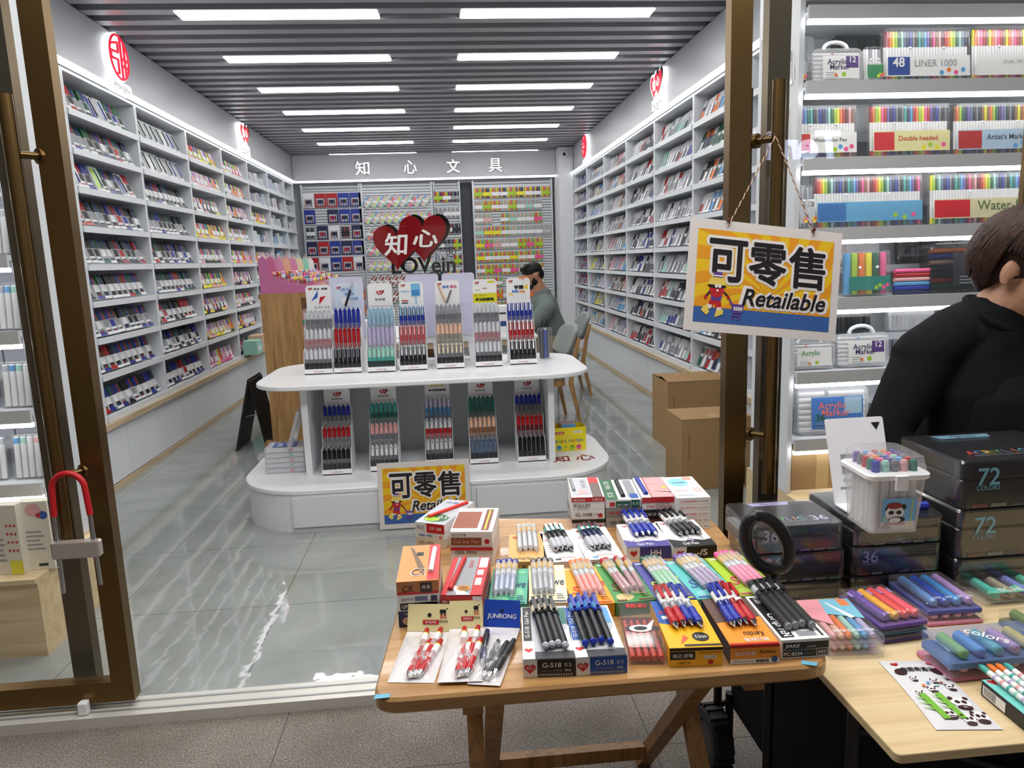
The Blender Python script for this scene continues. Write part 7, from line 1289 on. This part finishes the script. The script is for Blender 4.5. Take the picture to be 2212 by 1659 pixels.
def skin(b, name, vox, m, parent=None, smooth=4):
    """fuse the overlapping limbs into one continuous surface"""
    me = b.mesh(name); o = bpy.data.objects.new(name, me); col.objects.link(o)
    r = o.modifiers.new('fuse', 'REMESH'); r.mode = 'VOXEL'; r.voxel_size = vox; r.use_smooth_shade = True
    s_ = o.modifiers.new('soft', 'SMOOTH'); s_.factor = .5; s_.iterations = smooth
    dg = bpy.context.evaluated_depsgraph_get(); me2 = bpy.data.meshes.new_from_object(o.evaluated_get(dg)); bpy.data.objects.remove(o); bpy.data.meshes.remove(me)
    me2.materials.clear(); me2.materials.append(m)
    for p in me2.polygons: p.material_index = 0; p.use_smooth = True
    return put(me2, name, parent)
def skin_mat(c):
    m, nt, b = nodemat('skin', .5, spec=.4); n = noise(nt, coords(nt, (1, 1, 1)), 40, 3); nt.links.new(ramp(nt, n, [(.3, tuple(v * .93 for v in c)), (.7, c)]), b.inputs['Base Color'])
    b.inputs['Subsurface Weight'].default_value = .08; b.inputs['Subsurface Radius'].default_value = (.02, .008, .005); return m
def head_frame(c, face, up):
    f = Vector(face).normalized(); u = Vector(up); l = u.cross(f).normalized(); u = f.cross(l)   # f forward, l the head's left, u crown
    return Matrix(((f.x, l.x, u.x, c[0]), (f.y, l.y, u.y, c[1]), (f.z, l.z, u.z, c[2]), (0, 0, 0, 1)))
def add_head(b, X, s, m):
    """x forward, y left, z crown; unit = 1 for an adult head of 0.235 m"""
    S = X @ Matrix.Scale(s, 4); E = lambda c, r: b.ball(c, 1, m, 18, S, r)
    E((-.012, 0, .032), (.098, .077, .088)); E((.03, 0, -.02), (.066, .064, .085)); E((.045, 0, -.072), (.042, .040, .036)); E((.062, 0, -.086), (.024, .026, .022))
    E((.02, .03, -.06), (.05, .028, .04)); E((.02, -.03, -.06), (.05, .028, .04))
    E((.094, 0, -.018), (.014, .012, .022)); E((.104, 0, -.030), (.013, .014, .011)); E((.088, 0, .005), (.012, .009, .03))
    E((.085, .034, -.018), (.016, .022, .02)); E((.085, -.034, -.018), (.016, .022, .02)); E((.082, 0, .032), (.016, .052, .014)); E((.088, 0, -.057), (.012, .022, .006)); E((.086, 0, -.067), (.012, .019, .007))
    for sy in (-1, 1): E((-.010, sy * .078, -.010), (.017, .008, .029)); E((-.004, sy * .078, -.032), (.009, .007, .011)); E((-.017, sy * .084, -.004), (.010, .005, .022))
def face_parts(X, s, t, brow, beard=None):
    S = X @ Matrix.Scale(s, 4)
    for sy in (-1, 1):
        b = MB(); b.ball((.084, sy * .033, .006), .0125, mat((238, 234, 230), .25), 12, S, (.7, 1.2, .62)); b.ball((.0925, sy * .033, .006), .006, mat((30, 22, 18), .2), 10, S, (.5, 1, 1)); b.build('eye', t)
        b = MB(); b.tube([S @ Vector((.092, sy * .016, .024)), S @ Vector((.092, sy * .034, .029)), S @ Vector((.080, sy * .052, .024))], .0035 * s, brow, 6); b.build('eyebrow', t)
    b = MB(); b.tube([S @ Vector((.086, -.022, -.0615)), S @ Vector((.0985, 0, -.0615)), S @ Vector((.086, .022, -.0615))], .0045 * s, mat((150, 78, 72), .5), 6); b.build('lips', t)
def strands(b, X, s, m, roots, n, seed, r=.0045):
    R = random.Random(seed); S = X @ Matrix.Scale(s, 4)
    for _ in range(n):
        th0, end = roots(R); pts = []; rr = []
        for i in range(9):
            f_ = i / 8; th, ph, rad = th0[0] + (end[0] - th0[0]) * f_, th0[1] + (end[1] - th0[1]) * f_, 1 + .012 * math.sin(5 * f_ + th0[1]); rad *= 1 + (.13 * max(0, th - 1.5) if math.cos(ph) < -.1 else 0)
            pts.append(S @ Vector((-.014 + .113 * rad * math.sin(th) * math.cos(ph), .094 * rad * math.sin(th) * math.sin(ph), .030 + .108 * rad * math.cos(th)))); rr.append(r * s * (1.0 if f_ < .7 else 1.3 - f_ * .95) + .0008)
        b.tube(pts, rr, m, 6)
# ---------------------------------------------------------------- the seller behind the stall, in black
D2 = 2.14; q = lambda px, py, d=D2: fwd(px, py, d); sk_ = skin_mat((206, 158, 132)); S1 = 1.27
t = thing('person', 'person in black knit top bending over the stall with head turned down', 'person', None); body = MB()
hc = q(2214, 582, 2.10); XH = head_frame(hc, (.54, -.68, -.50), (.32, -.40, .86)); add_head(body, XH, S1, sk_)
neck0, neck1 = q(2172, 648, 2.13), q(2136, 690, 2.17); shR, shL = q(1998, 772, 2.18), q(2290, 765, 2.18); chest = q(2140, 840, 2.2); belly = q(2130, 1000, 2.24); pel = Vector((belly.x, belly.y + .05, .86))
ell_tube(body, [neck1 + Vector((0, 0, -.04)), neck1, neck0, hc + (neck0 - hc) * .4], [.075, .072, .068, .065], sk_)
ell_tube(body, [(neck1 + Vector((.03, 0, -.03))), chest, belly, pel], [(.12, .09), (.19, .12), (.17, .12), (.18, .13)], sk_)
ell_tube(body, [shR, (shR + neck1) / 2 + Vector((0, 0, .005)), neck1 + Vector((0, 0, -.03)), (shL + neck1) / 2 + Vector((0, 0, .005)), shL], [.075, .07, .07, .07, .075], sk_)
elR, wrR = q(1918, 925, 2.17), q(1950, 1070, 2.13); elL, wrL = q(2370, 915, 2.17), q(2330, 1070, 2.13)
for sh, el, wr in ((shR, elR, wrR), (shL, elL, wrL)): ell_tube(body, [sh, (sh + el) / 2, el], [.072, .062, .052], sk_); ell_tube(body, [el, (el + wr) / 2, wr], [.052, .045, .034], sk_)
for sx in (-1, 1):
    hip = pel + Vector((sx * .10, 0, -.02)); kn = Vector((hip.x + .01 * sx, hip.y - .04, .47)); an = Vector((hip.x + .02 * sx, min(hip.y + .02, 2.32), .06)); ell_tube(body, [hip, kn, an], [.105, .07, .048], sk_); ell_tube(body, [an, an + Vector((0, -.16, -.045))], [.045, .038], sk_)
def hand(b, wr, d, m, s):
    d = Vector(d).normalized(); sd = d.cross(Vector((0, 0, 1))).normalized(); dn = sd.cross(d) * -1; ell_tube(b, [wr, wr + d * .05 * s, wr + d * .10 * s], [.030 * s, (.042 * s, .022 * s), (.040 * s, .018 * s)], m)
    for i, (o_, l_) in enumerate(((-.031, .066), (-.011, .076), (.010, .071), (.030, .056))):
        a = wr + d * .095 * s + sd * o_ * s; ell_tube(b, [a, a + d * l_ * .5 * s + Vector((0, 0, -.004)), a + d * l_ * .8 * s + Vector((0, 0, -.018 * s)), a + d * l_ * s * .95 + Vector((0, 0, -.036 * s))], [.0095 * s, .009 * s, .0085 * s, .0075 * s], m, 10)
    a = wr + d * .035 * s - sd * .035 * s; ell_tube(b, [a, a + d * .03 * s - sd * .022 * s, a + d * .06 * s - sd * .03 * s + Vector((0, 0, -.012))], [.013 * s, .011 * s, .009 * s], m, 10)
hand(body, wrR, (.25, -.10, -.95), sk_, 1.15); hand(body, wrL, (-.25, -.10, -.95), sk_, 1.15)
skin(body, 'body', .0075, sk_, t, 3)
hairm, nt_, bs_ = nodemat('dark_brown_hair', .5, spec=.3); nt_.links.new(ramp(nt_, noise(nt_, coords(nt_, (1, 1, 1)), 45, 2), [(.3, (34, 20, 16)), (.6, (52, 30, 24)), (.8, (66, 38, 30))]), bs_.inputs['Base Color'])
face_parts(XH, S1, t, hairm)
b = MB(); SH = XH @ Matrix.Scale(S1, 4)
b.ball((-.020, 0, .044), 1, hairm, 24, SH, (.104, .088, .094)); b.ball((-.046, 0, -.012), 1, hairm, 20, SH, (.058, .070, .076))
h0 = skin(b, 'hair', .008, hairm, t, 3)
b = MB()
def roots_bob(R):
    ph = R.uniform(-PI, PI); fr = abs(ph) < .95; e = (1.18 + R.uniform(-.1, .12)) if fr else (1.62 if abs(ph) < 1.75 else 2.30) + R.uniform(-.14, .12)
    if .7 < abs(ph) < 1.25: e = 1.78 + R.uniform(-.14, .10)
    elif 1.25 <= abs(ph) < 1.8: e = 1.50 + R.uniform(-.08, .08)
    return (R.uniform(.04, .25), ph + R.uniform(-.25, .25)), (e, ph)
strands(b, XH, S1, hairm, roots_bob, 620, 3, .0050); hs = b.build('hair_strands', h0)
knit = fabric('black_knit', (17, 17, 20), 420, .5, .95); vest = fabric('black_vest', (23, 24, 30), 300, .35, .92)
b = MB(); g = .012
ell_tube(b, [neck1 + Vector((.0, -.01, -.005)), neck1 + Vector((.005, -.01, -.04)), neck1 + Vector((.012, 0, -.09)), chest, belly, pel + Vector((0, 0, .0))], [(.098, .092), (.11, .105), (.15 + g, .105 + g), (.19 + g, .125 + g), (.175 + g, .13 + g), (.185 + g, .14 + g)], knit)
ell_tube(b, [shR + Vector((-.01, 0, 0)), (shR + neck1) / 2 + Vector((0, .0, .016)), neck1 + Vector((-.02, .02, -.012)), (shL + neck1) / 2 + Vector((0, 0, .005)), shL], [.088, .086, .088, .086, .088], knit)
for sh, el, wr in ((shR, elR, wrR), (shL, elL, wrL)): ell_tube(b, [sh, (sh + el) / 2, el], [.088, .080, .068], knit); ell_tube(b, [el, (el + wr) / 2, wr + (el - wr) * .04], [.068, .062, .052], knit)
skin(b, 'sweater', .009, knit, t, 4)
b = MB(); ell_tube(b, [neck1 + Vector((.012, .0, -.10)), chest + Vector((0, 0, -.01)), belly, pel + Vector((0, 0, .05))], [(.135, .112), (.185, .146), (.195, .152), (.20, .158)], vest); ell_tube(b, [shR + Vector((.05, .004, .024)), (shR + neck1) / 2 + Vector((.02, .0, .012)), neck1 + Vector((-.02, .022, -.03)), (shL + neck1) / 2 + Vector((-.02, 0, .012)), shL + Vector((-.05, .004, .024))], [.084, .088, .092, .088, .084], vest); skin(b, 'vest', .009, vest, t, 4)
b = MB(); cr = []
for k in range(20): a = 2 * PI * k / 20; n1 = (neck0 - neck1).normalized(); sx = n1.cross(Vector((0, 1, 0))).normalized(); sy = n1.cross(sx); cr.append(neck1 + n1 * .016 + Vector((0, -.008, 0)) + sx * .086 * math.cos(a) + sy * .086 * math.sin(a))
b.tube(cr, .014, knit, 8, None, True); b.build('collar', t)
b = MB()
for sx in (-1, 1): hip = pel + Vector((sx * .10, 0, -.02)); kn = Vector((hip.x + .01 * sx, hip.y - .04, .47)); an = Vector((hip.x + .02 * sx, min(hip.y + .02, 2.32), .06)); ell_tube(b, [hip, kn, an + Vector((0, 0, .03))], [.122, .088, .066], vest)
skin(b, 'trousers', .012, mat((22, 22, 26), .85), t, 3)
# ---------------------------------------------------------------- the man at the desk in a grey shirt
YM = 7.75; q = lambda px, py, y=YM: ony(px, py, y); sk2 = skin_mat((176, 126, 98)); S2 = 1.16
t = thing('person', 'bearded man in grey shirt seated sideways at the desk on a grey chair', 'person', None); body = MB()
hc = q(1151, 596); XH = head_frame(hc, (-.86, -.12, -.40), (-.38, -.05, .9)); add_head(body, XH, S2, sk2)
nk = q(1170, 634); chest = q(1178, 690); wst = q(1203, 735); hip = q(1207, 762) + Vector((-.02, 0, .0)); hip.z = max(hip.z, .64)
shN, shF = q(1176, 662) + Vector((0, -.22, -.01)), q(1172, 662) + Vector((-.02, .22, 0)); elN = q(1146, 712) + Vector((0, -.26, 0)); wrN = q(1104, 712) + Vector((0, -.16, 0)); elF = elN + Vector((.0, .52, 0)); wrF = wrN + Vector((.02, .30, 0)); elN.z = elF.z = max(elN.z, .82); wrN.z = wrF.z = .800
ell_tube(body, [nk, (nk + hc) / 2, hc + Vector((.03, 0, -.05))], [.075, .072, .07], sk2); ell_tube(body, [nk + Vector((0.01, 0, -.10)), chest, wst, hip], [(.11, .11), (.15, .20), (.14, .18), (.16, .19)], sk2); ell_tube(body, [shN, nk + Vector((0, 0, -.06)), shF], [.075, .09, .075], sk2)
for sh, el, wr in ((shN, elN, wrN), (shF, elF, wrF)): ell_tube(body, [sh, (sh + el) / 2, el], [.075, .062, .052], sk2); ell_tube(body, [el, (el + wr) / 2, wr], [.052, .046, .034], sk2); hand(body, wr, (-1, .15, -.05), sk2, 1.15)
for sy in (-1, 1):
    h_ = hip + Vector((0, sy * .11, -.02)); kn = Vector((h_.x - .26, YM + sy * .14, .56)); an = Vector((kn.x + .10, kn.y, .10)); ell_tube(body, [h_, (h_ + kn) / 2, kn], [.115, .10, .078], sk2); ell_tube(body, [kn, an], [.074, .05], sk2); ell_tube(body, [an, an + Vector((-.17, 0, -.045))], [.05, .04], sk2)
skin(body, 'body', .012, sk2, t, 2)
hm2 = mat((13, 11, 10), .6, 0, 0, 0, .3); face_parts(XH, S2, t, hm2)
b = MB(); SH = XH @ Matrix.Scale(S2, 4); b.ball((-.014, 0, .046), 1, hm2, 20, SH, (.099, .0795, .080)); b.ball((-.060, 0, .0), 1, hm2, 16, SH, (.050, .070, .064)); b.ball((.05, 0, .092), 1, hm2, 14, SH, (.040, .056, .026))
for k in range(14): b.ball((.03 + .03 * math.cos(k * 2.1), .05 * math.sin(k * 1.7), .105 + .006 * (k % 3)), 1, hm2, 8, SH, (.02, .016, .014))
skin(b, 'hair', .011, hm2, t, 2)
b = MB(); b.ball((.050, 0, -.072), 1, hm2, 16, SH, (.052, .0485, .036))
for sy in (-1, 1): b.ball((.018, sy * .047, -.046), 1, hm2, 12, SH, (.04, .024, .045)); b.ball((.008, sy * .070, .000), 1, hm2, 10, SH, (.008, .006, .024))
b.ball((.094, 0, -.050), 1, hm2, 10, SH, (.008, .024, .006)); skin(b, 'beard', .010, hm2, t, 2)
sh_m = fabric('grey_shirt', (112, 122, 118), 260, .3, .9)
b = MB(); ell_tube(b, [nk + Vector((.01, 0, -.015)), nk + Vector((.012, 0, -.06)), chest + Vector((.0, 0, .02)), wst, hip + Vector((0, 0, .02))], [(.098, .10), (.145, .15), (.172, .225), (.162, .205), (.178, .21)], sh_m); ell_tube(b, [shN, nk + Vector((.01, 0, -.07)), shF], [.095, .108, .095], sh_m)
for sh, el in ((shN, elN), (shF, elF)): ell_tube(b, [sh, sh + (el - sh) * .72], [.098, .088], sh_m)
skin(b, 'shirt', .013, sh_m, t, 3)
b = MB(); tr2 = fabric('beige_trousers', (150, 130, 104), 260, .2, .9)
for sy in (-1, 1): h_ = hip + Vector((0, sy * .11, -.02)); kn = Vector((h_.x - .26, YM + sy * .14, .56)); an = Vector((kn.x + .10, kn.y, .10)); ell_tube(b, [h_ + Vector((.04, 0, .0)), (h_ + kn) / 2, kn], [.135, .118, .095], tr2); ell_tube(b, [kn, an + Vector((0, 0, .02))], [.09, .068], tr2)
skin(b, 'trousers', .014, tr2, t, 3)
# ---------------------------------------------------------------- someone behind the desk, only dark hair showing
t = thing('person', 'person behind the desk, only dark hair visible over the pen displays', 'person', None); body = MB(); YW = 8.75; hc = ony(937, 606, YW); hc.z -= .06; XH = head_frame(hc, (-.2, -.9, -.35), (0, -.3, .95)); add_head(body, XH, 1.2, sk_); nk = hc + Vector((0, .05, -.19))
ell_tube(body, [hc + Vector((0, .02, -.08)), nk], [.068, .075], sk_); ell_tube(body, [nk, nk + Vector((0, .04, -.25)), nk + Vector((0, .08, -.55))], [(.14, .1), (.2, .13), (.2, .16)], sk_)
for sx in (-1, 1): s0 = nk + Vector((sx * .2, .02, -.07)); e0 = s0 + Vector((sx * .05, -.08, -.27)); w0 = Vector((e0.x - sx * .1, e0.y - .26 + .0, .80)); ell_tube(body, [s0, e0], [.075, .055], sk_); ell_tube(body, [e0, w0], [.053, .036], sk_); hand(body, w0, (-sx * .3, -1, -.05), sk_, 1.1)
for sx in (-1, 1): h_ = nk + Vector((sx * .11, .08, -.55)); kn = Vector((h_.x, h_.y - .28, .52)); an = Vector((kn.x, kn.y + .1, .1)); ell_tube(body, [h_, kn], [.12, .08], sk_); ell_tube(body, [kn, an], [.075, .05], sk_); ell_tube(body, [an, an + Vector((0, -.16, -.05))], [.05, .04], sk_)
skin(body, 'body', .014, sk_, t, 2); face_parts(XH, 1.2, t, hm2)
b = MB(); SH = XH @ Matrix.Scale(1.2, 4); b.ball((-.016, 0, .046), 1, hm2, 18, SH, (.108, .09, .096)); b.ball((-.055, 0, -.03), 1, hm2, 16, SH, (.062, .082, .10)); skin(b, 'hair', .012, hm2, t, 2)
b = MB(); dk2 = fabric('dark_top', (52, 56, 70), 260, .2, .9); ell_tube(b, [nk + Vector((0, .01, -.03)), nk + Vector((0, .04, -.25)), nk + Vector((0, .08, -.56))], [(.14, .115), (.222, .155), (.225, .185)], dk2)
for sx in (-1, 1): s0 = nk + Vector((sx * .2, .02, -.07)); e0 = s0 + Vector((sx * .05, -.08, -.27)); ell_tube(b, [s0, e0], [.095, .075], dk2)
skin(b, 'top', .014, dk2, t, 3)
t = thing('desk_stool', 'low round stool under the person behind the desk', 'stool', T(nk.x, nk.y + .10, 0)); b = MB(); zz_ = max(.25, nk.z - .55 - .20); b.lathe([(.18, zz_ - .05), (.19, zz_ - .02), (.17, zz_)], gf, None, 20); b.build('seat', t); b = MB(); b.cyl((0, 0, .02), (0, 0, zz_ - .05), .03, None, STEEL, 10); b.cyl((0, 0, 0), (0, 0, .02), .18, None, BLACK, 16); b.build('pedestal', t)
